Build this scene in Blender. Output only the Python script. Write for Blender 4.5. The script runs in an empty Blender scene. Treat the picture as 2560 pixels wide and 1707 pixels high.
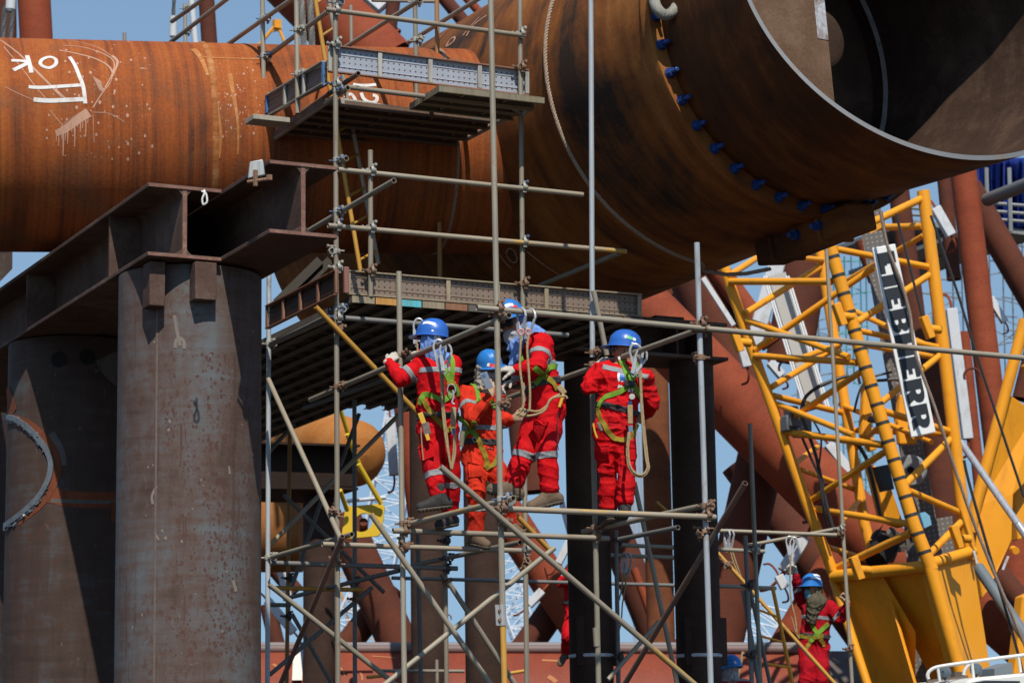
import bpy, math, random
import numpy as np
from mathutils import Vector, Matrix
from mathutils.bvhtree import BVHTree

random.seed(7)
RNG = np.random.default_rng(7)
SC = bpy.context.scene
COL = SC.collection

# ------------------------------------------------------------------ camera
FPX, CXP, CYP = 6616.0, 1280.0, 853.5          # focal length and centre in pixels of a 2560 px wide frame
PITCH, ROLL, YAW = math.radians(10.333), math.radians(.889), math.radians(25.868)
CAMP = np.array([0.0, 0.0, 1.6])
_c, _s = math.cos(PITCH), math.sin(PITCH)
_r = np.array([[math.cos(ROLL), math.sin(ROLL), 0], [-math.sin(ROLL), math.cos(ROLL), 0], [0, 0, 1]])
CM = _r @ np.array([[1, 0, 0], [0, _s, -_c], [0, _c, _s]])
cam_d = bpy.data.cameras.new('camera')
cam = bpy.data.objects.new('camera', cam_d)
COL.objects.link(cam)
cam_d.sensor_width = 36.0
cam_d.lens = 36.0 * FPX / 2560.0
cam_d.clip_end = 5000
cam.matrix_world = Matrix(((CM[0][0], -CM[1][0], -CM[2][0], CAMP[0]), (CM[0][1], -CM[1][1], -CM[2][1], CAMP[1]),
                           (CM[0][2], -CM[1][2], -CM[2][2], CAMP[2]), (0, 0, 0, 1)))
cam_d.dof.use_dof = True
cam_d.dof.focus_distance = 22.6
cam_d.dof.aperture_fstop = 4.0
SC.camera = cam

# ------------------------------------------------------------------ sky, sun, exposure
SUND = Vector((.10, -.60, .79)).normalized()
W = bpy.data.worlds.new('World')
SC.world = W
W.use_nodes = True
nt = W.node_tree
sky = nt.nodes.new('ShaderNodeTexSky')
sky.sky_type = 'NISHITA'
sky.sun_disc = False
sky.sun_elevation = math.asin(SUND.z)
sky.sun_rotation = math.atan2(SUND.x, SUND.y)
sky.air_density = 1.4
sky.dust_density = .1
sky.ozone_density = 4.5
bg = nt.nodes['Background']
bg.inputs[1].default_value = .105
nt.links.new(sky.outputs[0], bg.inputs[0])
wc = nt.nodes.new('ShaderNodeTexCoord'); wm = nt.nodes.new('ShaderNodeMapping'); wm.vector_type = 'POINT'   # sky lookup flattened and lifted: a milder brightening at the horizon
wm.inputs['Scale'].default_value = (1, 1, .35); wm.inputs['Location'].default_value = (0, 0, .19)
wn = nt.nodes.new('ShaderNodeVectorMath'); wn.operation = 'NORMALIZE'
nt.links.new(wc.outputs['Generated'], wm.inputs[0]); nt.links.new(wm.outputs[0], wn.inputs[0]); nt.links.new(wn.outputs[0], sky.inputs[0])
sun_d = bpy.data.lights.new('sun', 'SUN')
sun_d.energy = 5.0
sun_d.angle = math.radians(.53)
sun_d.color = (1, .94, .84)
sun = bpy.data.objects.new('sun', sun_d)
COL.objects.link(sun)
sun.rotation_euler = SUND.to_track_quat('Z', 'Y').to_euler()
sun.location = (0, 0, 60)
SC.view_settings.view_transform = 'Standard'
SC.view_settings.look = 'None'
SC.view_settings.exposure = 0.0
SC.view_settings.gamma = 1.0

# ------------------------------------------------------------------ frames: pixel -> point at a real distance
UA = np.array([math.cos(YAW), math.sin(YAW), 0])   # along the scaffold front
UB = np.array([-math.sin(YAW), math.cos(YAW), 0])  # into the depth
UZ = np.array([0, 0, 1.0])
def ray(x, y): return CM.T @ np.array([(x - CXP) / FPX, (y - CYP) / FPX, 1.0])
def at(x, y, Y):
    r = ray(x, y); return CAMP + r * (Y / r[1])
def onv(x, y, v):
    r = ray(x, y); return CAMP + r * (v / (r @ UB))
def onu(x, y, u):
    r = ray(x, y); return CAMP + r * (u / (r @ UA))
def onz(x, y, z):
    r = ray(x, y); return CAMP + r * ((z - CAMP[2]) / r[2])
def uvz(u, v, z): return UA * u + UB * v + UZ * z
def pxsize(px, Y): return px / FPX * Y
U0, U1 = 9.05, 10.93
V0, V1, V2, V3 = 18.95, 20.87, 22.37, 24.25

# ------------------------------------------------------------------ objects
def tag(o, label=None, cat=None, group=None, kind=None):
    if label: o['label'] = label
    if cat: o['category'] = cat
    if group: o['group'] = group
    if kind: o['kind'] = kind
    return o
def thing(name, loc, label, cat, group=None):
    o = bpy.data.objects.new(name, None)
    o.empty_display_size = .1
    COL.objects.link(o)
    o.location = Vector(loc)
    return tag(o, label, cat, group)
def nrm(a):
    a = np.asarray(a, float); return a / (np.linalg.norm(a) + 1e-12)
def basis(z, hint=(0, 0, 1)):
    z = nrm(z); h = np.asarray(hint, float)
    if abs(nrm(h) @ z) > .98: h = np.array([1.0, 0, 0]) if abs(z[0]) < .9 else np.array([0, 1.0, 0])
    x = nrm(np.cross(h, z)); return x, np.cross(z, x), z
class MB:
    """collects shapes in world space and links them as one mesh object"""
    def __init__(s): s.v = []; s.f = []; s.m = []; s.cur = 0
    def add(s, vs, fs):
        b = len(s.v); s.v += [tuple(map(float, p)) for p in vs]
        s.f += [tuple(i + b for i in f) for f in fs]; s.m += [s.cur] * len(fs); return s
    def tube(s, p, q, r, n=12, r2=None, cap=True):
        p, q = np.array(p, float), np.array(q, float); x, y, z = basis(q - p); r2 = r if r2 is None else r2
        vs = []
        for c, rr in ((p, r), (q, r2)):
            for k in range(n):
                a = 2 * math.pi * k / n; vs.append(c + rr * (math.cos(a) * x + math.sin(a) * y))
        fs = [(k, (k + 1) % n, n + (k + 1) % n, n + k) for k in range(n)]
        if cap: fs += [tuple(range(n - 1, -1, -1)), tuple(range(n, 2 * n))]
        return s.add(vs, fs)
    def path(s, pts, r, n=8, closed=False, rs=None):
        pts = [np.array(p, float) for p in pts]; m = len(pts); vs = []; fs = []; px = None
        for i, p in enumerate(pts):
            a = pts[i - 1] if (i or closed) else p; b = pts[(i + 1) % m] if (i < m - 1 or closed) else p
            t = nrm(b - a)
            if px is None: x, y, _ = basis(t)
            else: x = nrm(px - t * (px @ t)); y = np.cross(t, x)
            px = x; rr = rs[i] if rs is not None else r
            for k in range(n):
                an = 2 * math.pi * k / n; vs.append(p + rr * (math.cos(an) * x + math.sin(an) * y))
        for i in range(m if closed else m - 1):
            j = (i + 1) % m
            fs += [(i * n + k, i * n + (k + 1) % n, j * n + (k + 1) % n, j * n + k) for k in range(n)]
        if not closed: fs += [tuple(range(n - 1, -1, -1)), tuple((m - 1) * n + k for k in range(n))]
        return s.add(vs, fs)
    def box(s, c, ax, ay, az, hx, hy, hz):
        c = np.array(c, float); ax, ay, az = nrm(ax), nrm(ay), nrm(az)
        vs = [c + i * hx * ax + j * hy * ay + k * hz * az for i in (-1, 1) for j in (-1, 1) for k in (-1, 1)]
        return s.add(vs, [(0, 1, 3, 2), (4, 6, 7, 5), (0, 4, 5, 1), (2, 3, 7, 6), (0, 2, 6, 4), (1, 5, 7, 3)])
    def bar(s, p, q, w, h, up=(0, 0, 1)):
        p, q = np.array(p, float), np.array(q, float); x, y, z = basis(q - p, up)
        return s.box((p + q) / 2, x, y, z, w / 2, h / 2, np.linalg.norm(q - p) / 2)
    def prism(s, pts, d):
        n = len(pts); d = np.array(d, float); pts = [np.array(p, float) for p in pts]
        vs = pts + [p + d for p in pts]
        return s.add(vs, [tuple(range(n)), tuple(range(2 * n - 1, n - 1, -1))] + [(k, k + n, (k + 1) % n + n, (k + 1) % n) for k in range(n)])
    def lathe(s, prof, o, z, n=48, a0=0, a1=2 * math.pi, hint=(0, 0, 1)):
        x, y, z = basis(z, hint); o = np.array(o, float); full = abs(a1 - a0 - 2 * math.pi) < 1e-6
        m = n if full else n + 1; vs = []; fs = []
        for r, h in prof:
            for k in range(m):
                a = a0 + (a1 - a0) * k / n; vs.append(o + z * h + r * (math.cos(a) * x + math.sin(a) * y))
        for i in range(len(prof) - 1):
            for k in range(n):
                k2 = (k + 1) % m
                fs.append((i * m + k, i * m + k2, (i + 1) * m + k2, (i + 1) * m + k))
        return s.add(vs, fs)
    def build(s, name, mats, parent=None, smooth=40, M=None, bevel=0):
        """M: world matrix of the object's own frame (default: at the centre of its vertices)"""
        me = bpy.data.meshes.new(name)
        V = np.array(s.v)
        if M is None: M = Matrix.Translation(Vector(V.mean(0)))
        Mi = np.array(M.inverted()); L = V @ Mi[:3, :3].T + Mi[:3, 3]
        me.from_pydata(L.tolist(), [], s.f)
        if not isinstance(mats, (list, tuple)): mats = [mats]
        for m in mats: me.materials.append(m)
        if len(mats) > 1: me.polygons.foreach_set('material_index', s.m)
        import bmesh
        bm = bmesh.new(); bm.from_mesh(me); bmesh.ops.recalc_face_normals(bm, faces=bm.faces)
        if smooth:
            ca = math.radians(smooth)
            for f in bm.faces: f.smooth = True
            for e in bm.edges:
                if len(e.link_faces) == 2 and e.calc_face_angle(0) > ca: e.smooth = False
        bm.to_mesh(me); bm.free()
        o = bpy.data.objects.new(name, me); COL.objects.link(o)
        if parent is not None:
            o.parent = parent
            pw = parent.get('_w'); PM = Matrix([pw[i * 4:i * 4 + 4] for i in range(4)]) if pw else Matrix.Translation(parent.location)
            o.matrix_basis = PM.inverted() @ M
        else: o.matrix_basis = M
        o['_w'] = [c for row in M for c in row]
        if bevel:
            b = o.modifiers.new('bevel', 'BEVEL'); b.width = bevel; b.segments = 2; b.limit_method = 'ANGLE'; b.angle_limit = .6
        return o
def axisM(p, q, hint=(0, 0, 1)):
    x, y, z = basis(np.array(q) - np.array(p), hint)
    return Matrix(((x[0], y[0], z[0], p[0]), (x[1], y[1], z[1], p[1]), (x[2], y[2], z[2], p[2]), (0, 0, 0, 1)))
def spline(pts, n=8):
    P = [np.array(p, float) for p in pts]
    if len(P) < 3: return P
    out = []
    for i in range(len(P) - 1):
        a, b, c, d = P[max(i - 1, 0)], P[i], P[i + 1], P[min(i + 2, len(P) - 1)]
        for k in range(n):
            t = k / n
            out.append(.5 * (2 * b + (c - a) * t + (2 * a - 5 * b + 4 * c - d) * t * t + (3 * b - a - 3 * c + d) * t ** 3))
    return out + [P[-1]]

# ------------------------------------------------------------------ materials
class NG:
    def __init__(s, name):
        s.mat = bpy.data.materials.new(name); s.mat.use_nodes = True; s.t = s.mat.node_tree
        s.b = s.t.nodes['Principled BSDF']
    def n(s, typ, **kw):
        nd = s.t.nodes.new(typ)
        for k, v in kw.items():
            if k.startswith('i_'):
                key = k[2:]; nd.inputs[int(key) if key.isdigit() else key].default_value = v
            else: setattr(nd, k, v)
        return nd
    def l(s, a, b): s.t.links.new(a, b)
    def coord(s, scale=(1, 1, 1), kind='Object'):
        tc = s.n('ShaderNodeTexCoord'); mp = s.n('ShaderNodeMapping'); mp.inputs['Scale'].default_value = scale
        s.l(tc.outputs[kind], mp.inputs[0])
        oi = s.n('ShaderNodeObjectInfo'); ad = s.n('ShaderNodeVectorMath', operation='MULTIPLY_ADD')
        s.l(oi.outputs['Random'], ad.inputs[0]); ad.inputs[1].default_value = (37, 17, 71); s.l(mp.outputs[0], ad.inputs[2])
        return ad.outputs[0]
    def noise(s, vec, scale, detail=5, rough=.6, dist=0):
        nd = s.n('ShaderNodeTexNoise'); nd.inputs['Scale'].default_value = scale; nd.inputs['Detail'].default_value = detail
        nd.inputs['Roughness'].default_value = rough; nd.inputs['Distortion'].default_value = dist
        s.l(vec, nd.inputs['Vector']); return nd.outputs[0]
    def ramp(s, fac, stops):
        r = s.n('ShaderNodeValToRGB'); e = r.color_ramp.elements
        while len(e) < len(stops): e.new(.5)
        for i, (p, c) in enumerate(stops):
            e[i].position = p; e[i].color = (c if isinstance(c, tuple) else (c, c, c)) + (1,)
        s.l(fac, r.inputs[0]); return r.outputs[0]
    def mix(s, fac, a, b, mode='MIX'):
        m = s.n('ShaderNodeMix', data_type='RGBA', blend_type=mode)
        for sock, v in ((m.inputs[0], fac), (m.inputs[6], a), (m.inputs[7], b)):
            if isinstance(v, bpy.types.NodeSocket): s.l(v, sock)
            elif isinstance(v, tuple): sock.default_value = v + (1,)
            else: sock.default_value = v
        return m.outputs[2]
    def fin(s, col, rough=.8, metal=0, bump=None, bs=.3, bd=.01, spec=.3):
        if isinstance(col, tuple): s.b.inputs['Base Color'].default_value = col + (1,)
        else: s.l(col, s.b.inputs['Base Color'])
        if isinstance(rough, bpy.types.NodeSocket): s.l(rough, s.b.inputs['Roughness'])
        else: s.b.inputs['Roughness'].default_value = rough
        s.b.inputs['Metallic'].default_value = metal
        s.b.inputs['Specular IOR Level'].default_value = spec
        if bump is not None:
            bn = s.n('ShaderNodeBump'); bn.inputs['Strength'].default_value = bs; bn.inputs['Distance'].default_value = bd
            s.l(bump, bn.inputs['Height']); s.l(bn.outputs[0], s.b.inputs['Normal'])
        return s.mat

def m_rust(name, dark, mid, hi, ring=3.0, along=.35, grey=None, blot=1.2, spread=(.3, .52, .72), rough=.82, fleck=.0, fine=.22, gr=(.55, 1.3), dist=.25):
    """weathered steel pipe; the object's own z runs along the pipe, streaks run round it"""
    g = NG(name)
    a = g.noise(g.coord((along, along, ring)), 1.0, 8, .68, dist)
    b = g.noise(g.coord((1, 1, 1)), blot, 7, .65, .6)
    c = g.noise(g.coord((along * 2, along * 2, ring * 9)), 1.0, 4, .6)
    f = g.mix(.42, a, b); f = g.mix(fine, f, c)
    col = g.ramp(f, [(spread[0], dark), (spread[1], mid), (spread[2], hi)])
    if grey:
        gm = g.ramp(g.noise(g.coord((1, 1, .8)), .9, 8, .7, .8), [(.5, 0.0), (.66, .8)])
        col = g.mix(gm, col, g.mix(b, tuple(x * .7 for x in grey), grey))
    grain = g.noise(g.coord((1, 1, 1)), 34, 4, .7)
    col = g.mix(.5, col, g.ramp(grain, [(.3, gr[0]), (.7, gr[1])]), 'MULTIPLY')
    if fleck:
        fl = g.ramp(g.noise(g.coord((1, 1, 1)), 9, 6, .75, 1.0), [(.66, 0.0), (.72, fleck)])
        col = g.mix(fl, col, (.42, .33, .25))
    return g.fin(col, rough, 0, g.mix(.5, f, grain), .35, .012, .12)
def m_mill(name, grey, brown, dark, rust, amt=.5):
    """plate steel: blue grey mill scale, brown patches stretched downwards, brushed lines across, rust specks"""
    g = NG(name)
    a = g.noise(g.coord((1.3, 1.3, .28)), 1.2, 7, .68, .8); b = g.noise(g.coord((1.5, 1.5, 11)), 1.0, 5, .65, .3); c = g.noise(g.coord((1, 1, .6)), 2.6, 9, .74, .6); e = g.noise(g.coord((1, 1, .9)), .55, 4, .6, .5)
    f = g.mix(.28, g.mix(.42, a, c), b)
    col = g.ramp(f, [(.36, dark), (.36 + .22 * amt, brown), (.60, grey), (.74, tuple(x * 1.3 for x in grey))])
    sp = g.noise(g.coord((1, 1, .8)), 15, 7, .8, .4); mask = g.ramp(e, [(.44, 0.0), (.60, 1.0)])
    spk = g.mix(1.0, g.ramp(sp, [(.54, 0.0), (.60, .85)]), mask, 'MULTIPLY'); col = g.mix(spk, col, rust)
    pale = g.mix(1.0, g.ramp(g.noise(g.coord((2, 2, 1)), 4, 9, .78, 1.2), [(.60, 0.0), (.70, .55)]), g.ramp(a, [(.45, 1.0), (.6, 0.0)]), 'MULTIPLY'); col = g.mix(pale, col, (.24, .19, .155))
    ln = g.ramp(g.noise(g.coord((9, 9, .5)), 1.3, 5, .7), [(.60, 0.0), (.68, .6)]); col = g.mix(ln, col, dark)
    return g.fin(col, .72, 0, g.mix(.5, c, sp), .3, .010, .18)
def m_paint(name, col, rough=.45, var=.18, dirt=None, scale=2.5, spec=.4):
    g = NG(name)
    v = g.noise(g.coord(), scale, 6, .65, .4)
    c = g.mix(v, tuple(x * (1 - var) for x in col), tuple(min(1, x * (1 + var)) for x in col))
    if dirt:
        d = g.ramp(g.noise(g.coord((1, 1, .35)), scale * 2.2, 8, .72, .6), [(.52, 0.0), (.68, .75)])
        c = g.mix(d, c, dirt)
    return g.fin(c, rough, 0, v, .1, .01, spec)
def m_tube(name, base, patch=None, amount=.5, rough=.6, var=.25):
    g = NG(name)
    v = g.noise(g.coord((6, 6, 1.3)), 1.5, 7, .7, .3)
    oi = g.n('ShaderNodeObjectInfo')
    c = g.mix(v, tuple(x * (1 - var) for x in base), tuple(x * (1 + var) for x in base))
    st = g.noise(g.coord((18, 18, .7)), 2.0, 4, .6)
    c = g.mix(g.ramp(st, [(.45, 0.0), (.7, .55)]), c, tuple(x * .55 for x in base))
    if patch:
        p = g.ramp(g.noise(g.coord((5, 5, .9)), 1.1, 8, .72, .5), [(1 - amount - .03, 0.0), (1 - amount + .04, 1.0)])
        c = g.mix(p, c, patch)
    rs = g.ramp(g.noise(g.coord((8, 8, 3)), 1.6, 8, .75), [(.56, 0.0), (.70, .7)]); sp_ = g.ramp(g.noise(g.coord((9, 9, 9)), 2.5, 5, .8), [(.66, 0.0), (.70, .6)]); c = g.mix(sp_, c, (.46, .43, .36))
    c = g.mix(rs, c, (.20, .10, .05))
    c = g.mix(.55, c, g.ramp(oi.outputs['Random'], [(0, .72), (1, 1.22)]), 'MULTIPLY')
    return g.fin(c, rough, .15, v, .15, .004, .4)
def m_perf(name, base, dot, dx, dy, r, rust=None, ramt=.5):
    """pressed sheet with rows of holes; x along the sheet, y across it"""
    g = NG(name)
    tc = g.n('ShaderNodeTexCoord'); sp = g.n('ShaderNodeSeparateXYZ'); g.l(tc.outputs['Object'], sp.inputs[0])
    def cell(sock, d):
        a = g.n('ShaderNodeMath', operation='DIVIDE'); g.l(sock, a.inputs[0]); a.inputs[1].default_value = d
        b = g.n('ShaderNodeMath', operation='FRACT'); g.l(a.outputs[0], b.inputs[0])
        c = g.n('ShaderNodeMath', operation='SUBTRACT'); g.l(b.outputs[0], c.inputs[0]); c.inputs[1].default_value = .5
        e = g.n('ShaderNodeMath', operation='MULTIPLY'); g.l(c.outputs[0], e.inputs[0]); e.inputs[1].default_value = d
        f = g.n('ShaderNodeMath', operation='POWER'); g.l(e.outputs[0], f.inputs[0]); f.inputs[1].default_value = 2
        return f.outputs[0]
    ad = g.n('ShaderNodeMath', operation='ADD'); g.l(cell(sp.outputs[0], dx), ad.inputs[0]); g.l(cell(sp.outputs[1], dy), ad.inputs[1])
    lt = g.n('ShaderNodeMath', operation='LESS_THAN'); g.l(ad.outputs[0], lt.inputs[0]); lt.inputs[1].default_value = r * r
    v = g.noise(g.coord(), 4, 7, .7, .5)
    c = g.mix(v, tuple(x * .75 for x in base), tuple(x * 1.2 for x in base))
    if rust: c = g.mix(g.ramp(g.noise(g.coord((1, 1, 1)), 2.6, 8, .72, .6), [(1 - ramt - .05, 0.0), (1 - ramt + .08, .9)]), c, rust)
    c = g.mix(lt.outputs[0], c, dot)
    return g.fin(c, .55, .25, v, .15, .004)
def m_cloth(name, col, rough=.85, var=.12, scale=9, crease=8):
    g = NG(name)
    v = g.noise(g.coord(), scale, 5, .6, .3); w = g.noise(g.coord(), 160, 2, .5)
    c = g.mix(v, tuple(x * (1 - var) for x in col), tuple(min(1, x * (1 + var)) for x in col))
    d = g.ramp(g.noise(g.coord(), 3.5, 7, .7, .8), [(.5, 0.0), (.8, .42)])
    c = g.mix(d, c, tuple(x * .38 + .025 for x in col))
    cr = g.noise(g.coord((1, 1, .6)), crease, 3, .55, 1.6); ab = g.n('ShaderNodeMath', operation='ABSOLUTE'); sb = g.n('ShaderNodeMath', operation='SUBTRACT'); g.l(cr, sb.inputs[0]); sb.inputs[1].default_value = .5; g.l(sb.outputs[0], ab.inputs[0])
    m = g.fin(c, rough, 0, g.mix(.12, ab.outputs[0], w), .8 if crease > 1 else .25, .03, .06)
    return m

def hit_cyl(P0, ax, R, far=False):
    P0 = np.array(P0, float); ax = nrm(ax)
    def f(x, y):
        r = ray(x, y); rp = r - ax * (r @ ax); w = CAMP - P0; wp = w - ax * (w @ ax)
        a = rp @ rp; b = 2 * rp @ wp; c = wp @ wp - R * R; D = b * b - 4 * a * c
        if D < 0: return None
        p = CAMP + r * ((-b + (1 if far else -1) * math.sqrt(D)) / 2 / a)
        q = p - P0; n = nrm(q - ax * (q @ ax)); return p, n
    return f
def hit_bvh(bvh):
    def f(x, y):
        r = nrm(ray(x, y)); h = bvh.ray_cast(Vector(CAMP), Vector(r))
        if h[0] is None: return None
        n = np.array(h[1]);
        if n @ r > 0: n = -n
        return np.array(h[0]), n
    return f
def ribbon(mb, hit, px, width, off=.004, thick=.004, n=6, w2=None, smooth=True):
    """a flat strap laid on a surface along a path"""
    pts = spline([np.array([p[0], p[1], 0.]) for p in px], n) if smooth else [np.array([p[0], p[1], 0.]) for p in px]
    H = [(hit(p[0], p[1])) for p in pts]
    good = [i for i, h in enumerate(H) if h is not None]
    if len(good) < 2: return
    P = []; N = []
    for i, p in enumerate(pts):
        if H[i] is not None: P.append(H[i][0] + H[i][1] * off); N.append(H[i][1])
        else:
            j = min(good, key=lambda g: abs(g - i)); r = ray(p[0], p[1])
            P.append(CAMP + r * (H[j][0][1] / r[1])); N.append(H[j][1])
    P = np.array(P); N = np.array(N); m = len(P)
    for _ in range(2):
        N[1:-1] = (N[:-2] + N[1:-1] * 2 + N[2:]) / 4
        if smooth: P[1:-1] = (P[:-2] + P[1:-1] * 2 + P[2:]) / 4
    vs = []; fs = []
    for i in range(m):
        t = nrm(P[min(i + 1, m - 1)] - P[max(i - 1, 0)]); nn = nrm(N[i] - t * (N[i] @ t)); s = np.cross(t, nn)
        w = width if w2 is None else width + (w2 - width) * i / (m - 1)
        for a, b in ((-1, 0), (1, 0), (1, 1), (-1, 1)): vs.append(P[i] + s * a * w / 2 + nn * b * thick)
    for i in range(m - 1):
        for k in range(4): fs.append((i * 4 + k, i * 4 + (k + 1) % 4, i * 4 + 4 + (k + 1) % 4, i * 4 + 4 + k))
    fs += [(3, 2, 1, 0), tuple((m - 1) * 4 + k for k in range(4))]
    mb.add(vs, fs)

# ------------------------------------------------------------------ shared materials
RUST_A = m_rust('rust_orange', (.075, .034, .020), (.27, .070, .020), (.40, .125, .030), ring=2.8, along=.13, spread=(.37, .49, .66), fine=.30, dist=.9, blot=1.0, grey=(.19, .085, .042))
RUST_C = m_rust('rust_brown', (.022, .014, .011), (.10, .036, .013), (.36, .13, .03), ring=.9, along=.28, spread=(.37, .50, .70), blot=.7, fine=.10, gr=(.7, 1.2))
RUST_PL = m_rust('rust_plate', (.06, .034, .022), (.13, .075, .045), (.24, .16, .11), ring=.6, along=.9, spread=(.3, .5, .72))
RUST_IN = m_rust('rust_inside_shade', (.022, .014, .011), (.055, .032, .022), (.16, .10, .068), ring=.6, along=.9, spread=(.3, .5, .72))  # shade inside the can is deepened in this colour
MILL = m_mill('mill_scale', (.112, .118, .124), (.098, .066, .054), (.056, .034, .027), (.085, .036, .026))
MILL_D = m_mill('mill_scale_dark', (.066, .064, .064), (.060, .038, .030), (.034, .021, .017), (.075, .030, .018), .75)  # darker copy of MILL: the column's shade is deepened in the colour
BEAMM = m_rust('beam_steel', (.055, .031, .024), (.095, .058, .045), (.17, .125, .10), ring=.7, along=1.0, spread=(.34, .5, .66), blot=1.6)
BEAM_EDGE = m_rust('flame_cut_edge', (.12, .06, .045), (.20, .105, .08), (.34, .22, .17), ring=9, along=2, spread=(.3, .5, .66), blot=5)
REDPIPE = m_rust('red_oxide', (.13, .030, .016), (.25, .055, .025), (.33, .085, .034), ring=.7, along=.5, spread=(.3, .5, .72), blot=.8, rough=.7)
REDDARK = m_rust('red_oxide_dark', (.060, .024, .018), (.11, .036, .022), (.17, .05, .028), ring=.5, along=.5, spread=(.3, .5, .72), blot=.7)
COLD = m_rust('column_shade_brown', (.026, .015, .012), (.048, .027, .020), (.085, .052, .040), ring=.5, along=.8, spread=(.3, .48, .68), blot=1.0)  # brown lowered to stand for the shade of deck and can
WELD = m_paint('weld_bead', (.30, .20, .14), .6, .4, (.12, .05, .02), 9)
WHITEP = m_paint('white_marker_paint', (.58, .56, .53), .8, .2, (.36, .22, .15), 5)
SMEAR = m_paint('pale_dirt_smear', (.44, .25, .17), .9, .25, (.34, .13, .06), 7)
ORANGEP = m_paint('fresh_rust_weld', (.38, .14, .035), .9, .5, (.50, .34, .18), 11)
PRIMER = m_paint('pale_primer', (.50, .53, .57), .6, .25, (.20, .13, .09), 4)
BLUEB = m_paint('blue_coated_bolt', (.014, .055, .22), .38, .4, (.03, .03, .04), 14, .4)
GRITTY = m_paint('cut_slag', (.10, .115, .13), .45, .5, (.05, .04, .035), 14, .5)
HOLE = m_paint('dark_opening', (.008, .007, .006), .9)

RUST_L = m_rust('rust_banded', (.040, .026, .019), (.21, .072, .020), (.40, .17, .045), ring=.95, along=.22, spread=(.40, .50, .66), blot=.9, fine=.14, gr=(.7, 1.2), dist=.6)
# ------------------------------------------------------------------ ground
g = NG('yard_ground')
v = g.noise(g.coord((1, 1, 1)), .35, 9, .7); v2 = g.noise(g.coord((1, 1, 1)), 9, 5, .7)
GRAVEL = g.fin(g.ramp(g.mix(.4, v, v2), [(.35, (.035, .027, .020)), (.6, (.07, .055, .042))]), .95, 0, v2, .4, .03)
mb = MB(); S = 1500
mb.add([(-S, -200, 0), (S, -200, 0), (S, 2600, 0), (-S, 2600, 0)], [(0, 1, 2, 3)])
tag(mb.build('ground', GRAVEL, smooth=0), 'dark trodden earth of the fabrication yard', None, None, 'structure')

KS = .846
Zk = lambda z: 1.6 + (z - 1.6) * KS
# ------------------------------------------------------------------ the near jacket frame: big leg can with its brace pipe
CO = np.array([3.416 * KS, 29.295 * KS, Zk(10.483)]); CD = nrm((.52952689, -.84674692, .05119492))
E1 = nrm((-.84785874, -.53022218, 0)); E2 = nrm((-.02714468, .04340606, .99868868))
CK = 1.085 * KS
def canp(r, th, t): return CO + CD * t + r * (math.cos(th) * E1 + math.sin(th) * E2)
def rimt(th): return CK * (2.008 - .492 * math.cos(th) - .373 * math.sin(th))
JK = thing('jacket_frame', (float(CO[0]), float(CO[1]), float(CO[2]) - 1.9), 'huge rusty tubular frame lying overhead: open ended can with blue bolts and side pipe', 'steel frame')
MCAN = axisM(CO, CO + CD)
NSEG = 160
def ringverts(r, tf):
    return [canp(r, 2 * math.pi * k / NSEG, tf(2 * math.pi * k / NSEG)) for k in range(NSEG)]
def shell(profile):
    mb = MB(); vs = []; fs = []
    for r, tf in profile: vs += ringverts(r, tf)
    m = len(profile)
    for i in range(m - 1):
        fs += [(i * NSEG + k, i * NSEG + (k + 1) % NSEG, (i + 1) * NSEG + (k + 1) % NSEG, (i + 1) * NSEG + k) for k in range(NSEG)]
    mb.add(vs, fs); return mb
K = lambda t: (lambda th: t * KS)
RL, RG, RR = 2.165 * KS, 2.045 * KS, 2.232 * KS
can = shell([(RL, K(-9.5)), (RL, K(-4.6)), (RL, K(-.16)), (RL + .022, K(-.15)), (RL + .022, K(-.02)), (RL + .015, K(0)), (RG - .03, K(0))]).build('leg_can', [RUST_L], JK, M=MCAN)
lo = lambda f: (lambda th: .26 + (rimt(th) - .26) * f)
endcan = shell([(RG - .02, K(-.01)), (RG, K(.12)), (2.10 * KS, K(.55)), (2.17 * KS, lo(.55)), (RR, rimt)]).build('end_can', [RUST_C], JK, M=MCAN)
shell([(RR + .001, rimt), (RR - .042, lambda th: rimt(th) + .003), (RR - .044, lambda th: rimt(th) - .02)]).build('rim', [m_paint('ground_rim', (.17, .175, .18), .6, .4, (.22, .11, .04), 1.2)], endcan, M=MCAN)
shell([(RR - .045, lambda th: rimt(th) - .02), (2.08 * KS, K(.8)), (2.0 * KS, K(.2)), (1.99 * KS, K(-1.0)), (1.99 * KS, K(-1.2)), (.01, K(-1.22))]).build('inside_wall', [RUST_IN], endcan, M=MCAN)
mb = MB(); mb.path([canp(1.98 * KS, 2 * math.pi * k / 90, -.95 * KS) for k in range(90)], .03, 6, True)
mb.build('weld_seam', [m_paint('ground_weld', (.22, .20, .19), .5, .5, (.06, .04, .03), 9)], endcan)
# stiffener plate standing inside the open end, with a stub pipe behind it
def onplane(x, y, t):
    r = ray(x, y); return CAMP + r * (((CO + CD * t - CAMP) @ CD) / (r @ CD))
def e12(p): return np.array([(p - CO) @ E1, (p - CO) @ E2])
tp = .95 * KS
a, b = e12(onplane(2060, 0, tp)), e12(onplane(2087, 262, tp)); dd = (b - a) / np.linalg.norm(b - a)
hi, lo_ = a - dd * .9, b + dd * .30
poly = [hi, lo_]
for k in range(13):
    th = math.radians(-62 + 10 * k); poly.append(np.array([math.cos(th), math.sin(th)]) * 2.06 * KS)
mb = MB(); mb.prism([CO + CD * tp + E1 * p[0] + E2 * p[1] for p in poly], -CD * .05)
mb.build('stiffener_plate', [RUST_PL], endcan, M=MCAN)
g = NG('brushed_primer'); f = g.ramp(g.noise(g.coord((1, 1, 1)), 6, 6, .7, .5), [(.35, 0.0), (.6, .9)])
EDGEP = g.fin(g.mix(f, (.16, .10, .07), (.50, .53, .58)), .6)
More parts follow.
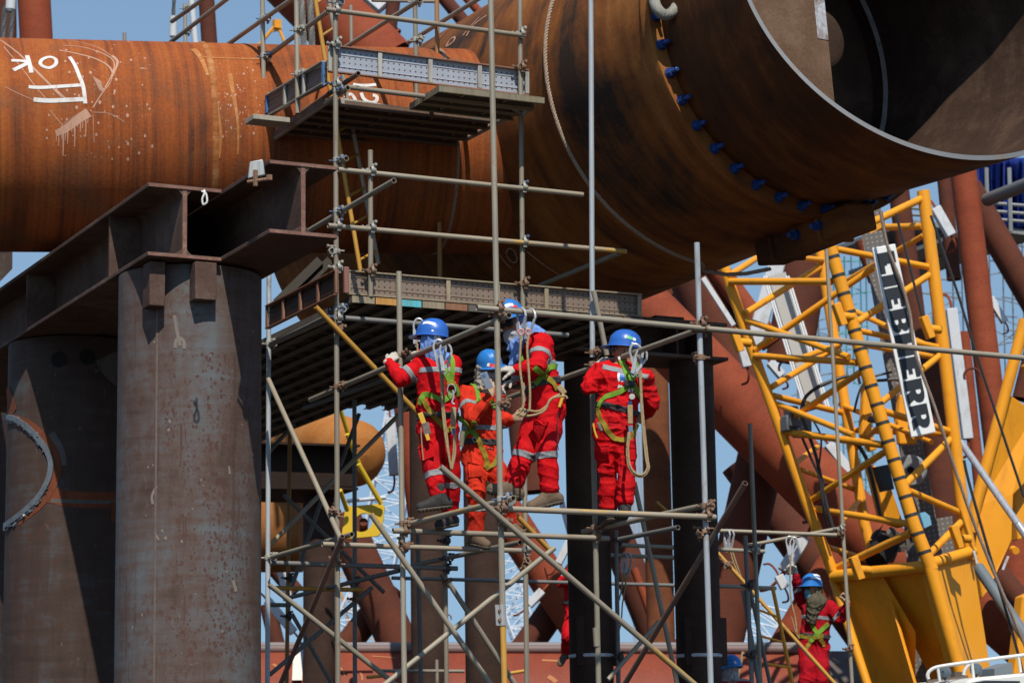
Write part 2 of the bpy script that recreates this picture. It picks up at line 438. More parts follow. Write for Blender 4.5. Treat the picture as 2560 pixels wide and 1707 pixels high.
mb = MB(); m1, m2 = a - dd * .9, a + dd * .40; sd = np.array([1.0, 0.0])
P3 = lambda q, t=tp: CO + CD * t + E1 * q[0] + E2 * q[1]
mb.prism([P3(m1, tp + .004), P3(m2, tp + .004), P3(m2 + sd * .13, tp + .004), P3(m1 + sd * .12, tp + .004)], CD * .002)
mb.build('primer_patch', EDGEP, endcan)
sc_ = onplane(2052, 92, .2 * KS); st = CD * 1.0
mb = MB(); mb.lathe([(.001, 0), (.26, 0), (.31, -.03), (.33, -.09), (.33, -1.1)], sc_, CD, 40)
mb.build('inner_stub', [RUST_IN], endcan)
# ring of blue bolts in the groove
bolt_m = None
for k in range(40):
    th = math.radians(-3.3 - 8.95 * k); c = canp(2.098 * KS, th, .004); rad = math.cos(th) * E1 + math.sin(th) * E2
    if bolt_m is None:
        mb = MB()
        for r, h0, h1, n in ((.052, 0, .009, 16), (.044, .009, .058, 6), (.022, .058, .135, 12)): mb.tube(c + CD * h0, c + CD * h1, r, n)
        mb.tube(c + CD * .135, c + CD * .140, .022, 12, .016)
        bolt_m = mb.build('bolt', BLUEB, can, smooth=30, M=axisM(c, c + CD, rad)); continue
    o = bolt_m.copy(); COL.objects.link(o); o.parent = can
    Mw = axisM(c, c + CD, rad); o.matrix_basis = MCAN.inverted() @ Mw
# clamp lug under the can
mb = MB(); th = math.radians(-97); lc = canp(RL + .08, th, -.42 * KS); rad = math.cos(th) * E1 + math.sin(th) * E2; tan = np.cross(CD, rad)
mb.box(lc + rad * .02, CD, tan, rad, .73, .17, .13); mb.box(lc + rad * .02 + CD * .3, CD, tan, rad, .026, .22, .145); mb.box(lc + rad * .02 - CD * .45, CD, tan, rad, .026, .22, .145)
lug = mb.build('clamp_lug', RUST_C, JK, bevel=.02)
for dt in (-.05, .3):
    mb = MB(); c = lc + CD * dt - tan * .17 * (1 if tan @ np.array([0, 1, 0]) > 0 else -1)
    n_ = -tan if tan @ np.array([0, 1, 0]) > 0 else tan
    mb.tube(c, c + n_ * .05, .055, 6); mb.tube(c + n_ * .05, c + n_ * .11, .028, 12); mb.build('bolt', BLUEB, lug)
# brace pipe
PA, PB = at(-260, 359.5, 30.45 * KS), at(1143, 379, 32.2 * KS)
pax = nrm(PB - PA); PAr = 267.0 / FPX * (CM @ (at(0, 361, 30.75 * KS) - CAMP))[2]
PEND = PB + pax * 1.2
mb = MB(); L = np.linalg.norm(PEND - PA); mb.lathe([(PAr, L * k / 12) for k in range(13)], PA, pax, 128)
pipe = mb.build('brace_pipe', RUST_A, JK, M=axisM(PA, PEND))
def pipe_ring(x, name, mat, w, hgt):
    hp = hit_cyl(PA, pax, PAr)(x, 330); t = (hp[0] - PA) @ pax
    mb = MB(); mb.lathe([(PAr - .002, t - w), (PAr + hgt, t - w * .5), (PAr + hgt, t + w * .5), (PAr - .002, t + w)], PA, pax, 128)
    return mb.build(name, mat, pipe)
pipe_ring(541, 'weld_seam', m_rust('old_weld', (.16, .06, .02), (.36, .13, .04), (.60, .42, .22), ring=9, along=2.2, spread=(.36, .5, .72), blot=3), .035, .012)
pipe_ring(1146, 'weld_seam', WELD, .02, .010)
hpipe = hit_cyl(PA, pax, PAr)
z1 = lambda *ps: [(x / 3.357, y / 3.357) for x, y in ps]
z2 = lambda *ps: [(600 + x / 2.94, y / 2.94) for x, y in ps]
mb = MB()
for w, ps in ((.105, ((95, 512), (170, 514), (240, 522))), (.12, ((112, 592), (180, 560), (238, 530))), (.12, ((226, 470), (245, 530), (264, 615))),
              (.10, ((405, 482), (352, 505), (340, 545), (405, 575), (462, 550), (472, 510), (440, 486), (405, 482))),
              (.105, ((582, 480), (625, 545), (665, 640), (700, 735), (716, 872))), (.105, ((240, 732), (340, 738), (520, 727), (698, 716))), (.13, ((282, 838), (400, 848), (560, 842), (712, 835)))):
    ribbon(mb, hpipe, z1(*ps), w * .36, .003, .002)
for w, ps in ((.10, ((830, 622), (900, 632), (1000, 625))), (.10, ((890, 685), (910, 730), (960, 758), (1000, 745), (1005, 712), (975, 702))), (.09, ((770, 722), (815, 692), (850, 740)))):
    ribbon(mb, hpipe, z2(*ps), w * .36, .003, .002)
mb.build('painted_mark', WHITEP, pipe)
mb = MB()
def sm(w, *ps, w2=None): ribbon(mb, hpipe, z1(*ps), w * .62, .002, .001, w2=w2 and w2 * .62)
sm(.10, (470, 1122), (560, 1078), (660, 1000), (745, 945), w2=.16)
for x, y0, y1, w in ((490, 1118, 1230, .02), (528, 1110, 1312, .028), (545, 1100, 1180, .016), (565, 1090, 1210, .022), (600, 1060, 1110, .016), (625, 1060, 1235, .024), (672, 1010, 1110, .018), (690, 1000, 1080, .014), (718, 980, 1150, .022), (735, 960, 1040, .014), (470, 1120, 1195, .012), (515, 1110, 1170, .012), (650, 1030, 1075, .012)):
    sm(w, (x, y0), (x + 3, (y0 + y1) / 2), (x, y1), w2=w * .6)
sm(.06, (940, 470), (985, 515), (975, 570), (940, 650), w2=.02); sm(.022, (530, 385), (700, 400), (880, 460), (960, 530), (935, 640), (880, 740))
sm(.03, (500, 425), (650, 455), (800, 495), (915, 560), (945, 620)); sm(.016, (490, 335), (650, 355), (820, 400), (930, 470))
sm(.02, (0, 338), (140, 440), (260, 560), (400, 700), (520, 820)); sm(.025, (20, 350), (160, 455), (290, 580), (430, 720), (545, 825)); sm(.014, (30, 395), (180, 570), (290, 720), (385, 830))
sm(.02, (780, 905), (860, 780), (930, 690), (945, 600), w2=.012); sm(.010, (770, 945), (900, 950), (980, 985), (1050, 1030)); sm(.012, (420, 925), (470, 990), (530, 1060)); sm(.01, (780, 960), (785, 1100), (790, 1200))
sm(.03, (1180, 575), (1235, 580), w2=.01); sm(.01, (40, 730), (160, 790), (300, 850)); sm(.012, (660, 950), (700, 965), (750, 960))
for k in range(15): sm(.008, (520 + k * 9, 1040 - k * 6), (560 + k * 9, 1062 - k * 6))
for k in range(12): sm(.010, (775 + k * 5, 640 + k * 10), (850 + k * 2, 690 + k * 8))
for k in range(150):
    x, y = 380 + 900 * RNG.random() ** .8, 340 + 1000 * RNG.random(); r_ = RNG.random() ** 3
    h = hpipe(x / 3.357, y / 3.357)
    if h:
        q, n_ = h; q = q + n_ * .002; u_ = nrm(np.cross(n_, pax)); rr = .003 + .013 * r_
        mb.add([q + rr * (math.cos(a_) * pax + (1.5 * math.sin(a_)) * u_) for a_ in np.linspace(0, 2 * math.pi, 9)[:-1]], [tuple(range(8))])
for k in range(90):
    x, y = 1780 + 420 * RNG.random(), 480 + 700 * RNG.random()
    h = hpipe(x / 3.357, y / 3.357)
    if h:
        q, n_ = h; q = q + n_ * .002; u_ = nrm(np.cross(n_, pax)); rr = .003 + .008 * RNG.random() ** 2
        mb.add([q + rr * (math.cos(a_) * pax + 1.6 * math.sin(a_) * u_) for a_ in np.linspace(0, 2 * math.pi, 9)[:-1]], [tuple(range(8))])
tag(mb.build('dried_splash', SMEAR, pipe), kind='stuff')
mb = MB()
ribbon(mb, hpipe, z1((1615, 415), (1650, 440), (1690, 500), (1725, 580), (1745, 640)), .07, .002, .002, w2=.03)
ribbon(mb, hpipe, z1((1790, 760), (1815, 840), (1830, 960), (1850, 1080), (1850, 1200), (1835, 1330)), .028, .003, .003)
ribbon(mb, hpipe, z1((1930, 620), (1955, 780), (1985, 950), (2000, 1120), (1995, 1300)), .045, .001, .001, w2=.015)
ribbon(mb, hpipe, z1((1700, 482), (1760, 488), (1900, 493), (2190, 497)), .02, .003, .002)
mb.build('rust_streak', ORANGEP, pipe)
# chalk scribbles on the can
hcan = hit_cyl(CO, CD, RL)
mb = MB()
for ps in (((1515, 345), (1540, 300), (1580, 275), (1570, 310), (1520, 345)), ((1640, 265), (1700, 190), (1760, 130)), ((1665, 270), (1715, 190), (1810, 120))):
    ribbon(mb, hcan, z2(*ps), .022, .003, .003)
z6 = lambda *ps: [(600 + x / 2.94, 400 + y / 2.94) for x, y in ps]
for ps in (((1955, 690), (1975, 650), (2010, 660), (2035, 710), (2030, 750), (1995, 745), (1960, 700)), ((1905, 690), (1950, 750), (1995, 795)), ((2110, 670), (2230, 765), (2352, 845))):
    ribbon(mb, hcan, z6(*ps), .016, .003, .003)
mb.build('chalk_mark', SMEAR, can)

# rope hung round the can
mb = MB(); ROPE = m_cloth('rope_fibre', (.36, .27, .20), .9, .3, 60)
def twisted(pts, r, strands=3, pitch=.09, mb=None):
    """laid rope: strands wound round a line"""
    mb = mb or MB(); P = np.array(pts); d = np.r_[0, np.cumsum(np.linalg.norm(np.diff(P, axis=0), axis=1))]
    n = min(700, max(12, int(d[-1] / (pitch / 7)))); s_ = np.linspace(0, d[-1], n)
    Q = np.c_[[np.interp(s_, d, P[:, i]) for i in range(3)]].T
    T = np.gradient(Q, axis=0); T /= np.linalg.norm(T, axis=1)[:, None] + 1e-9
    x0, _, _ = basis(T[0]); X = x0[None] - T * (T @ x0)[:, None]; X /= np.linalg.norm(X, axis=1)[:, None] + 1e-9; Y = np.cross(T, X)
    for k in range(strands):
        a = 2 * math.pi * (s_ / pitch + k / strands)
        mb.path(Q + r * .52 * (np.cos(a)[:, None] * X + np.sin(a)[:, None] * Y), r * .56, 5)
    return mb
rp = [canp(RL + .018, math.radians(t), -1.79 - .10 * max(0, (-t - 62) / 28) ** 2) for t in range(60, -92, -3)]
e_ = canp(RL, math.radians(-94), -1.97); rp += [at(1760, 676, e_[1]), at(1815, 686, e_[1] - .35), at(1865, 684, e_[1] - .7), at(1925, 672, e_[1] - 1.1)]
tag(twisted(rp, .021, 3, .10).build('rope', ROPE), 'thin pale twisted rope looped round the underside of the big rusty can', 'rope')
# grey hose
hp_ = [at(1632, -40, 28.2 * KS), at(1634, -5, 28.0 * KS), at(1643, 22, 27.9 * KS), at(1662, 38, 27.9 * KS), at(1682, 30, 27.9 * KS), at(1694, 8, 28.0 * KS), at(1700, -40, 28.1 * KS)]
mb = MB(); sp_ = spline(hp_, 14); mb.path(sp_, 0.05, 14, rs=[.050 + .0035 * (i % 2) for i in range(len(sp_))])
tag(mb.build('hose', m_cloth('hose_jacket', (.26, .25, .22), .8, .2, 14)), 'thick grey hose hanging in a loop above the ring of blue bolts', 'hose')

# ------------------------------------------------------------------ piles and beams on the left
def column(name, label, c, r, z1_, mat, seam=None, n=96):
    t = thing(name, (float(c[0]), float(c[1]), 0), label, 'column')
    mb = MB(); mb.lathe([(r, 0), (r, z1_ * .25), (r, z1_ * .5), (r, z1_ * .75), (r, z1_), (.001, z1_)], (c[0], c[1], 0), (0, 0, 1), n)
    o = mb.build('shaft', mat, t, M=Matrix.Translation((c[0], c[1], 0)))
    return t, o
c1 = uvz(9.07 * KS, 26.62 * KS, 0); R1_ = .765 * KS
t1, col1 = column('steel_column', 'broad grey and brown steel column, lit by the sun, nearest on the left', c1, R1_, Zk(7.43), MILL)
hcol = hit_cyl(c1, (0, 0, 1), R1_)
mb = MB(); q = hcol(392, 900); a_ = math.atan2(q[1][1], q[1][0])
mb.path([(c1[0] + R1_ * math.cos(a_), c1[1] + R1_ * math.sin(a_), z) for z in np.linspace(0, Zk(7.4), 40)], .012, 6)
mb.build('weld_seam', m_paint('seam', (.13, .095, .08), .7, .4, (.07, .045, .035), 12), t1)
mb = MB()
for px_, w in ((((436, 788), (443, 830), (451, 865)), .03), (((438, 870), (441, 850), (452, 846), (460, 856), (460, 872)), .03), (((392, 1215), (380, 1240), (383, 1260)), .025), (((572, 1165), (574, 1185)), .02), (((582, 1450), (590, 1478)), .035), (((386, 1330), (398, 1350)), .02)):
    ribbon(mb, hcol, px_, w, .002, .002)
for k in range(50):
    x, y = 320 + 330 * RNG.random(), 800 + 900 * RNG.random(); h = hcol(x, y)
    if h:
        q, n_ = h; q = q + n_ * .0015; u_ = nrm(np.cross(n_, UZ)); rr = .002 + .008 * RNG.random() ** 3
        mb.add([q + rr * (math.cos(b_) * u_ * (1 + RNG.random()) + math.sin(b_) * UZ * (1 + 2 * RNG.random())) for b_ in np.linspace(0, 2 * math.pi, 7)[:-1]], [tuple(range(6))])
tag(mb.build('pale_scuff', m_paint('pale_scuff', (.20, .165, .135), .9, .4), t1), kind='stuff')
mb = MB()
for px_, w in ((((453, 1058), (453, 1120), (450, 1165)), .022), (((463, 1070), (464, 1110)), .010), (((458, 1290), (458, 1345)), .012), (((464, 1290), (464, 1360)), .014), (((448, 1290), (447, 1318)), .018), (((462, 1485), (460, 1560)), .018)):
    ribbon(mb, hcol, px_, w, .001, .001, w2=w * .5)
for k in range(1100):
    x, y = 505 + 120 * RNG.random() ** .8 * (1 if RNG.random() < .8 else -.8), 880 + 760 * RNG.random(); h = hcol(x, y)
    if h:
        q, n_ = h; q = q + n_ * .001; u_ = nrm(np.cross(n_, UZ)); rr = .003 + .012 * RNG.random() ** 2.5
        mb.add([q + rr * (math.cos(b_) * u_ * (.6 + RNG.random()) + math.sin(b_) * UZ * (.6 + 1.6 * RNG.random())) for b_ in np.linspace(0, 2 * math.pi, 7)[:-1]], [tuple(range(6))])
tag(mb.build('rust_spot', m_paint('rust_spot', (.080, .040, .031), .9, .4), t1), kind='stuff')
# bracket plates under the beams
mb = MB(); bc = hcol(424, 690)[0]; nb = hcol(424, 690)[1]
mb.box(uvz(8.93 * KS, 25.80 * KS, Zk(7.22)), UA, UB, UZ, .100, .08, .17); mb.build('bracket', BEAMM, t1, bevel=.008)
mb = MB(); mb.box(uvz(8.46 * KS, 26.0 * KS, Zk(7.19)), UA, UB, UZ, .072, .10, .20); mb.build('bracket', BEAMM, t1, bevel=.008)
c2 = uvz(9.1 * KS, 31.05 * KS, 0)
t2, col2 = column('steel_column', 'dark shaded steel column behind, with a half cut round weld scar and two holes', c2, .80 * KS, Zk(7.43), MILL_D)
hc2 = hit_cyl(c2, (0, 0, 1), .80 * KS)
zz = lambda *ps: [(x / 3.357, 850 + y / 3.357) for x, y in ps]
mb = MB(); scar = zz((38, 665), (75, 648), (150, 672), (240, 735), (320, 820), (385, 905), (425, 1000), (428, 1090), (400, 1190), (340, 1300), (250, 1400), (140, 1490), (45, 1560))
ribbon(mb, hc2, scar, .055, .004, .02)
sp_ = [h_ for h_ in (hc2(x, y) for x, y, _ in spline([(a_, b_, 0) for a_, b_ in scar], 14)) if h_]
for of_ in (-.045, -.02, .012):
    mb.path([h_[0] + h_[1] * .012 + RNG.normal(size=3) * .007 + (np.array([c2[0], c2[1], h_[0][2]]) - h_[0]) * .02 + UZ * of_ for h_ in sp_], .02, 7, rs=[.009 + .013 * RNG.random() for _ in sp_])
mb.build('cut_scar', GRITTY, t2)
mb = MB(); ribbon(mb, hc2, zz((120, 670), (250, 725), (345, 815), (420, 905), (462, 1000), (466, 1090), (440, 1190), (375, 1310), (280, 1410), (150, 1510)), .12, .002, .002); ribbon(mb, hc2, zz((400, 1290), (600, 1335), (800, 1340), (1030, 1340)), .16, .002, .002); ribbon(mb, hc2, zz((60, 400), (90, 520), (110, 620)), .14, .002, .002, w2=.2); ribbon(mb, hc2, zz((955, 1360), (955, 1450), (965, 1530)), .09, .002, .002)
mb.build('rust_streak', m_paint('fresh_rust', (.15, .038, .013), .9, .5, (.05, .028, .02), 5), t2)
mb = MB(); ribbon(mb, hc2, zz((430, 1345), (600, 1352), (800, 1358), (1030, 1362)), .04, .003, .002); ribbon(mb, hc2, zz((430, 780), (480, 860), (520, 950), (530, 1050)), .07, .002, .002); ribbon(mb, hc2, zz((900, 130), (940, 210), (1020, 290)), .30, .001, .001)
mb.build('grey_patch', m_paint('bare_grey', (.10, .085, .075), .8, .5, (.05, .035, .03), 6), t2)
for x, y in ((495, 163), (732, 140)):
    q, n_ = hc2(x / 3.357, 850 + y / 3.357); mb = MB(); mb.tube(q - n_ * .02, q + n_ * .003, .082, 24); mb.build('lifting_hole', HOLE, t2)
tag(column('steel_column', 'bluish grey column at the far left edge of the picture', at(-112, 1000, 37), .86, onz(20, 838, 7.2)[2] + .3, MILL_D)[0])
def ibeam(name, label, u0, u1, v0, v1, zt, zb, ft=.045, wt=.05, stiff=()):
    t = thing(name, uvz((u0 + u1) / 2, v0, zb), label, 'steel beam')
    uc = (u0 + u1) / 2; M = axisM(uvz(uc, v0, (zt + zb) / 2), uvz(uc, v1, (zt + zb) / 2))
    hv = (v1 - v0) / 2; vc = (v0 + v1) / 2
    mb = MB(); mb.box(uvz(uc, vc, zt - ft / 2), UA, UB, UZ, (u1 - u0) / 2, hv, ft / 2); mb.build('flange', BEAMM, t, M=M, bevel=.006)
    mb = MB(); mb.box(uvz(uc, vc, zb + ft / 2), UA, UB, UZ, (u1 - u0) / 2, hv, ft / 2); mb.build('flange', BEAMM, t, M=M, bevel=.006)
    mb = MB(); mb.box(uvz(uc, vc + .01, (zt + zb) / 2), UA, UB, UZ, wt / 2, hv, (zt - zb) / 2 - ft); 
    for s_ in (-1, 1):
        for zz_, sg in ((zt - ft, -1), (zb + ft, 1)):
            mb.prism([uvz(uc + s_ * wt / 2, v0 + .01, zz_), uvz(uc + s_ * (wt / 2 + .05), v0 + .01, zz_), uvz(uc + s_ * (wt / 2 + .02), v0 + .01, zz_ + sg * .02), uvz(uc + s_ * wt / 2, v0 + .01, zz_ + sg * .05)], UB * (v1 - v0 - .02))
    mb.build('web', BEAMM, t, M=M, smooth=0)
    mb = MB(); mb.box(uvz(uc, v0 - .001, zt - ft / 2), UA, UB, UZ, (u1 - u0) / 2 - .006, .002, ft / 2 - .006); mb.box(uvz(uc, v0 - .001, zb + ft / 2), UA, UB, UZ, (u1 - u0) / 2 - .006, .002, ft / 2 - .006); mb.box(uvz(uc, v0 + .009, (zt + zb) / 2), UA, UB, UZ, wt / 2 - .003, .003, (zt - zb) / 2 - ft)
    mb.build('cut_end', BEAM_EDGE, t, smooth=0)
    for sv in stiff:
        mb = MB(); mb.box(uvz(u0 + (uc - wt / 2 - u0) / 2 + .01, sv, (zt + zb) / 2), UA, UB, UZ, (uc - wt / 2 - u0) / 2 - .012, .015, (zt - zb) / 2 - ft); mb.build('stiffener', BEAMM, t)
    return t
ibeam('steel_beam', 'brown wide flange beam on the left, its end resting on the sunlit column', 8.31 * KS, 9.12 * KS, 25.76 * KS, 31, Zk(8.23), Zk(7.45), .039, .043, stiff=(27.2 * KS, 30.5 * KS))
ibeam('steel_beam', 'brown wide flange beam whose open end juts out beside the scaffold post', 9.135 * KS, 9.87 * KS, 24.38 * KS, 31, Zk(8.23), Zk(7.47), .039, .043)
# small clamp on the flange, loop of cord
GALV = m_tube('galvanised_fittings', (.40, .41, .40), None, .5, .45, .3)
t = thing('beam_clamp', at(645, 425, 25.9 * KS), 'grey girder clamp gripping the beam flange under the scaffold post', 'clamp')
mb = MB(); q = at(645, 432, 25.9 * KS); mb.add([*[q + np.array(o_) for o_ in ((-.07, 0, .10), (.04, 0, .12), (.06, 0, -.02), (-.09, 0, -.05), (-.07, .05, .10), (.04, .05, .12), (.06, .05, -.02), (-.09, .05, -.05))]], [(0, 1, 2, 3), (4, 7, 6, 5), (0, 4, 5, 1), (1, 5, 6, 2), (2, 6, 7, 3), (3, 7, 4, 0)]); mb.build('jaw', GALV, t, bevel=.01)
mb = MB(); mb.tube(q + np.array((-.09, 0, -.08)), q + np.array((.12, -.03, -.06)), .016); mb.tube(q + np.array((-.02, -.01, -.12)), q + np.array((-.02, -.01, .02)), .022, 6); mb.tube(q + np.array((.10, -.03, -.075)), q + np.array((.10, -.03, -.03)), .028, 6); mb.build('screw', m_tube('rusty_fittings', (.22, .12, .07), None, .5, .7, .4), t)
mb = MB(); q = at(510, 478, 25.72 * KS); lp = [q + np.array((-.02, 0, 0)), q + np.array((.02, -.03, -.03)), q + np.array((.03, -.04, -.10)), q + np.array((0, -.04, -.125)), q + np.array((-.01, -.04, -.08)), q + np.array((.01, -.03, -.02)), q + np.array((0, .02, .012))]
tag(twisted(spline(lp, 10), .009, 3, .04).build('cord_loop', m_cloth('white_cord', (.70, .68, .64))), 'small white cord loop tied over the edge of the left beam', 'cord')
# cut off beam end at the left margin
t = thing('steel_beam', at(20, 640, 34.5), 'short cut beam end with a bright top flange at the far left edge', 'steel beam')
YB = 34.0
mb = MB(); mb.prism([at(-90, 583, YB), at(63, 592, YB), at(63, 597, YB), at(-90, 588, YB)], UB * 3); mb.build('flange', [m_tube('cut_bright', (.36, .36, .36))], t, smooth=0)
mb = MB(); mb.prism([at(25, 596, YB + .02), at(31.5, 596.5, YB + .02), at(31, 672, YB + .02), at(5, 699, YB + .02), at(-30, 730, YB + .02), at(-30, 640, YB + .02), at(20, 610, YB + .02)], UB * 3); mb.build('web', MILL_D, t, smooth=0)
mb = MB(); mb.prism([at(-90, 770, YB), at(34, 780, YB), at(30, 793, YB), at(-90, 793, YB)], UB * 2.5); mb.build('flange', BEAMM, t, smooth=0)

# ------------------------------------------------------------------ supports under the can
VS = 29.6 * KS
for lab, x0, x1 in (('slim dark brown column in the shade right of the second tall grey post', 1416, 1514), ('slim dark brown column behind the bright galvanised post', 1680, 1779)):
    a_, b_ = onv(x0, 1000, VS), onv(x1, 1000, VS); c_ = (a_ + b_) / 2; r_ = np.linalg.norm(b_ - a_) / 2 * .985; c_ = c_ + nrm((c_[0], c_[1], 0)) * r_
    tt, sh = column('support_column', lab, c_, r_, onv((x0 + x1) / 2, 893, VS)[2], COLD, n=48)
    zc = onv(x0 + 60, 1636, VS)[2]
    mb = MB(); mb.lathe([(r_, -.02), (r_ + .012, -.01), (r_ + .012, .01), (r_, .02)], (c_[0], c_[1], zc), (0, 0, 1), 48); mb.build('weld_seam', PRIMER, tt)
    for sx in (-1, 1):
        mb = MB(); q = np.array([c_[0], c_[1], zc + .15]) + UA * sx * (r_ * .80) - UB * r_ * .62; mb.box(q, UA, UB, UZ, .06, .02, .26); mb.build('splice_plate', COLD, tt)
t = thing('support_beam', onv(1600, 893, VS), 'long dark support beam under the big can, on two slim columns', 'steel beam')
a_, b_ = onv(1180, 800, VS), onv(1812, 836, VS); zt = onv(1600, 798, VS)[2]; zb = onv(1720, 893, VS)[2]
for z_, n_ in ((zt, 'flange'), (zb, 'flange')):
    mb = MB(); mb.box(uvz((a_ @ UA + b_ @ UA) / 2, VS + .3, z_), UA, UB, UZ, (b_ - a_) @ UA / 2, .36, .018); mb.build(n_, BEAMM, t, smooth=0)
mb = MB(); mb.box(uvz((a_ @ UA + b_ @ UA) / 2, VS + .3, (zt + zb) / 2), UA, UB, UZ, (b_ - a_) @ UA / 2, .02, (zt - zb) / 2 - .02); mb.build('web', BEAMM, t, smooth=0)
for x in (1500, 1690, 1745):
    mb = MB(); q = onv(x, 850, VS); mb.box(uvz(q @ UA, VS + .12, (zt + zb) / 2), UA, UB, UZ, .012, .15, (zt - zb) / 2 - .02); mb.build('stiffener', BEAMM, t, smooth=0)
mb = MB(); q = onv(1680, 790, VS); mb.box(uvz(q @ UA, VS + .3, zt + .045), UA, UB, UZ, .18, .25, .025); mb.build('packing_plate', BEAMM, t)
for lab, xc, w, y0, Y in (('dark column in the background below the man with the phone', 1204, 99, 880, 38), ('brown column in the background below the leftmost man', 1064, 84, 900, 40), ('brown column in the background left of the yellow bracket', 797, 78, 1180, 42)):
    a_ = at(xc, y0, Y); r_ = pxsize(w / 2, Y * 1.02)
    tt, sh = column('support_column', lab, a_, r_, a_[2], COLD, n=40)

# ------------------------------------------------------------------ far jacket frames, behind
ANODE = m_paint('zinc_anode', (.52, .53, .54), .6, .12, (.34, .33, .31), 3)
def brace(root, x0, y0, x1, y1, w, Y, mat=None, Y2=None, name='brace', w2=None):
    p, q = at(x0, y0, Y), at(x1, y1, Y2 or Y); r = pxsize(w / 2, (CM @ (p - CAMP))[2]); r2 = pxsize((w2 or w) / 2, (CM @ (q - CAMP))[2])
    mb = MB(); mb.lathe([(r, 0), ((r + r2) / 2, .5 * np.linalg.norm(q - p)), (r2, np.linalg.norm(q - p))], p, q - p, 36)
    return mb.build(name, mat or REDPIPE, root, M=axisM(p, q))
def anode(par, x0, y0, x1, y1, w, Y, hooks=(1, 1)):
    p, q = at(x0, y0, Y), at(x1, y1, Y); ww = pxsize(w, Y)
    mb = MB(); mb.bar(p, q, ww, ww * .9, (0, -1, .2)); a_ = mb.build('anode', ANODE, par, bevel=ww * .08)
    z = nrm(q - p); b = nrm(np.cross(z, ray((x0 + x1) / 2, (y0 + y1) / 2)));
    for s_, e_, hk in ((-1, p, hooks[0]), (1, q, hooks[1])):
        if hk:
            mb = MB(); mb.path(spline([e_ - z * s_ * .05, e_ + z * s_ * ww * .7, e_ + z * s_ * ww * 1.5 + UB * ww * .6, e_ + z * s_ * ww * 1.6 + UB * ww * 1.8], 5), ww * .13, 6); mb.build('anode_hook', REDPIPE, par)
    return a_
# top left
JA = thing('jacket_frame', at(700, 100, 50), 'reddish brown tubular frame standing behind the long rusty pipe at upper left', 'steel frame')
brace(JA, 82, -60, 93, 140, 82, 46)
brace(JA, 15, -60, 17, 140, 50, 45, REDDARK)
brace(JA, 512, -60, 527, 160, 40, 48, REDDARK)
k1 = brace(JA, 690, -100, 960, 170, 176, 52)
brace(JA, 912, 20, 1010, -60, 70, 54); brace(JA, 990, -40, 966, 140, 34, 53.5, REDDARK); brace(JA, 900, 40, 985, 100, 60, 54.5)
brace(JA, 1080, -40, 1180, 80, 34, 49, REDDARK); brace(JA, 1135, -40, 1215, 50, 22, 48)
anode(JA, 898, -28, 956, 22, 30, 50, (0, 0))
# wire ropes hanging at upper left
WIRE = m_tube('wire_rope', (.17, .16, .14), (.25, .17, .10), .35, .6, .3); WIRED = m_tube('wire_rope_dark', (.09, .09, .09), None, .5, .6)
t = thing('wire_rope_sling', at(764, 60, 40), 'two thick twisted wire ropes side by side behind the leaning ladder', 'wire rope')
for x in (752, 773):
    twisted([at(x, -30, 40), at(x + 8, 125, 40)], .052, 6, .42).build('rope_leg', WIRE, t)
t = thing('wire_rope_sling', at(20, 60, 36), 'pair of dark wire ropes hanging from a grey ferrule in the top left corner', 'wire rope')
for x in (9, 28): twisted([at(x + 4, 15, 36), at(x - 5, 125, 36)], .038, 6, .3).build('rope_leg', WIRED, t)
mb = MB(); mb.tube(at(29, -30, 36), at(26, 24, 36), pxsize(13, 36), 20); mb.tube(at(26, 24, 36), at(25, 30, 36), pxsize(13, 36), 20, pxsize(9, 36)); mb.build('ferrule', ANODE, t)
t = thing('wire_rope_sling', at(434, 60, 42), 'thin wire rope ending in a grey socket left of the upper handrails', 'wire rope')
twisted([at(437, -30, 42), at(433, 45, 42)], .03, 6, .25).build('rope_leg', WIRED, t)
mb = MB(); mb.tube(at(434, 42, 42), at(433, 92, 42), pxsize(10, 42), 20); mb.tube(at(433, 92, 42), at(432, 120, 42), pxsize(5, 42), 12); mb.build('ferrule', ANODE, t)
tag(MB().tube(at(476, -30, 44), at(489, 115, 44), pxsize(8, 44), 14).build('steel_post', ANODE), 'pale grey post rising behind the long pipe, left of the tall scaffold post', 'post')

# centre and right
JB = thing('jacket_frame', at(1700, 1200, 48), 'tangle of big red brown diagonal tubes behind the workers and the crane', 'steel frame')
m1 = brace(JB, 1480, 650, 2270, 1445, 160, 43.5)
brace(JB, 1525, 1300, 1655, 1625, 84, 49.5, REDDARK); brace(JB, 1585, 1420, 1660, 1625, 20, 49.2)  # narrow red tube stands in for the sunlit strip on the dark brace
brace(JB, 1634, 860, 1654, 1640, 70, 45.5, m_rust('rust_leg', (.08, .035, .022), (.19, .066, .028), (.30, .12, .045), ring=.5, along=.5)); brace(JB, 1300, 870, 1335, 1230, 96, 50, REDDARK)
brace(JB, 1915, 1085, 1795, 1625, 118, 44.6, REDDARK)
m5 = brace(JB, 1850, 1150, 2240, 1690, 108, 47.5, REDDARK)
brace(JB, 2140, 1320, 1955, 1640, 92, 46.2)
m7 = brace(JB, 1225, 1225, 1450, 1570, 96, 48)
brace(JB, 1300, 1640, 1470, 1400, 74, 48.5, REDDARK)
m8 = brace(JB, 850, 1290, 1010, 1640, 100, 50, REDDARK); brace(JB, 845, 1640, 985, 1465, 66, 50.4, REDDARK); brace(JB, 662, 1390, 740, 1480, 44, 51, REDDARK)
brace(JB, 668, 1510, 700, 1640, 40, 51.5, REDDARK)
brace(JB, 1012, 960, 1056, 1300, 70, 46, REDPIPE)
brace(JB, 1668, 660, 1684, 900, 46, 50, REDDARK)
brace(JB, 1715, 640, 1868, 1020, 128, 49, REDDARK); brace(JB, 1768, 640, 1930, 860, 58, 48.6, REDPIPE)
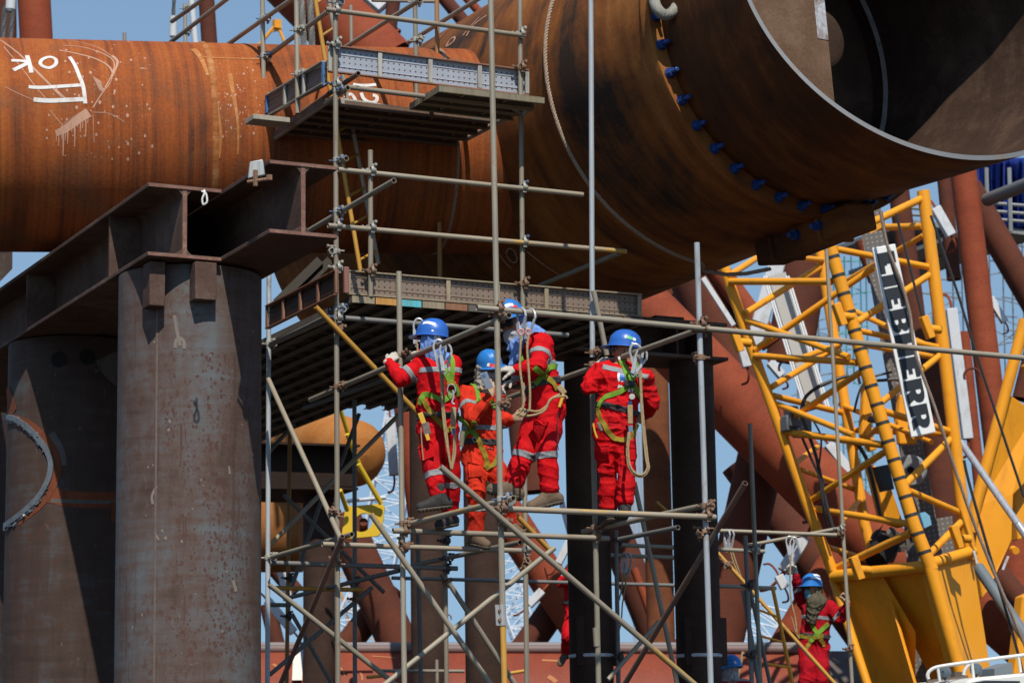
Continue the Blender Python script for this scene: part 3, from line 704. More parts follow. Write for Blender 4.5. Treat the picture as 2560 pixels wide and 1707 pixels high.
brace(JB, 2028, 560, 1972, 900, 116, 50, REDDARK)
brace(JB, 1500, 690, 1600, 800, 150, 46.5, REDPIPE)
leg = brace(JB, 2396, 330, 2508, 1240, 66, 50); brace(JB, 2505, 1220, 2590, 1800, 92, 49, REDPIPE)
m12 = brace(JB, 2420, 470, 2610, 800, 70, 52, REDDARK)
brace(JB, 2246, 470, 2296, 860, 52, 53, REDDARK); brace(JB, 2160, 600, 2195, 700, 50, 51); brace(JB, 2360, 440, 2385, 700, 36, 53, REDDARK)
brace(JB, 2408, 830, 2490, 1600, 30, 49.4); brace(JB, 2330, 830, 2400, 1700, 90, 55, REDDARK)
brace(JB, 2440, 1500, 2600, 1640, 130, 47, REDPIPE); brace(JB, 2490, 1430, 2600, 1560, 60, 46, REDDARK); brace(JB, 2560, 1000, 2600, 840, 60, 54, REDDARK)
for par, *a_ in ((m1, 1757, 695, 1834, 814, 13, 42), (m1, 1856, 868, 1868, 918, 24, 42), (m5, 1958, 1428, 2012, 1342, 32, 43.6), (m5, 1946, 1438, 1962, 1470, 22, 43), (m7, 1400, 1240, 1424, 1330, 14, 46.5), (m7, 1396, 1408, 1424, 1352, 18, 46), (m7, 1322, 1512, 1356, 1476, 20, 46), (leg, 2338, 520, 2378, 590, 25, 48), (leg, 2378, 772, 2419, 1098, 27, 47.6), (m12, 2475, 745, 2512, 805, 18, 50), (m8, 975, 1045, 985, 1188, 24, 47), (m8, 690, 1345, 720, 1500, 24, 49), (m8, 668, 1500, 735, 1580, 22, 49), (m1, 1925, 905, 1955, 940, 22, 45.5), (m1, 2070, 1110, 2125, 1180, 24, 44.5), (m8, 1205, 1330, 1185, 1560, 18, 47)):
    anode(par, *a_)
anode(leg, 1948, 640, 1882, 870, 42, 46, (0, 0))
# curved padeyes
for x, y, r_ in ((1860, 1000, 24), (1240, 1485, 14), (1975, 1450, 22), (1118, 1545, 10), (2430, 940, 20), (1965, 920, 18)):
    mb = MB(); c = at(x, y, 44); u_ = pxsize(r_, 44)
    mb.path([c + nrm(CM[0]) * u_ * math.cos(a) - nrm(CM[1]) * u_ * math.sin(a) for a in np.linspace(-.3, 3.6, 14)], u_ * .17, 6); mb.build('lifting_bow', REDDARK, JB)

# big red pipe lying across the bottom
t = thing('red_pipe', at(1300, 1710, 43), 'long red pipe lying across the bottom of the picture behind the scaffold feet', 'pipe')
p, q = at(560, 1800, 43), at(2052, 1800, 43.5); r_ = (p[2] * 0 + at(1300, 1620, 43.2)[2] - at(1300, 1800, 43.2)[2])
mb = MB(); mb.lathe([(r_, 0), (r_, np.linalg.norm(q - p))], p, q - p, 64); mb.build('pipe_wall', m_rust('red_primer', (.15, .034, .022), (.22, .050, .028), (.31, .085, .042), ring=.4, along=.4, spread=(.3, .5, .75), blot=.5, rough=.55), t, M=axisM(p, q))
q2 = at(2240, 1800, 43.6); mb = MB(); mb.lathe([(r_ * .97, 0), (r_ * .97, np.linalg.norm(q2 - q))], q, q2 - q, 64); mb.build('bare_section', MILL, t, M=axisM(q, q2))
hb = hit_cyl(p, q - p, r_); SCR = m_paint('orange_scrawl', (.40, .15, .06), .8)
for x0, y0, x1, y1, w in ((682, 1660, 700, 1672, .05), (740, 1680, 760, 1700, .06), (850, 1668, 862, 1690, .03), (1355, 1650, 1400, 1652, .05), (1900, 1622, 1915, 1632, .09), (760, 1660, 755, 1690, .03), (930, 1640, 990, 1644, .03), (1370, 1690, 1390, 1705, .08), (900, 1680, 905, 1700, .03)):
    mb = MB(); ribbon(mb, hb, ((x0, y0), ((x0 + x1) / 2 + 3, (y0 + y1) / 2), (x1, y1)), w, .004, .003); mb.build('scrawl', SCR, t)
mb = MB(); ribbon(mb, hb, ((732, 1660), (757, 1660)), .8, .006, .005, smooth=False, n=1); mb.build('paper_notice', m_paint('paper_notice', (.62, .60, .55), .8), t)
for y, lab, r2, mt in ((1613, 'upper of two thin rails running along the top of the red pipe', .055, (.20, .17, .17)), (1622, 'lower of two thin rails running along the top of the red pipe', .075, (.17, .11, .10))):
    tag(MB().tube(at(560, y, 42.6), at(2060, y, 43), r2, 12).build('pipe_rail', m_paint('rail', mt, .6)), lab, 'rail')
# orange pipe on its dark cradle beam, low left
t = thing('rusty_pipe', at(800, 1150, 44), 'orange rusty pipe with a rounded end, below the lower deck on the left', 'pipe')
p, q = at(640, 1085, 47), at(895, 1135, 43.5); r_ = pxsize(88, 46)
mb = MB(); L = np.linalg.norm(q - p); mb.lathe([(r_, 0), (r_, L * .5), (r_ * .98, L * .8), (r_ * .9, L * .98), (r_ * .7, L + r_ * .28), (r_ * .4, L + r_ * .42), (.01, L + r_ * .48)], p, q - p, 64)
mb.build('pipe_wall', m_rust('rust_pipe_far', (.16, .06, .022), (.36, .13, .03), (.42, .21, .07), ring=1.5, along=.3, spread=(.3, .46, .7)), t, M=axisM(p, q))
p2, q2_ = at(620, 1320, 46), at(756, 1320, 46); mb = MB(); mb.lathe([(pxsize(110, 46), 0), (pxsize(110, 46), np.linalg.norm(q2_ - p2)), (.01, np.linalg.norm(q2_ - p2) + .05)], p2, q2_ - p2, 48)
tag(mb.build('rusty_pipe', m_rust('rust_pipe_far_low', (.14, .06, .025), (.30, .12, .035), (.36, .19, .07), ring=1.2, along=.4), M=axisM(p2, q2_)), 'stub of brown rusty pipe behind the posts at lower left', 'pipe')
t = thing('cradle_beam', at(790, 1215, 41.5), 'dark box beam in shade carrying the orange pipe at lower left', 'steel beam')
DK = m_rust('shade_steel', (.02, .012, .009), (.03, .018, .013), (.05, .03, .022), ring=.5, along=.6)  # near-black colour stands in for the deck's shade on this beam
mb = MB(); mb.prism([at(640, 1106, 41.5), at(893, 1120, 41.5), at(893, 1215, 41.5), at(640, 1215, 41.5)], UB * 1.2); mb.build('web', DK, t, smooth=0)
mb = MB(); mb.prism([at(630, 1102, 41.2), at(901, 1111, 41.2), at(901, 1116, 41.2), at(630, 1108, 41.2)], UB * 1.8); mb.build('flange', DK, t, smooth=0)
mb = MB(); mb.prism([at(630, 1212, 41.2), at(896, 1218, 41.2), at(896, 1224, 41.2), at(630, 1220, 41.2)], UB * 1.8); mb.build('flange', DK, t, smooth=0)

# yellow bracket on a crane behind
YEL = m_paint('crane_yellow', (.76, .305, .013), .45, .08, (.52, .20, .02), 1.5, .3)
YEL2 = m_paint('bright_yellow', (.66, .42, .02), .4, .08, None, 2, .5)
t = thing('yellow_bracket', at(905, 1340, 40), 'yellow plate with a round hole on yellow struts, low behind the left posts', 'bracket')
C_ = at(908, 1302, 40); ex = nrm(at(963, 1264, 40) - at(864, 1272, 40)); ez = nrm(at(854, 1350, 40) - at(864, 1272, 40)); nn = np.cross(ex, ez)
import bmesh as _b
W2, H2, R2h = pxsize(50, 40), pxsize(41, 40), pxsize(24, 40)
mb = MB(); N_ = 32; outer = []; inner = []
for k in range(N_):
    a = 2 * math.pi * k / N_; ca, sa = math.cos(a), math.sin(a); sc = 1 / max(abs(ca) / W2, abs(sa) / H2)
    outer.append(C_ + ex * ca * sc + ez * sa * sc); inner.append(C_ + ex * ca * R2h + ez * (sa * R2h + .02))
th_ = nn * .10
vs = outer + inner + [p_ + th_ for p_ in outer] + [p_ + th_ for p_ in inner]; fs = []
for k in range(N_):
    j = (k + 1) % N_
    fs += [(k, j, N_ + j, N_ + k), (2 * N_ + k, 3 * N_ + k, 3 * N_ + j, 2 * N_ + j), (k, 2 * N_ + k, 2 * N_ + j, j), (N_ + k, N_ + j, 3 * N_ + j, 3 * N_ + k)]
mb.add(vs, fs); mb.build('plate', YEL2, t, smooth=30)
for x0, y0, x1, y1, w in ((850, 1020, 872, 1090, 11), (896, 1160, 953, 1258, 13), (850, 1225, 868, 1275, 12), (868, 1085, 900, 1165, 12)):
    mb = MB(); mb.tube(at(x0, y0, 39.6), at(x1, y1, 39.9), pxsize(w / 2, 40), 14); mb.build('strut', YEL2, t)
mb = MB(); mb.tube(C_ + nn * .1, C_ + nn * .5 + ez * .15, R2h * .45, 20); mb.build('pin', REDDARK, t)
mb = MB(); mb.tube(at(868, 1252, 40.3), at(965, 1243, 40.3), .03); mb.tube(at(868, 1252, 40.3), at(870, 1268, 40.3), .03); mb.build('handrail', PRIMER, t)

# ------------------------------------------------------------------ yellow lattice crane
CR = thing('crawler_crane', at(2250, 1700, 38), 'yellow lattice boom crane with a tall white and black name board, at right', 'crane')
def chord(pts, w, name='chord', mat=YEL):
    mb = MB(); P_ = [at(x, y, Y) for x, y, Y in pts]; mb.path(P_, 0, 20, rs=[pxsize(w / 2, p_[2]) for p_ in pts]); return mb.build(name, mat, CR)
chord([(1806, 655, 39.4), (1868, 840, 39.4), (2014, 1250, 39.2), (2090, 1450, 39.2)], 28)
cB = chord([(2070, 600, 37.6), (2159, 904, 37.6), (2283, 1307, 37.6), (2330, 1425, 37.6)], 34)
chord([(2308, 478, 38.4), (2363, 904, 38.4), (2411, 1307, 38.4), (2430, 1400, 38.4)], 33)
chord([(2046, 600, 40.6), (2091, 880, 40.5), (2161, 1307, 40.3), (2186, 1400, 40.2)], 27)
ya, yb, yc, yd = 39.3, 37.65, 38.4, 40.5
for a_ in ((1826, 704, 2078, 704, ya, yb, 18), (1861, 785, 2049, 668, ya, yd, 17), (1868, 801, 2122, 892, ya, yb, 16), (1887, 875, 2185, 668, ya, yc, 17), (1887, 889, 2143, 906, ya, yb, 17), (1822, 690, 1900, 640, ya, yd, 17), (1928, 968, 2078, 877, ya, yd, 16), (1934, 989, 2116, 1034, ya, yd, 16), (1943, 1010, 2134, 1087, ya, yb, 15), (1958, 1060, 2154, 928, ya, yb, 16), (1955, 1078, 2208, 1112, ya, yb, 18), (2003, 1174, 2146, 1227, ya, yd, 13), (1985, 1160, 2045, 1115, ya, yd, 14), (2021, 1254, 2217, 1126, ya, yb, 17), (2027, 1269, 2276, 1310, ya, yb, 17), (2083, 1424, 2279, 1330, ya, yb, 20), (2074, 1368, 2176, 1401, ya, yd, 14), (2107, 1300, 2157, 1240, ya, yd, 14), (1990, 900, 2100, 860, ya, yd, 15), (1950, 640, 2055, 650, ya, yd, 15),
           (2091, 623, 2329, 669, yb, yc, 17), (2143, 805, 2329, 684, yb, yc, 18), (2149, 827, 2352, 869, yb, yc, 15), (2203, 1006, 2354, 885, yb, yc, 17), (2211, 1028, 2380, 1080, yb, yc, 18), (2264, 1210, 2380, 1094, yb, yc, 19), (2274, 1227, 2409, 1285, yb, yc, 17), (2320, 1388, 2410, 1298, yb, yc, 19), (2130, 580, 2310, 494, yb, yc, 20), (2060, 572, 2308, 566, yd, yc, 17), (2095, 715, 2310, 588, yd, yc, 14), (2092, 850, 2352, 895, yd, yc, 15), (2130, 1075, 2378, 1085, yd, yc, 15), (2140, 1120, 2215, 1050, yd, yb, 13), (2100, 1010, 2330, 1105, yd, yc, 13), (2098, 760, 2352, 880, yd, yc, 14)):
    x0, y0, x1, y1, A_, B_, w = a_
    mb = MB(); mb.tube(at(x0, y0, A_), at(x1, y1, B_), pxsize(w / 2, A_), 14); mb.build('lacing', YEL, CR)
TIE = m_paint('black_tie', (.03, .03, .03), .6)
# strips of tape round the chords
for y in list(range(640, 1390, 46)):
    mb = MB(); x = np.interp(y, [600, 904, 1307, 1425], [2070, 2159, 2283, 2330]); x2 = x + 2.6; mb.tube(at(x, y, 37.6), at(x2, y + 8, 37.6), pxsize(17.6, 37.6), 20); mb.build('cable_tie', TIE, cB)
# foot: two tapered plates on the side, bright front plate
def plate(pts, d, name='foot_plate', mat=YEL):
    mb = MB(); mb.prism([at(*p_) for p_ in pts], d); return mb.build(name, mat, CR, smooth=0, bevel=.02)
plate([(2083, 1446, 39.2), (2206, 1437, 38.4), (2290, 1580, 38.3), (2288, 1720, 38.7), (2170, 1720, 39.6)], UB * .12)
plate([(2206, 1437, 38.5), (2325, 1418, 37.6), (2412, 1700, 38.3), (2400, 1720, 38.4), (2352, 1720, 38.8), (2290, 1580, 38.7)], UB * .12)
plate([(2326, 1414, 37.6), (2432, 1385, 38.4), (2484, 1720, 38.4), (2412, 1720, 37.6)], UB * .3)
plate([(2288, 1720, 38.2), (2206, 1437, 38.5), (2195, 1440, 39.6), (2240, 1720, 39.6)], UA * .06)
for a_ in ((2083, 1440, 2330, 1414, 39.1, 37.6, 30), (2322, 1410, 2432, 1378, 37.6, 38.4, 30), (2083, 1446, 2172, 1720, 39.2, 38.8, 22), (2326, 1418, 2412, 1720, 37.6, 37.6, 34)):
    x0, y0, x1, y1, A_, B_, w = a_; mb = MB(); mb.tube(at(x0, y0, A_), at(x1, y1, B_), pxsize(w / 2, A_), 18); mb.build('foot_tube', YEL, CR)
mb = MB(); mb.bar(at(2434, 1376, 38.2), at(2442, 1408, 38.2), .06, .03); mb.build('reflector', PRIMER, CR)
# name board
SB = thing('name_board', at(2300, 1080, 37.4), 'tall white board with LIEBHERR in big black letters reading downwards', 'sign')
cs = [np.array(at(x, y, 37.35)) for x, y in ((2180, 620), (2238, 609), (2339.6, 1080), (2278.5, 1093))]
nb_ = nrm(np.cross(cs[1] - cs[0], cs[3] - cs[0]))
if nb_ @ np.array([0, 1, 0]) > 0: nb_ = -nb_
WHT = m_paint('sign_white', (.74, .74, .72), .45, .04); BLK = m_paint('sign_black', (.018, .022, .028), .4, .2)
mb = MB(); mb.prism([c - nb_ * .06 for c in cs], nb_ * .06); mb.build('board', WHT, SB, smooth=0, bevel=.012)
def bp(a, b, off):       # a along the text (downwards), b from the letter foot (left) to its head (right)
    l = cs[0] * (1 - a) + cs[3] * a; r = cs[1] * (1 - a) + cs[2] * a; return l * (1 - b) + r * b + nb_ * off
# letters in a unit cell: x along the text 0..1, y height 0..1 ; polygons with holes as strokes
LET = {'L': [[(0, 0), (1, 0), (1, .30), (.62, .30), (.62, .46), (.55, .46), (.55, 1), (0, 1)]],
       'I': [[(0, 0), (1, 0), (1, 1), (0, 1)]],
       'E': [[(0, 0), (1, 0), (1, .26), (.56, .26), (.56, .40), (.82, .40), (.82, .62), (.56, .62), (.56, .76), (1, .76), (1, 1), (0, 1)]],
       'H': [[(0, 0), (.44, 0), (.44, .36), (.58, .36), (.58, 0), (1, 0), (1, 1), (.58, 1), (.58, .64), (.44, .64), (.44, 1), (0, 1)]],
       'B': [[(0, 0), (.70, 0), (.88, .05), (1, .2), (1, .36), (.92, .48), (.84, .52), (.92, .58), (.97, .68), (.97, .80), (.86, .95), (.68, 1), (0, 1)]],
       'R': [[(0, 0), (.44, 0), (.44, .34), (.60, 0), (1.04, 0), (.84, .38), (.95, .50), (1, .66), (.97, .84), (.84, .96), (.66, 1), (0, 1)]]}
HOL = {'B': [[(.46, .18), (.60, .18), (.66, .25), (.66, .33), (.60, .40), (.46, .40)], [(.46, .60), (.58, .60), (.64, .66), (.64, .75), (.58, .82), (.46, .82)]], 'R': [[(.46, .56), (.58, .56), (.64, .64), (.64, .74), (.58, .82), (.46, .82)]]}
seq = [('L', .96), ('I', .50), ('E', .92), ('B', 1.04), ('H', 1.0), ('E', .92), ('R', 1.06), ('R', 1.06)]; gap = .10
tot = sum(w for _, w in seq) + gap * 7; pos = .035; scl = (.965 - .035) / tot
for ch, w in seq:
    for pl in LET[ch]:
        mb = MB(); P_ = [bp(pos + x * w * scl, .14 + .74 * y, .004) for x, y in pl]
        mb.v = [tuple(p_) for p_ in P_] + [tuple(p_ + nb_ * .004) for p_ in P_]; n_ = len(P_)
        import mathutils.geometry as _g
        tri = _g.tessellate_polygon([[Vector((x, y, 0)) for x, y in pl]])
        mb.f = [tuple(n_ + i for i in tr) for tr in tri] + [(k, (k + 1) % n_, n_ + (k + 1) % n_, n_ + k) for k in range(n_)]; mb.m = [0] * len(mb.f)
        lo_b = mb.build('letter', BLK, SB, smooth=0)
    for pl in HOL.get(ch, []):
        mb = MB(); mb.prism([bp(pos + x * w * scl, .14 + .74 * y, .009) for x, y in pl], nb_ * .002); mb.build('letter_opening', WHT, SB, smooth=0)
    pos += (w + gap) * scl
# perforated walkway, sheave, cabinets, hoses
PERFG = m_perf('walkway_mesh', (.13, .115, .10), (.22, .22, .225), .075, .075, .017)
mb = MB(); p, q = at(2172, 520, 40.0), at(2335, 1440, 39.6); ex = nrm(q - p); ey = nrm(np.cross(ex, ray(2250, 980))); Mw = Matrix(((ex[0], ey[0], 0, p[0]), (ex[1], ey[1], 0, p[1]), (ex[2], ey[2], 0, p[2]), (0, 0, 0, 1)))
ez_ = np.cross(ex, ey); Mw[0][2], Mw[1][2], Mw[2][2] = ez_
mb.box((p + q) / 2, ex, ey, ez_, np.linalg.norm(q - p) / 2, pxsize(30, 40), .03); mb.build('walkway', PERFG, CR, M=Mw, smooth=0)
mb = MB(); p3, q3 = at(2320, 1300, 39.6), at(2350, 1720, 39.4); mb.box((p3 + q3) / 2, q3 - p3, ey, np.cross(nrm(q3 - p3), ey), np.linalg.norm(q3 - p3) / 2, pxsize(60, 40), .03); mb.build('walkway', PERFG, CR, M=Mw, smooth=0)
c_ = at(2277, 1176, 39.0); mb = MB(); mb.lathe([(.01, -.06), (pxsize(36, 39), -.06), (pxsize(40, 39), -.03), (pxsize(40, 39), .03)], c_, np.array([.25, 1, .1]), 40); sh = mb.build('sheave', m_paint('sheave_grey', (.25, .27, .27), .5), CR)
mb = MB(); mb.tube(c_ - np.array([.02, .09, 0]), c_ - np.array([.0, .05, 0]), .05, 16); mb.build('hub', HOLE, sh)
mb = MB(); mb.prism([at(2191, 1166, 38.6), at(2222, 1160, 38.6), at(2236, 1222, 38.6), at(2210, 1228, 38.6)], UB * .12); mb.build('dark_panel', BLK, CR)
BLUEBOX = m_paint('blue_box', (.16, .38, .52), .5)
mb = MB(); mb.prism([at(2294, 1284, 37.9), at(2312, 1279, 37.9), at(2324, 1288, 37.9), at(2329, 1311, 37.9), at(2308, 1321, 37.9)], UB * .25); mb.build('blue_box', BLUEBOX, CR)
plate([(2178, 1160, 39.2), (2212, 1172, 39.2), (2256, 1300, 39), (2262, 1318, 39), (2212, 1300, 39.2)], UB * .2, 'cabinet')
plate([(2160, 962, 39.3), (2182, 975, 39.3), (2180, 1090, 39.3), (2198, 1110, 39.3), (2192, 1124, 39.3), (2176, 1128, 39.3), (2154, 1085, 39.3)], UB * .1, 'bracket')
plate([(2250, 985, 39.3), (2270, 990, 39.3), (2272, 1075, 39.3), (2294, 1095, 39.3), (2292, 1110, 39.3), (2250, 1110, 39.3), (2244, 1060, 39.3)], UB * .1, 'bracket')
mb = MB(); mb.tube(at(2170, 1047, 38.8), at(2200, 1052, 38.8), pxsize(8, 39), 12); mb.build('bracket', m_paint('dark_grey', (.07, .07, .075), .5), CR)
HOSE = m_paint('black_hose', (.025, .025, .025), .5)
for w, ps in ((9, ((2122, 938), (2060, 960), (2016, 990), (2004, 1030), (2020, 1080), (2040, 1140), (2056, 1210), (2066, 1260), (2085, 1330))), (6, ((2110, 940), (2045, 965), (2012, 1000), (2010, 1060))), (7, ((2006, 1095), (2030, 1150), (2050, 1200), (2062, 1290), (2078, 1345))), (10, ((2098, 1102), (2140, 1110), (2160, 1135), (2172, 1165), (2190, 1240), (2204, 1300))), (5, ((2025, 1040), (2052, 1090), (2048, 1160))), (8, ((2150, 960), (2148, 930), (2190, 950), (2240, 948), (2260, 960))), (6, ((2135, 1030), (2150, 975), (2175, 945), (2230, 930)))):
    mb = MB(); mb.path(spline([at(x, y, 38.9) for x, y in ps], 8), pxsize(w / 2, 39), 8); mb.build('hose', HOSE, CR)
mb = MB(); mb.box(at(1990, 1060, 39.2), UA, UB, UZ, .22, .1, .12); mb.box(at(1978, 1042, 39.1), UA, UB, UZ, .08, .1, .16); mb.box(at(2000, 1082, 39.1), UA, UB, UZ, .10, .08, .07); mb.build('valve_block', m_paint('valve_grey', (.12, .125, .13), .45), CR, bevel=.02)
mb = MB()
for i in range(26):
    x, y = 2185 + 100 * RNG.random(), 1325 + 85 * RNG.random(); mb.box(at(x, y, 38.9 + RNG.random() * .6), RNG.random(3) - .5, RNG.random(3), RNG.random(3), .03 + .1 * RNG.random(), .05, .04 + .06 * RNG.random())
mb.build('winch_gear', m_paint('greasy_gear', (.06, .05, .04), .5, .8), CR)
mb = MB(); mb.tube(at(2188, 1400, 38.8), at(2216, 1360, 39), .18, 20); mb.build('motor', HOLE, CR)
for x, y in ((1850, 855), (2107, 790), (2326, 822), (2400, 1345), (2150, 1423)):
    mb = MB(); c_ = at(x, y, 37.5); mb.tube(c_, c_ + np.array([.16, .05, -.01]), .06, 14); mb.box(c_ + np.array([-.05, -.02, .02]), (1, 0, .3), UB, (-.3, 0, 1), .05, .05, .17); mb.build('pin_bracket', YEL, CR, bevel=.01)
mb = MB(); mb.prism([at(2168, 581, 37.5), at(2172, 570, 37.5), at(2208, 553, 37.5), at(2214, 556, 37.5), at(2212, 565, 37.5), at(2178, 583, 37.5)], UB * .02); mb.build('number_plate', YEL, CR)
# A frame on the right
chord([(2562, 800, 40), (2500, 1035, 40), (2440, 1260, 40), (2428, 1330, 40)], 30, 'a_frame_leg')
plate([(2523, 985, 40.1), (2590, 1030, 40.4), (2590, 1180, 40.4), (2534, 1236, 40.2), (2530, 1350, 40.2), (2476, 1468, 40.1), (2456, 1495, 40.1), (2438, 1380, 40.1), (2446, 1262, 40.1)], UB * .2, 'a_frame_plate')
plate([(2530, 1180, 40.6), (2600, 1150, 40.6), (2600, 1330, 40.6), (2545, 1350, 40.6)], UB * .2, 'a_frame_plate')
plate([(2556, 1490, 40), (2600, 1470, 40), (2600, 1720, 40), (2528, 1720, 40), (2540, 1640, 40)], UB * .2, 'a_frame_plate')
mb = MB(); mb.tube(at(2532, 1372, 39.9), at(2540, 1376, 39.7), pxsize(9, 40), 18); mb.build('pin_bracket', YEL, CR)
mb = MB(); mb.bar(at(2520, 1390, 39.9), at(2506, 1424, 39.9), .07, .03); mb.build('reflector', PRIMER, CR)
plate([(2560, 912, 40), (2590, 900, 40), (2590, 1000, 40)], UB * .1, 'a_frame_plate')
CHR = m_tube('polished_rod', (.34, .37, .42), None, .5, .3, .15)
mb = MB(); mb.tube(at(2402, 1105, 39), at(2545, 1310, 38), pxsize(9, 39), 20); mb.tube(at(2545, 1310, 38), at(2600, 1390, 37.8), pxsize(10, 39), 20); mb.build('ram', CHR, CR)
mb = MB(); mb.tube(at(2446, 1418, 39), at(2570, 1600, 38), pxsize(15, 39), 20); mb.build('ram', m_paint('ram_grey', (.13, .16, .18), .45), CR)
WR = m_tube('boom_wire', (.24, .18, .14), None, .5, .7, .3)
for lab, w, ps, mt in (('pale twisted wire rope running down in front of the crane name board', .024, ((2201, 529), (2220, 620), (2253, 707), (2275, 788), (2289, 885), (2337, 1019), (2435, 1307), (2570, 1630)), WR), ):
    tag(twisted(spline([at(x, y, 36.9) for x, y in ps], 8), w, 4, .16).build('wire_rope', mt), lab, 'wire rope')
for lab, w, ps in (('dark cable hanging beside the pale wire rope in front of the crane name board', .022, ((2203, 529), (2224, 640), (2242, 700), (2272, 780), (2280, 850))), ('thin dark cable crossing the right crane chord from top to bottom', .02, ((2327, 539), (2390, 720), (2447, 904), (2560, 1242))), ('thin dark cable running down to the white cab at lower right', .022, ((2410, 1150), (2432, 1240), (2542, 1621), (2556, 1690))), ('thin grey cable running down behind the crane name board', .02, ((2240, 535), (2270, 650), (2305, 790)))):
    mb = MB(); mb.path(spline([at(x, y, 37.0) for x, y in ps], 6), w, 6); tag(mb.build('cable', HOSE), lab, 'cable')

# beige box girder seen between the crane chords
t = thing('box_girder', at(1985, 860, 44), 'leaning beige box with white edge rails behind the crane boom', 'box girder')
p, q = at(1940, 690, 44), at(2042, 1020, 44)
mb = MB(); mb.bar(p, q, pxsize(46, 44), .3, (0, -1, 0)); mb.build('box', m_paint('beige_paint', (.42, .40, .36), .5, .1), t)
for s_ in (-1, 1):
    for k_ in (0, 6): mb = MB(); mb.bar(at(1940 + s_ * (25 + k_), 690, 43.7), at(2042 + s_ * (25 + k_), 1020, 43.7), pxsize(4, 44), .05, (0, -1, 0)); mb.build('edge_rail', WHT, t)

# white vehicle cab, bottom right
t = thing('service_vehicle', at(2460, 1720, 30), 'white roofed vehicle cab with a white handrail in the bottom right corner', 'vehicle')
CREAM = m_paint('cab_white', (.66, .66, .62), .35, .05)
roof = [(2412, 1712), (2418, 1702), (2428, 1697), (2445, 1692), (2500, 1687), (2600, 1678), (2600, 1740), (2412, 1740)]
mb = MB(); mb.prism([at(x, y, 29.5) for x, y in roof], UB * 2.0); mb.build('roof', CREAM, t, bevel=.03)
mb = MB(); mb.prism([at(x, y, 29.44) for x, y in ((2430, 1706), (2462, 1700), (2550, 1701), (2552, 1740), (2424, 1740))], UB * .03); mb.build('window', m_paint('dark_glass', (.02, .022, .026), .15, .1, None, 2, .6), t)
rail = spline([at(x, y, 29.7) for x, y in ((2321, 1697), (2319, 1688), (2324, 1677), (2342, 1667), (2390, 1659), (2442, 1652), (2500, 1644), (2600, 1632))], 6)
mb = MB(); mb.path(rail, .022, 10); mb.path(spline([at(x, y, 29.9) for x, y in ((2409, 1686), (2412, 1674), (2422, 1662), (2436, 1655))], 6), .02, 10)
for x0, y0, x1, y1 in ((2344, 1667, 2349, 1702), (2430, 1656, 2434, 1695), (2546, 1640, 2552, 1680)): mb.tube(at(x0, y0, 29.7), at(x1, y1, 29.7), .018)
mb.build('handrail', CREAM, t)
for x, y in ((2362, 1680), (2440, 1673)):
    mb = MB(); c_ = at(x, y, 29.9); mb.lathe([(.01, .06), (.06, .05), (.075, .0), (.07, -.02), (.01, -.03)], c_, (-.5, -1, .1), 20); mb.tube(c_, c_ - UZ * .09, .012); mb.build('floodlight', m_paint('lamp_grey', (.10, .13, .16), .35), t)
mb = MB(); mb.tube(at(2318, 1712, 30.2), at(2420, 1700, 30.2), .06); mb.box(at(2392, 1690, 30.4), UA, UB, UZ, .07, .06, .05); mb.build('engine_cover', m_paint('grease', (.09, .07, .05), .6), t)
mb = MB(); mb.prism([at(2486, 1670, 31), at(2530, 1655, 31), at(2534, 1690, 31), at(2486, 1692, 31)], UB * .3); mb.build('side_panel', m_paint('panel_grey', (.17, .20, .22), .5), t)

# hoist ropes, white lattice booms and the far scaffolding
PALE = m_paint('far_white_steel', (.60, .64, .70), .5, .06); ROPEF = m_paint('far_rope', (.30, .35, .42), .6, .1)
for k in range(12):
    x0 = 1566 + k * 3.4; mb = MB(); mb.tube(at(x0, 1080, 70), at(x0 + 22 + k * 1.6, 1640, 70), .02 if k % 3 else .035, 6)
    tag(mb.build('hoist_rope', ROPEF), 'pale vertical hoist rope in the bundle behind the man on the right', 'wire rope', 'bundle of pale hoist ropes behind the man on the right')
def lattice(name, label, cat, p, q, w, d, n, r, mat, group=None):
    t = thing(name, p, label, cat, group); z = nrm(q - p); x = nrm(np.cross(z, np.array([0, 1, 0.01]))); y = np.cross(z, x)
    cn = [(-1, -1), (1, -1), (1, 1), (-1, 1)]
    P_ = lambda i, k: p + (q - p) * (i / n) + x * cn[k % 4][0] * w / 2 + y * cn[k % 4][1] * d / 2
    for k in range(4): mb = MB(); mb.tube(P_(0, k), P_(n, k), r, 8); mb.build('chord', mat, t)
    mb = MB()
    for i in range(n):
        for k in range(4):
            a, b = (P_(i, k), P_(i + 1, k + 1)) if (i + k) % 2 else (P_(i, k + 1), P_(i + 1, k)); mb.tube(a, b, r * .55, 6); mb.tube(P_(i, k), P_(i, k + 1), r * .5, 6)
    mb.build('lacing', mat, t); return t
lattice('lattice_boom', 'white lattice crane boom rising beyond the yellow bracket', 'crane boom', at(940, 1420, 75), at(1010, 1040, 75), 1.00, 0.80, 9, 0.036, PALE)
lattice('lattice_boom', 'white lattice boom leaning across the sky below the bending man', 'crane boom', at(1335, 1600, 80), at(1240, 1340, 80), 1.10, 0.80, 6, 0.038, PALE)
lattice('lattice_boom', 'white lattice boom glimpsed beside the front diagonal under the bending man', 'crane boom', at(1265, 1460, 82), at(1330, 1640, 82), 0.80, 0.65, 5, 0.034, PALE)
lattice('lattice_boom', 'white lattice frame low behind the orange ladder at right', 'crane boom', at(1835, 1640, 78), at(1925, 1500, 78), 1.40, 0.80, 4, 0.050, PALE)
lattice('lattice_boom', 'white lattice piece low behind the left posts beside the dark brace', 'crane boom', at(855, 1600, 80), at(915, 1470, 80), 0.80, 0.65, 4, 0.042, PALE)
FARY = m_paint('far_orange_steel', (.55, .27, .07), .5, .06)
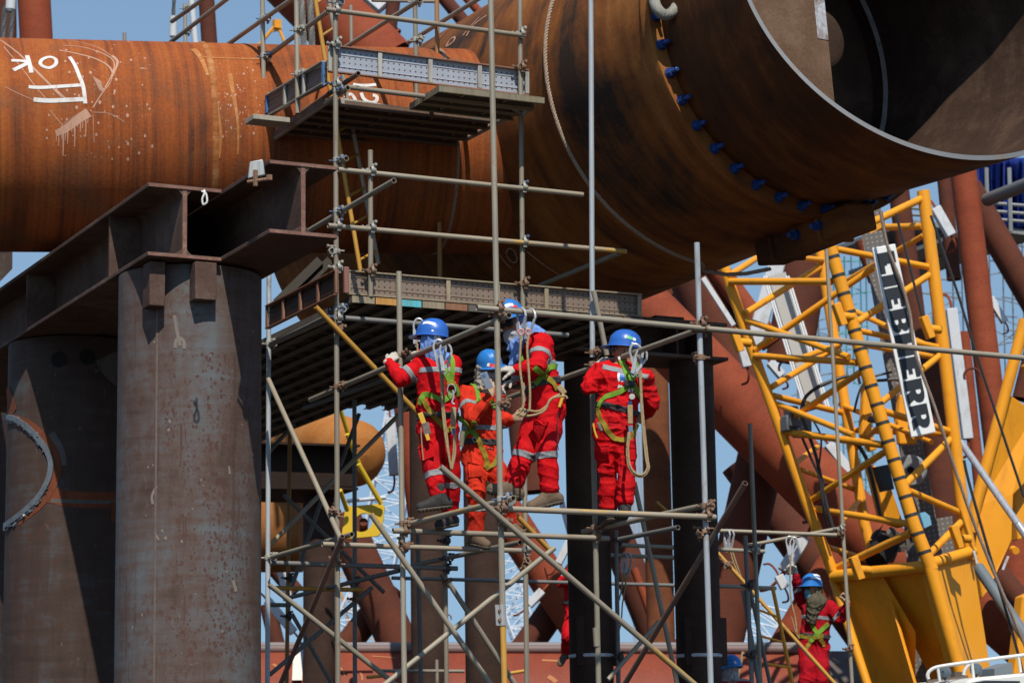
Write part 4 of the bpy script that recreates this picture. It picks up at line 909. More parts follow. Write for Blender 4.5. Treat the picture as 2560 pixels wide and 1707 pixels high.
lattice('lattice_boom', 'orange lattice boom in the sky gap left of the bright galvanised post', 'crane boom', at(1695, 830, 85), at(1735, 690, 85), 0.70, 0.55, 4, 0.025, FARY)
lattice('lattice_boom', 'orange lattice boom low in the distance right of the middle column', 'crane boom', at(1320, 1640, 86), at(1385, 1500, 86), 0.75, 0.60, 5, 0.025, FARY)
lattice('lattice_boom', 'orange lattice boom low behind the left yellow bracket', 'crane boom', at(865, 1400, 88), at(925, 1640, 88), 0.85, 0.60, 8, 0.029, FARY)
t = thing('crane_tip', at(690, 100, 70), 'small yellow crane tip peeking over the long pipe at upper left', 'crane')
mb = MB()
for x0, y0, x1, y1, w in ((644, 118, 692, 60, 9), (692, 60, 714, 112, 8), (676, 80, 706, 74, 5)): mb.tube(at(x0, y0, 70), at(x1, y1, 70), pxsize(w / 2, 70), 8)
mb.build('lattice_leg', YEL, t)
mb = MB(); mb.box(at(692, 62, 70), UA, UB, UZ, .10, .1, .12); mb.build('head', YEL, t)
# blue tarpaulin and the scaffold towers on the far right
FARG = m_tube('far_scaffold_grey', (.24, .25, .25)); TEAL = m_paint('far_teal', (.15, .38, .38), .6); DARKG = m_paint('dark_deck', (.05, .05, .05), .8)
mb = MB(); nx, ny = 26, 12; tv = []
for j in range(ny):
    for i in range(nx):
        x = 2430 + 150 * i / (nx - 1); y = 395 + 185 * j / (ny - 1); tv.append(at(x, y, 56 + .35 * math.sin(i * 1.1 + j * .25) + .2 * math.sin(i * 2.3)))
mb.add(tv, [(j * nx + i, j * nx + i + 1, (j + 1) * nx + i + 1, (j + 1) * nx + i) for j in range(ny - 1) for i in range(nx - 1)])
tp_ = mb.build('tarpaulin', m_cloth('blue_tarp', (.012, .028, .17), .6, .2, .8)); tag(tp_, 'dark blue tarpaulin hung on scaffolding at the right edge under the big can', 'tarpaulin'); sm_ = tp_.modifiers.new('thick', 'SOLIDIFY'); sm_.thickness = .02
t = thing('scaffold_deck', at(2500, 570, 54), 'dark scaffold deck with handrails below the blue tarpaulin', 'scaffold')
mb = MB(); mb.prism([at(2448, 562, 54), at(2600, 578, 54), at(2600, 592, 54), at(2448, 572, 54)], UB * 5); mb.build('deck', FARG, t, smooth=0)
mb = MB(); mb.prism([at(2470, 575, 54.2), at(2600, 594, 54.2), at(2600, 575, 54.2)], UB * 4); mb.build('deck', DARKG, t, smooth=0)
mb = MB()
for y in (505, 525, 545): mb.tube(at(2440, y, 53.9), at(2600, y + 12, 53.9), .035, 6)
for x in (2466, 2523, 2580): mb.tube(at(x, 420, 53.8), at(x + 4, 580, 53.8), .045, 6)
mb.build('guard_rail', FARG, t)
tag(MB().tube(at(2468, 500, 50), at(2600, 448, 48), pxsize(17, 50), 20).build('steel_pipe', m_paint('grey_pipe', (.13, .13, .125), .6, .3)), 'thick dark grey pipe slanting across the blue tarpaulin at right', 'pipe')
t = thing('scaffold_deck', at(2310, 570, 56), 'grey scaffold deck high behind the top of the yellow boom', 'scaffold')
mb = MB(); mb.prism([at(2270, 548, 56), at(2378, 560, 56), at(2378, 572, 56), at(2270, 560, 56)], UB * 3); mb.build('deck', FARG, t, smooth=0)
mb = MB(); mb.prism([at(2330, 572, 56.2), at(2385, 572, 56.2), at(2370, 640, 56.2), at(2345, 640, 56.2)], UB * 2); mb.build('deck', DARKG, t, smooth=0)
mb = MB()
for y in (520, 536): mb.tube(at(2268, y, 56), at(2380, y + 8, 56), .035, 6)
mb.build('guard_rail', FARG, t)
def jungle(label, x0, x1, y0, y1, Y, mat, n, slope=0):
    t = thing('scaffold_tower', at((x0 + x1) / 2, y1, Y), label, 'scaffold')
    mb = MB(); mb2 = MB()
    for i in range(n):
        x = x0 + (x1 - x0) * (i + RNG.random() * .5) / n; mb.tube(at(x, y0, Y), at(x + 8, y1, Y + 1.5), 0.022, 5)
    for i in range(int((y1 - y0) / 44)):
        y = y0 + 44 * (i + RNG.random() * .6); xa, xb = sorted((x0 + (x1 - x0) * RNG.random() * .4, x1 - (x1 - x0) * RNG.random() * .4)); mb2.tube(at(xa, y, Y), at(xb, y + RNG.uniform(-18, 18), Y + 1), .022, 5)
        mb2.tube(at(x0 + RNG.random() * 20, y, Y + .5), at(x1 - RNG.random() * 20, y + RNG.uniform(-60, 60), Y + .5), .02, 5)
    mb.build('upright', mat, t); mb2.build('ledger', mat, t)
jungle('distant teal scaffolding seen through the crane boom', 2075, 2180, 640, 960, 72, TEAL, 6)
jungle('distant grey scaffolding left of the crane rear chord', 1975, 2090, 700, 1010, 76, FARG, 4)
jungle('distant scaffolding between the yellow boom and the red leg', 2288, 2420, 600, 860, 74, FARG, 5)
jungle('distant scaffolding in the sky right of the red leg', 2470, 2570, 590, 940, 80, FARG, 4)
jungle('distant scaffolding seen low through the crane near its winch', 2100, 2200, 1050, 1330, 74, TEAL, 5)

# ------------------------------------------------------------------ scaffold tubes
TG = m_tube('tube_dull', (.29, .252, .19)); TN = m_tube('tube_new_galvanised', (.44, .47, .49), None, .5, .5, .15)
TY = m_tube('tube_yellow', (.52, .27, .045), (.30, .26, .20), .36, .55); TM = m_tube('tube_grey_yellow', (.30, .255, .19), (.46, .27, .06), .44)
TR = m_tube('tube_rusty', (.20, .115, .085), (.25, .20, .17), .4, .75); TD = m_tube('tube_dark', (.17, .165, .155), None, .5, .65); TO = m_tube('tube_orange_rust', (.34, .17, .06), (.24, .20, .16), .35, .7)  # TD: mostly shade put into the tube colour, partly old steel
TRD = .0243
def tube_obj(p, q, mat, r=TRD, n=18):
    p, q = np.array(p, float), np.array(q, float); x, y, z = basis(q - p); L = np.linalg.norm(q - p); ri = r * .84; vs = []; fs = []
    rings = [(ri, .16), (ri, 0), (r, 0), (r, L), (ri, L), (ri, L - .16)]
    for rr, h in rings:
        for k in range(n):
            a = 2 * math.pi * k / n; vs.append(p + z * h + rr * (math.cos(a) * x + math.sin(a) * y))
    for i in range(5): fs += [(i * n + k, i * n + (k + 1) % n, (i + 1) * n + (k + 1) % n, (i + 1) * n + k) for k in range(n)]
    fs += [tuple(range(n)), tuple(5 * n + k for k in range(n))]
    mb = MB(); mb.add(vs, fs); return mb.build('scaffold_tube', mat, M=axisM(p, q))
def PL(x, y, pl):
    return {'v': onv, 'u': onu, 'Y': at}[pl[0]](x, y, pl[1])
GT = {'P': 'scaffold uprights', 'A': 'scaffold ledgers along the front', 'B': 'scaffold transoms running into the depth', 'D': 'scaffold diagonals'}
def T(lab, x0, y0, x1, y1, pl, mat, g='P', pl2=None, r=TRD):
    o = tube_obj(PL(x0, y0, pl), PL(x1, y1, pl2 or pl), mat, r); return tag(o, lab, 'scaffold tube', GT[g])
v0, v1_, v2, v3 = ('v', V0), ('v', V1), ('v', V2), ('v', V3)
f0, f1, f2, f3 = ('v', V0 - .05), ('v', V1 - .05), ('v', V2 - .05), ('v', V3 - .05)
uu0, uu1 = ('u', U0 + .05), ('u', U1 + .05)
# uprights
T('tall grey upright rising in front of the bending worker to the sleeve joint', 1226, -40, 1256.6, 1536, v0, TG); T('yellow painted upright below the sleeve joint at the bottom of the picture', 1256.7, 1538, 1262.5, 1760, v0, TY)
T('bright galvanised upright right of the man holding the tube end', 1742, 607, 1778.5, 1760, v0, TN)
T('upright clasped by the leftmost worker, its open top under the lower deck', 997, 679, 1011.5, 1760, v1_, TG)
T('tall pale grey upright standing across the big can beside its rope', 1477, -40, 1481, 893, v1_, TN); T('lower grey upright under the long rail, left of the man with his back turned', 1479.5, 930, 1497.5, 1760, v1_, TG)
T('tall corner upright of the scaffold just right of the beam end', 838, -40, 844.8, 1760, v2, TG); T('tall grey upright at the right end of the upper deck', 1299, -40, 1317.5, 1760, v2, TG)
T('upright standing on the right beam at the left end of the upper deck', 655.5, -40, 661.5, 394, v3, TG); T('bright upright along the right edge of the sunlit column', 672.5, 640, 668.5, 1760, ('v', V3 + .12), TN)
T('short hanging upright between the two left posts of the upper deck', 740.5, -40, 744.5, 284, ('u', U0 - .05), TG, pl2=('u', U0 - .05)); T('short upright stub in front of the lower toe board', 926, 376, 926.8, 742, ('v', V2 - .02), TG)
T('grey upright behind the upper deck left of the taller rusty one', 1037, -10, 1042, 262, ('v', V3 - .4), TG); T('upright behind the upper deck, rusty orange below, just left of the can', 1091.5, -30, 1100, 700, v3, TO)
T('short pale upright behind the long pipe above the upper toe board', 877, 14, 879, 120, ('v', 31.6), TG); T('upright with an open top standing behind the long pipe at upper left', 462.5, 10, 463.5, 120, ('v', 31.8), TG)
T('small upright stub between two handrails at the far top left', 311, 83, 312, 120, ('v', 33), TG)
T('dark upright far left under the lower deck, rusty orange at its foot', 725, 1060, 716, 1760, ('v', 28.6), TO); T('dark slim upright behind the left corner post', 886, 1000, 887.5, 1760, ('v', 26.6), TD); T('dark upright behind the leftmost worker, below his boots', 1044, 1325, 1053, 1760, ('v', 26.0), TD)
T('upright with a yellow lower half below the leftmost worker', 1112, 1325, 1117, 1760, v3, TM); T('dark upright between the two slim columns', 1540, 1325, 1547, 1760, ('v', 25.0), TD)
T('dark upright right of the bright galvanised post', 1863, 1338, 1882, 1760, ('v', 24.0), TD); T('dark leaning tube twinned with the upright beside the orange ladder', 1858, 1475, 1906, 1760, ('v', 24.05), TD)
T('pale thin upright left of the man reaching up', 1875, 1059, 1903, 1760, ('v', 25.2), TG); T('tall slim upright gripped by the man reaching up', 2065, 610, 2133, 1760, ('Y', 33.2), TG)
T('leaning grey prop below the man with his back turned', 1586, 1205, 1704, 1760, ('v', 23.3), TG)
T('short leaning tube held up by the man with his back turned', 1484, 727, 1517, 888, ('v', V1 - .1), TG); T('short upright stub behind the rails under the can', 1530, 612, 1532, 745, ('v', 24.2), TG); T('hidden upright at the back of the lower deck under the can', 1325, 560, 1330, 720, ('v', 26.0), TD)
# ledgers
T('top guard rail of the upper deck with an orange end', 814, 24, 1312, 90, f2, TM, 'A'); T('dark ledger carrying the front of the upper deck', 868, 218, 1328, 274.5, ('v', V2 - .07), TG, 'A'); T('dark ledger under the back of the upper deck', 624, 322, 1076, 374, f3, TD, 'A')
T('upper guard rail in front of the big can', 845, 424, 1457, 487, f2, TG, 'A'); T('lower guard rail in front of the can with yellow patches at its right end', 820, 564, 1565, 629, f2, TM, 'A')
T('long grey rail crossing from the bending worker to the right edge of the picture', 1192, 769, 2640, 902, f0, TG, 'A'); T('dark ledger right under the front of the lower deck', 860, 795, 1420, 838, ('v', V2 + .05), TD, 'A'); T('dark ledger far under the lower deck on the left', 676, 871, 1240, 915, ('v', 25.3), TD, 'A'); T('dim ledger deep under the lower deck', 690, 940, 1300, 968, ('v', 27.2), TD, 'A')
T('yellow and grey standing tube under the bending worker', 1252, 1271, 1788, 1292.5, f0, TM, 'A'); T('standing tube under the leftmost worker heel', 982, 1326, 1522, 1345.5, f1, TG, 'A'); T('yellow tube under the boot of the man with the phone', 806, 1360, 1302, 1376, f2, TM, 'A')
T('shaded ledger level with the bottom of the yellow bracket', 674, 1406.5, 1143, 1420.5, ('v', V3 - .05), TD, 'A'); T('short yellow ledger in the shade at lower left', 688, 1469, 907, 1474, ('v', 26.5), TY, 'A'); T('short dark ledger stub beside the sunlit column near the bottom', 670, 1511, 726, 1512, ('v', 28), TD, 'A')
T('long dark ledger passing behind both slim columns', 980, 1444, 1940, 1469, ('v', 31.2), TD, 'A'); T('pale far ledger right of the slim column, upper of two', 1552, 1362, 1911, 1378, ('v', 27.2), TG, 'A'); T('pale far ledger with two hooks hanging from it', 1524, 1387, 1695, 1394, ('v', 27.6), TG, 'A')
T('grey ledger running to the upright gripped by the man reaching up', 1785, 1325.5, 2092, 1337, ('Y', 33.1), TG, 'A'); T('short grey top ledger at the top of the picture behind the guard rail', 930, 1, 1090, 4, ('v', 29), TG, 'A')
T('pale horizontal tube reaching the orange ladder top', 1790, 1463.5, 1938, 1470.5, ('v', 26.2), TG, 'A'); T('thin far ledger in front of the red pipe', 950, 1676, 1160, 1677, ('v', 34), TG, 'A'); T('thin far upright in front of the red pipe', 1092, 1648, 1094, 1760, ('v', 34), TG); T('thin yellow far ledger low in front of the red pipe', 918, 1692, 960, 1688, ('v', 34), TY, 'A')
T('thin yellow stub by the right foot of the lower upright', 1275, 1682, 1312, 1676, ('v', 33), TY, 'A'); T('grey ledger at the top beside the can', 1195, 96, 1225, 99, ('v', 24.5), TD, 'A')
# transoms
T('sloping handrail from the corner post down to the beam post', 663, 146, 822, 28, uu0, TG, 'B'); T('upper sloping handrail at the top left in front of the sky', 426, 106, 586, -16, ('u', U0 - .25), TG, 'B'); T('short handrail beside the socketed wire rope', 430, 54, 520, -10, ('u', U0 - .35), TG, 'B'); T('higher sloping handrail crossing the beam post at the top', 570, 111, 745, -12, ('u', U0 - .05), TG, 'B')
T('sloping tube behind the guard rail left of the can', 862, 120, 1050, 0, ('u', 10.05), TG, 'B'); T('sloping tube crossing the guard rail in front of the can', 1020, 107, 1215, -14, ('u', U1 - .02), TG, 'B')
T('sloping transom below the left toe board with its open end at the corner post', 682, 350.5, 870, 220, uu0, TG, 'B'); T('second sloping transom end sticking out above the dark ledger', 706, 316, 896, 184, ('u', U0 + .16), TR, 'B'); T('orange transom under the middle of the upper deck', 930, 354, 1159, 226, ('u', 10.2), TO, 'B')
T('upper transom end at the right corner of the upper deck', 1076, 370, 1292, 244, ('u', U1 - .02), TG, 'B'); T('lower transom end at the right corner of the upper deck', 1078, 394, 1310, 273, ('u', U1 + .08), TG, 'B'); T('sloping tube with an open end left of the upper guard rail', 772, 577, 985, 451.5, uu0, TG, 'B'); T('short transom stub poking out beside the beam end', 842, 412, 866, 396, uu0, TG, 'B')
T('shaded transom at the left edge of the lower deck', 678, 860, 832, 792, uu0, TG, 'B'); T('transom end beside the corner post below the lower deck', 700, 850, 865, 768, ('u', U0 + .12), TD, 'B')
T('long sloping tube over the leftmost worker with an open end near the bending worker', 776, 999.5, 1273, 788, uu0, TG, 'B'); T('long sloping tube lying on the shoulder of the man with his back turned', 1255, 1000, 1759, 819.5, uu1, TG, 'B')
T('sloping standing tube under the leftmost worker with a yellow end', 1019, 1310.5, 1284, 1245, uu0, TM, 'B'); T('sloping standing tube under the man with his back turned', 1458, 1328.5, 1761, 1263, uu1, TG, 'B'); T('sloping transom from the sunlit column to the corner post', 681, 1392, 880, 1335, uu0, TG, 'B')
T('sloping shaded transom under the man with the phone', 1040, 1411, 1300, 1355, uu1, TG, 'B'); T('dim sloping transom behind the left posts', 720, 1494, 1000, 1425, ('u', 10.6), TD, 'B'); T('dark sloping transom between the two slim columns', 1548, 1348, 1695, 1318, ('u', 12.6), TD, 'B'); T('sloping transom above the raised arm of the man reaching up', 1870, 1363, 2110, 1318, ('Y', 33.25), TG, 'B'); T('sloping tube beside the right end of the lower deck', 1348, 714, 1548, 633, ('u', 12.1), TG, 'B')
T('faint transom deep under the lower deck by the corner post', 760, 1020, 960, 950, ('u', 9.9), TD, 'B'); T('dark transom under the lower deck to the right of the phone man', 1300, 985, 1400, 945, ('u', 11.6), TD, 'B')
# diagonals
T('long yellow diagonal from the lower deck down behind the leftmost worker', 789, 767, 1376, 1376, ('v', V2 - .09), TY, 'D'); T('yellow grey diagonal starting beside the yellow bracket and running down right', 927, 1284, 1262, 1760, ('v', V1 - .09), TM, 'D'); T('nearest long diagonal with worn yellow paint under all the workers', 1101, 1166, 1795, 1760, ('v', V0 - .09), TM, 'D')
T('grey diagonal running down from the column to the corner post', 671, 948, 852, 1347, ('u', U0 - .06), TG, 'D'); T('rust brown diagonal running down left from the corner post', 856, 1340, 680, 1760, ('u', U0 - .11), TR, 'D'); T('long dull diagonal at lower left passing behind the corner post', 672, 1460, 1040, 1750, ('v', V2 + .09), TG, 'D')
T('dark diagonal rising right across the lower left corner', 674, 1686, 930, 1468, ('v', 27), TD, 'D'); T('pale diagonal rising from the bottom middle to the phone man', 930, 1736, 1386, 1369, ('v', V1 + .3), TG, 'D'); T('grey diagonal running down right behind the sleeve jointed upright', 1122, 1456, 1320, 1760, ('v', V2 + .3), TG, 'D')
T('dark rusty diagonal from upper right down past the bright post', 1863, 1207, 1530, 1762, uu1 if False else ('u', U1 + .07), TR, 'D'); T('short pale brace low beside the middle column', 1648, 1552, 1520, 1698, ('v', 24.5), TG, 'D'); T('grey and yellow brace passing in front of the legs of the man reaching up', 1783, 1369, 2120, 1745, ('Y', 32.5), TY, 'D')
T('yellow grey brace rising right behind the corner post to the leftmost worker', 674, 1363, 1030, 1003, ('v', 25.2), TM, 'D'); T('dark brace crossing behind the left corner post downwards', 708, 1236, 960, 1480, ('v', 27.6), TD, 'D'); T('dark steep brace behind the grey diagonal at left', 804, 1250, 728, 1470, ('v', 27.9), TD, 'D'); T('dark brace low on the left running down right', 730, 1534, 850, 1745, ('v', 28.2), TD, 'D'); T('short dark brace hanging below the back of the lower deck', 898, 1034, 850, 1165, ('v', 28.3), TD, 'D')
T('dark brace below the lower deck against the sunlit column', 672, 1130, 735, 1060, ('v', 28.4), TD, 'D')
T('yellow brace end between the right slim column and the ladder', 1640, 1255, 1800, 1395, ('v', 27), TY, 'D')

# ------------------------------------------------------------------ couplers
CRUST = m_tube('coupler_rusty', (.21, .125, .08), (.30, .22, .15), .4, .75, .4); CSIL = m_tube('coupler_zinc', (.36, .35, .30), (.22, .15, .09), .25, .5, .3); CBLUE = m_paint('coupler_blue', (.06, .10, .19), .5, .3, (.25, .22, .18), 8); CDARK = m_tube('coupler_dark', (.07, .06, .055), None, .5, .7)
def band(mb, c, z, r, h, x):
    c = np.array(c, float); x = nrm(x); z = nrm(z); y = np.cross(z, x)
    prof = [(r - .004, -h), (r + .004, -h), (r + .007, 0), (r + .004, h), (r - .004, h)]
    mb.lathe(prof, c, z, 20, hint=x)
def coupler_proto(body, bolt):
    root = thing('scaffold_coupler', (0, 0, 0), None, 'coupler'); mb = MB()
    ex, ey, ez = np.eye(3)
    band(mb, (0, 0, 0), ez, .028, .023, ex); band(mb, (0, -.054, 0), ex, .028, .023, ey)
    mb.box((0, -.027, 0), ex, ey, ez, .024, .012, .024)
    mb.box((-.040, -.004, 0), ex, ey, ez, .014, .012, .016); mb.box((.042, .0, 0), ex, ey, ez, .016, .008, .018)
    mb.box((0, -.054, .042), ex, ey, ez, .016, .010, .014); mb.box((0, -.052, -.042), ex, ey, ez, .018, .008, .014)
    b = mb.build('clamp_body', body, root, smooth=35, M=Matrix.Identity(4))
    mb = MB()
    mb.tube((.050, -.012, .0), (.050, .055, 0), .008, 8); mb.tube((-.052, -.03, .0), (-.052, .02, 0), .009, 8); mb.tube((-.052, -.052, 0), (-.052, -.03, 0), .015, 6); mb.tube((-.06, -.012, 0), (-.098, -.018, .004), .009, 8); mb.tube((-.085, -.016, .003), (-.094, -.0175, .004), .015, 6)
    mb.build('bolt', bolt, root, smooth=35, M=Matrix.Identity(4)); mb = MB(); mb.tube((.012, -.10, .045), (.012, -.02, .045), .008, 8); mb.tube((.012, -.104, .045), (.012, -.088, .045), .015, 6)
    mb.build('bolt', bolt, root, smooth=35, M=Matrix.Identity(4)); return root
protos = {'r': [coupler_proto(CRUST, CRUST), 0], 's': [coupler_proto(CSIL, CBLUE), 0], 'd': [coupler_proto(CDARK, CDARK), 0], 'z': [coupler_proto(CSIL, CSIL), 0]}
def CP(lab, x, y, pl, d, k='r', tilt=0, z=UZ):
    pr = protos[k]; root = pr[0]
    if pr[1]:
        r2 = root.copy(); COL.objects.link(r2)
        for ch in root.children: c_ = ch.copy(); COL.objects.link(c_); c_.parent = r2
        root = r2
    pr[1] += 1
    p = PL(x, y, pl); z = nrm(z); dx = {'A': UA, 'B': UB, 'C': -UB, 'Z': -UA}.get(d) if isinstance(d, str) else nrm(d)
    dx = nrm(dx - z * (dx @ z)); y_ = np.cross(z, dx)
    M = Matrix(((dx[0], y_[0], z[0], p[0]), (dx[1], y_[1], z[1], p[1]), (dx[2], y_[2], z[2], p[2]), (0, 0, 0, 1)))
    if tilt: M = M @ Matrix.Rotation(tilt, 4, 'Y')
    root.matrix_basis = M
    tag(root, lab, 'coupler', 'tube couplers of the scaffold')
for a_ in (('zinc coupler at the orange end of the top guard rail', 838.5, 27, v2, 'A', 's'), ('zinc coupler high on the corner post at the picture top', 839, 4, v2, 'B', 's'), ('rusty coupler on the corner post at the top edge of the toe board', 839, 112, v2, 'A', 'z'), ('zinc coupler on the corner post where the dark ledger starts', 840, 212, v2, 'A', 's'), ('zinc coupler on the corner post just under the dark ledger', 840.5, 226, v2, 'B', 's'),
           ('zinc coupler on the corner post beside the transom stub', 841, 400, v2, 'B', 's'), ('zinc coupler on the corner post at the open ended sloping tube', 842, 527, v2, 'B', 's'), ('zinc coupler on the corner post at the lower guard rail', 842, 565, v2, 'A', 's'), ('zinc coupler on the corner post just below the beam flange', 842, 629, v2, 'C', 'z'), ('coupler on the corner post at the top of the lower toe board', 842.3, 670, v2, 'A', 'z'),
           ('zinc coupler on the corner post under the lower deck, upper of a pair', 842.6, 772, v2, 'B', 's'), ('zinc coupler on the corner post under the lower deck, lower of a pair', 842.8, 794, v2, 'A', 's'), ('rusty coupler joining the yellow diagonal to the corner post', 843, 824, v2, 'A', 'r', .8), ('rusty coupler joining the long sloping tube to the corner post', 843, 966, v2, 'B', 'r'), ('rusty coupler where the grey diagonal meets the corner post', 844, 1280, v2, 'C', 'r', 1.1), ('dark coupler where the yellow tube under the phone man meets the corner post', 844.2, 1362, v2, 'A', 'd'), ('rusty coupler where the rust brown diagonal crosses the corner post', 844.3, 1404, v2, 'C', 'r', .5),
           ('zinc coupler at the right end of the top guard rail', 1300, 86, v2, 'A', 'z'), ('coupler on the right deck post at the toe board corner', 1301.5, 170, v2, 'A', 'r'), ('zinc coupler on the right deck post under the upper deck', 1303, 268, v2, 'B', 's'), ('zinc coupler on the right deck post below the first one', 1303.5, 280, v2, 'A', 'z'), ('zinc coupler where the upper guard rail meets the right deck post', 1305, 470, v2, 'A', 's'), ('zinc coupler where the lower guard rail meets the right deck post', 1306.5, 606, v2, 'A', 's'), ('rusty coupler on the right deck post at the lower toe board', 1308, 710, v2, 'A', 'r'),
           ('zinc coupler on the beam post at the higher handrail', 658, 45, v3, 'B', 's'), ('zinc coupler on the beam post at the lower handrail', 659, 140, v3, 'B', 's'), ('zinc coupler on the beam post at the end of the left toe board', 660, 240, v3, 'B', 'z'), ('zinc coupler hanging low on the beam post above its foot', 661, 362, v3, 'B', 's'), ('zinc coupler on the short hanging upright at the handrail', 742, 74, ('u', U0 - .05), 'B', 'z'), ('zinc coupler on the short hanging upright at the left toe board', 744, 184, ('u', U0 - .05), 'B', 'z'),
           ('zinc coupler on the stub upright at the upper guard rail', 926.5, 428, ('v', V2 - .02), 'A', 'z'), ('zinc coupler on the stub upright at the lower guard rail', 926.6, 570, ('v', V2 - .02), 'A', 'z'), ('rusty coupler on the stub upright at the lower toe board', 926.7, 678, ('v', V2 - .02), 'A', 'r'), ('zinc coupler on the rear upright above the upper deck', 1039, 100, ('v', V3 - .4), 'B', 'z'), ('coupler on the rear upright at the top of the picture', 1037, 3, ('v', V3 - .4), 'B', 'z'), ('coupler joining a sloping tube to the top guard rail near the can', 1107, 56, f2, UZ, 'd'),
           ('zinc coupler of the small ledge at the far top left, lower', 462.6, 79, ('v', 31.8), 'B', 'z'), ('zinc coupler of the small ledge at the far top left, upper', 462.5, 20, ('v', 31.8), 'B', 'z'),
           ('rusty coupler clamping the long rail to the tall upright above the bending worker', 1243.5, 772, v0, 'A', 'r'), ('rusty coupler holding the open tube end over the bending worker face', 1244, 789, v0, 'B', 'r'), ('rusty coupler with a steel bolt below the gloved hand of the bending worker', 1249.5, 1010, v0, 'B', 'r'), ('zinc coupler under the front boot of the bending worker', 1252, 1247, v0, 'B', 's'), ('rusty coupler on the tall upright at the yellow standing tube', 1252.5, 1270, v0, 'A', 'r'), ('rusty coupler joining the nearest diagonal to the tall upright', 1254, 1308, v0, 'A', 'r', .9),
           ('rusty coupler clamping the long rail to the bright post', 1748.5, 811, v0, 'A', 'r'), ('rusty coupler at the open end of the tube on the shoulder of the right worker', 1749, 826, v0, 'B', 'r'), ('loose open rusty coupler on the bright post', 1751, 893, v0, 'Z', 'r'), ('rusty coupler on the bright post at the standing tube end', 1762, 1264, v0, 'B', 'r'), ('rusty coupler on the bright post at the yellow tube', 1763, 1288, v0, 'A', 'r'), ('rusty coupler on the bright post at the rusty diagonal', 1764.5, 1331, v0, 'C', 'r', -.7),
           ('rusty coupler being fixed by the hands of the leftmost worker', 1003, 888, v1_, 'B', 'r', .4), ('rusty coupler under the boot toe of the leftmost worker', 1007.5, 1308, v1_, 'B', 'r'), ('rusty coupler on the clasped upright at the heel tube', 1008, 1328, v1_, 'A', 'r'), ('rusty coupler on the clasped upright at the grey yellow diagonal', 1008.3, 1366, v1_, 'A', 'r', .9),
           ('rusty coupler hanging on the pale tall upright by the glove of the right worker', 1481.5, 880, v1_, 'B', 'r'), ('rusty coupler on the lower grey upright at the sloping tube', 1480.5, 910, v1_, 'B', 'r'), ('rusty coupler on the lower grey upright at the worker standing tube', 1486, 1318, v1_, 'B', 'r'), ('rusty coupler on the lower grey upright at the heel tube end', 1486.5, 1342, v1_, 'A', 'r'),
           ('rusty coupler on the right deck post at the yellow diagonal foot', 1314, 1330, v2, 'A', 'r', .8), ('zinc coupler on the right deck post at the yellow tube end', 1314.5, 1373, v2, 'A', 's'), ('rusty coupler on the right deck post at the pale diagonal', 1315, 1408, v2, 'A', 'r', -.7), ('dark coupler on the half yellow upright, upper', 1113, 1352, v3, 'A', 'd'), ('dark coupler on the half yellow upright, middle', 1113.4, 1395, v3, 'B', 'd'), ('dark coupler on the half yellow upright at the shaded ledger', 1113.6, 1422, v3, 'A', 'd'), ('rusty coupler on the half yellow upright at the grey diagonal', 1114.5, 1456, v3, 'A', 'r', .8),
           ('zinc coupler on the bright edge upright under the lower deck', 672, 858, ('v', V3 + .12), 'B', 'z'), ('zinc coupler on the bright edge upright at the shaded ledger', 670, 1393, ('v', V3 + .12), 'B', 'z'), ('dark coupler on the slim dark upright at left, upper', 887, 1454, ('v', 26.6), 'A', 'd'), ('rusty coupler on the slim dark upright at left, lower', 887, 1497, ('v', 26.6), 'A', 'r'), ('dark coupler at the top of the far left dark upright', 722, 1445, ('v', 28.6), 'A', 'd'), ('dark coupler lower on the far left dark upright', 720, 1540, ('v', 28.6), 'A', 'd'),
           ('dark coupler between the slim columns at the sloping tube', 1541, 1350, ('v', 25.0), 'B', 'd'), ('dark coupler low between the slim columns', 1546, 1642, ('v', 25.0), 'A', 'd'), ('dark coupler on the upright right of the bright post', 1870, 1463, ('v', 24.0), 'A', 'd'), ('dark coupler joining the twin dark tubes by the ladder', 1876, 1638, ('v', 24.0), 'A', 'd'), ('dull coupler at the top of the gripped upright', 2098, 1322, ('Y', 33.2), 'A', 'z'), ('second dull coupler at the top of the gripped upright', 2099, 1334, ('Y', 33.2), 'A', 'r'), ('rusty coupler low on the gripped upright', 2121, 1622, ('Y', 33.2), 'A', 'r'), ('pale coupler on the thin upright left of the raised arm', 1887, 1374, ('v', 25.2), 'A', 'z'), ('muddy swivel coupler on the yellow brace beside the two hooks', 1812, 1412, ('Y', 32.5), 'A', 'r', .8), ('coupler at the end of the rail under the can', 1531, 640, ('v', 24.2), 'A', 'd'), ('grey coupler hanging under the left edge of the lower deck', 738, 815, uu0, UZ, 'z')):
    CP(*a_)
# sleeve joint with two bolts, another sleeve on the grey upright
t = thing('sleeve_joint', onv(1256, 1536, V0), 'steel sleeve plate with two rusty bolts joining two upright tubes', 'sleeve')
mb = MB(); p, q = onv(1254.5, 1511, V0), onv(1257.5, 1563, V0); mb.tube(p, q, .031, 20); mb.box((p + q) / 2 - UA * .042, UA, UB, q - p, .018, .006, np.linalg.norm(q - p) / 2); mb.build('sleeve', m_tube('sleeve_steel', (.33, .33, .32)), t)
for y in (1526, 1549):
    mb = MB(); c_ = onv(1247.5, y, V0); mb.tube(c_ - UB * .024, c_ + UB * .02, .014, 6); mb.build('bolt', CRUST, t)
tag(tube_obj(onv(1489.5, 1568, V1), onv(1492.5, 1615, V1), TG, .030), 'thicker sleeve on the lower grey upright near the bottom', 'sleeve')

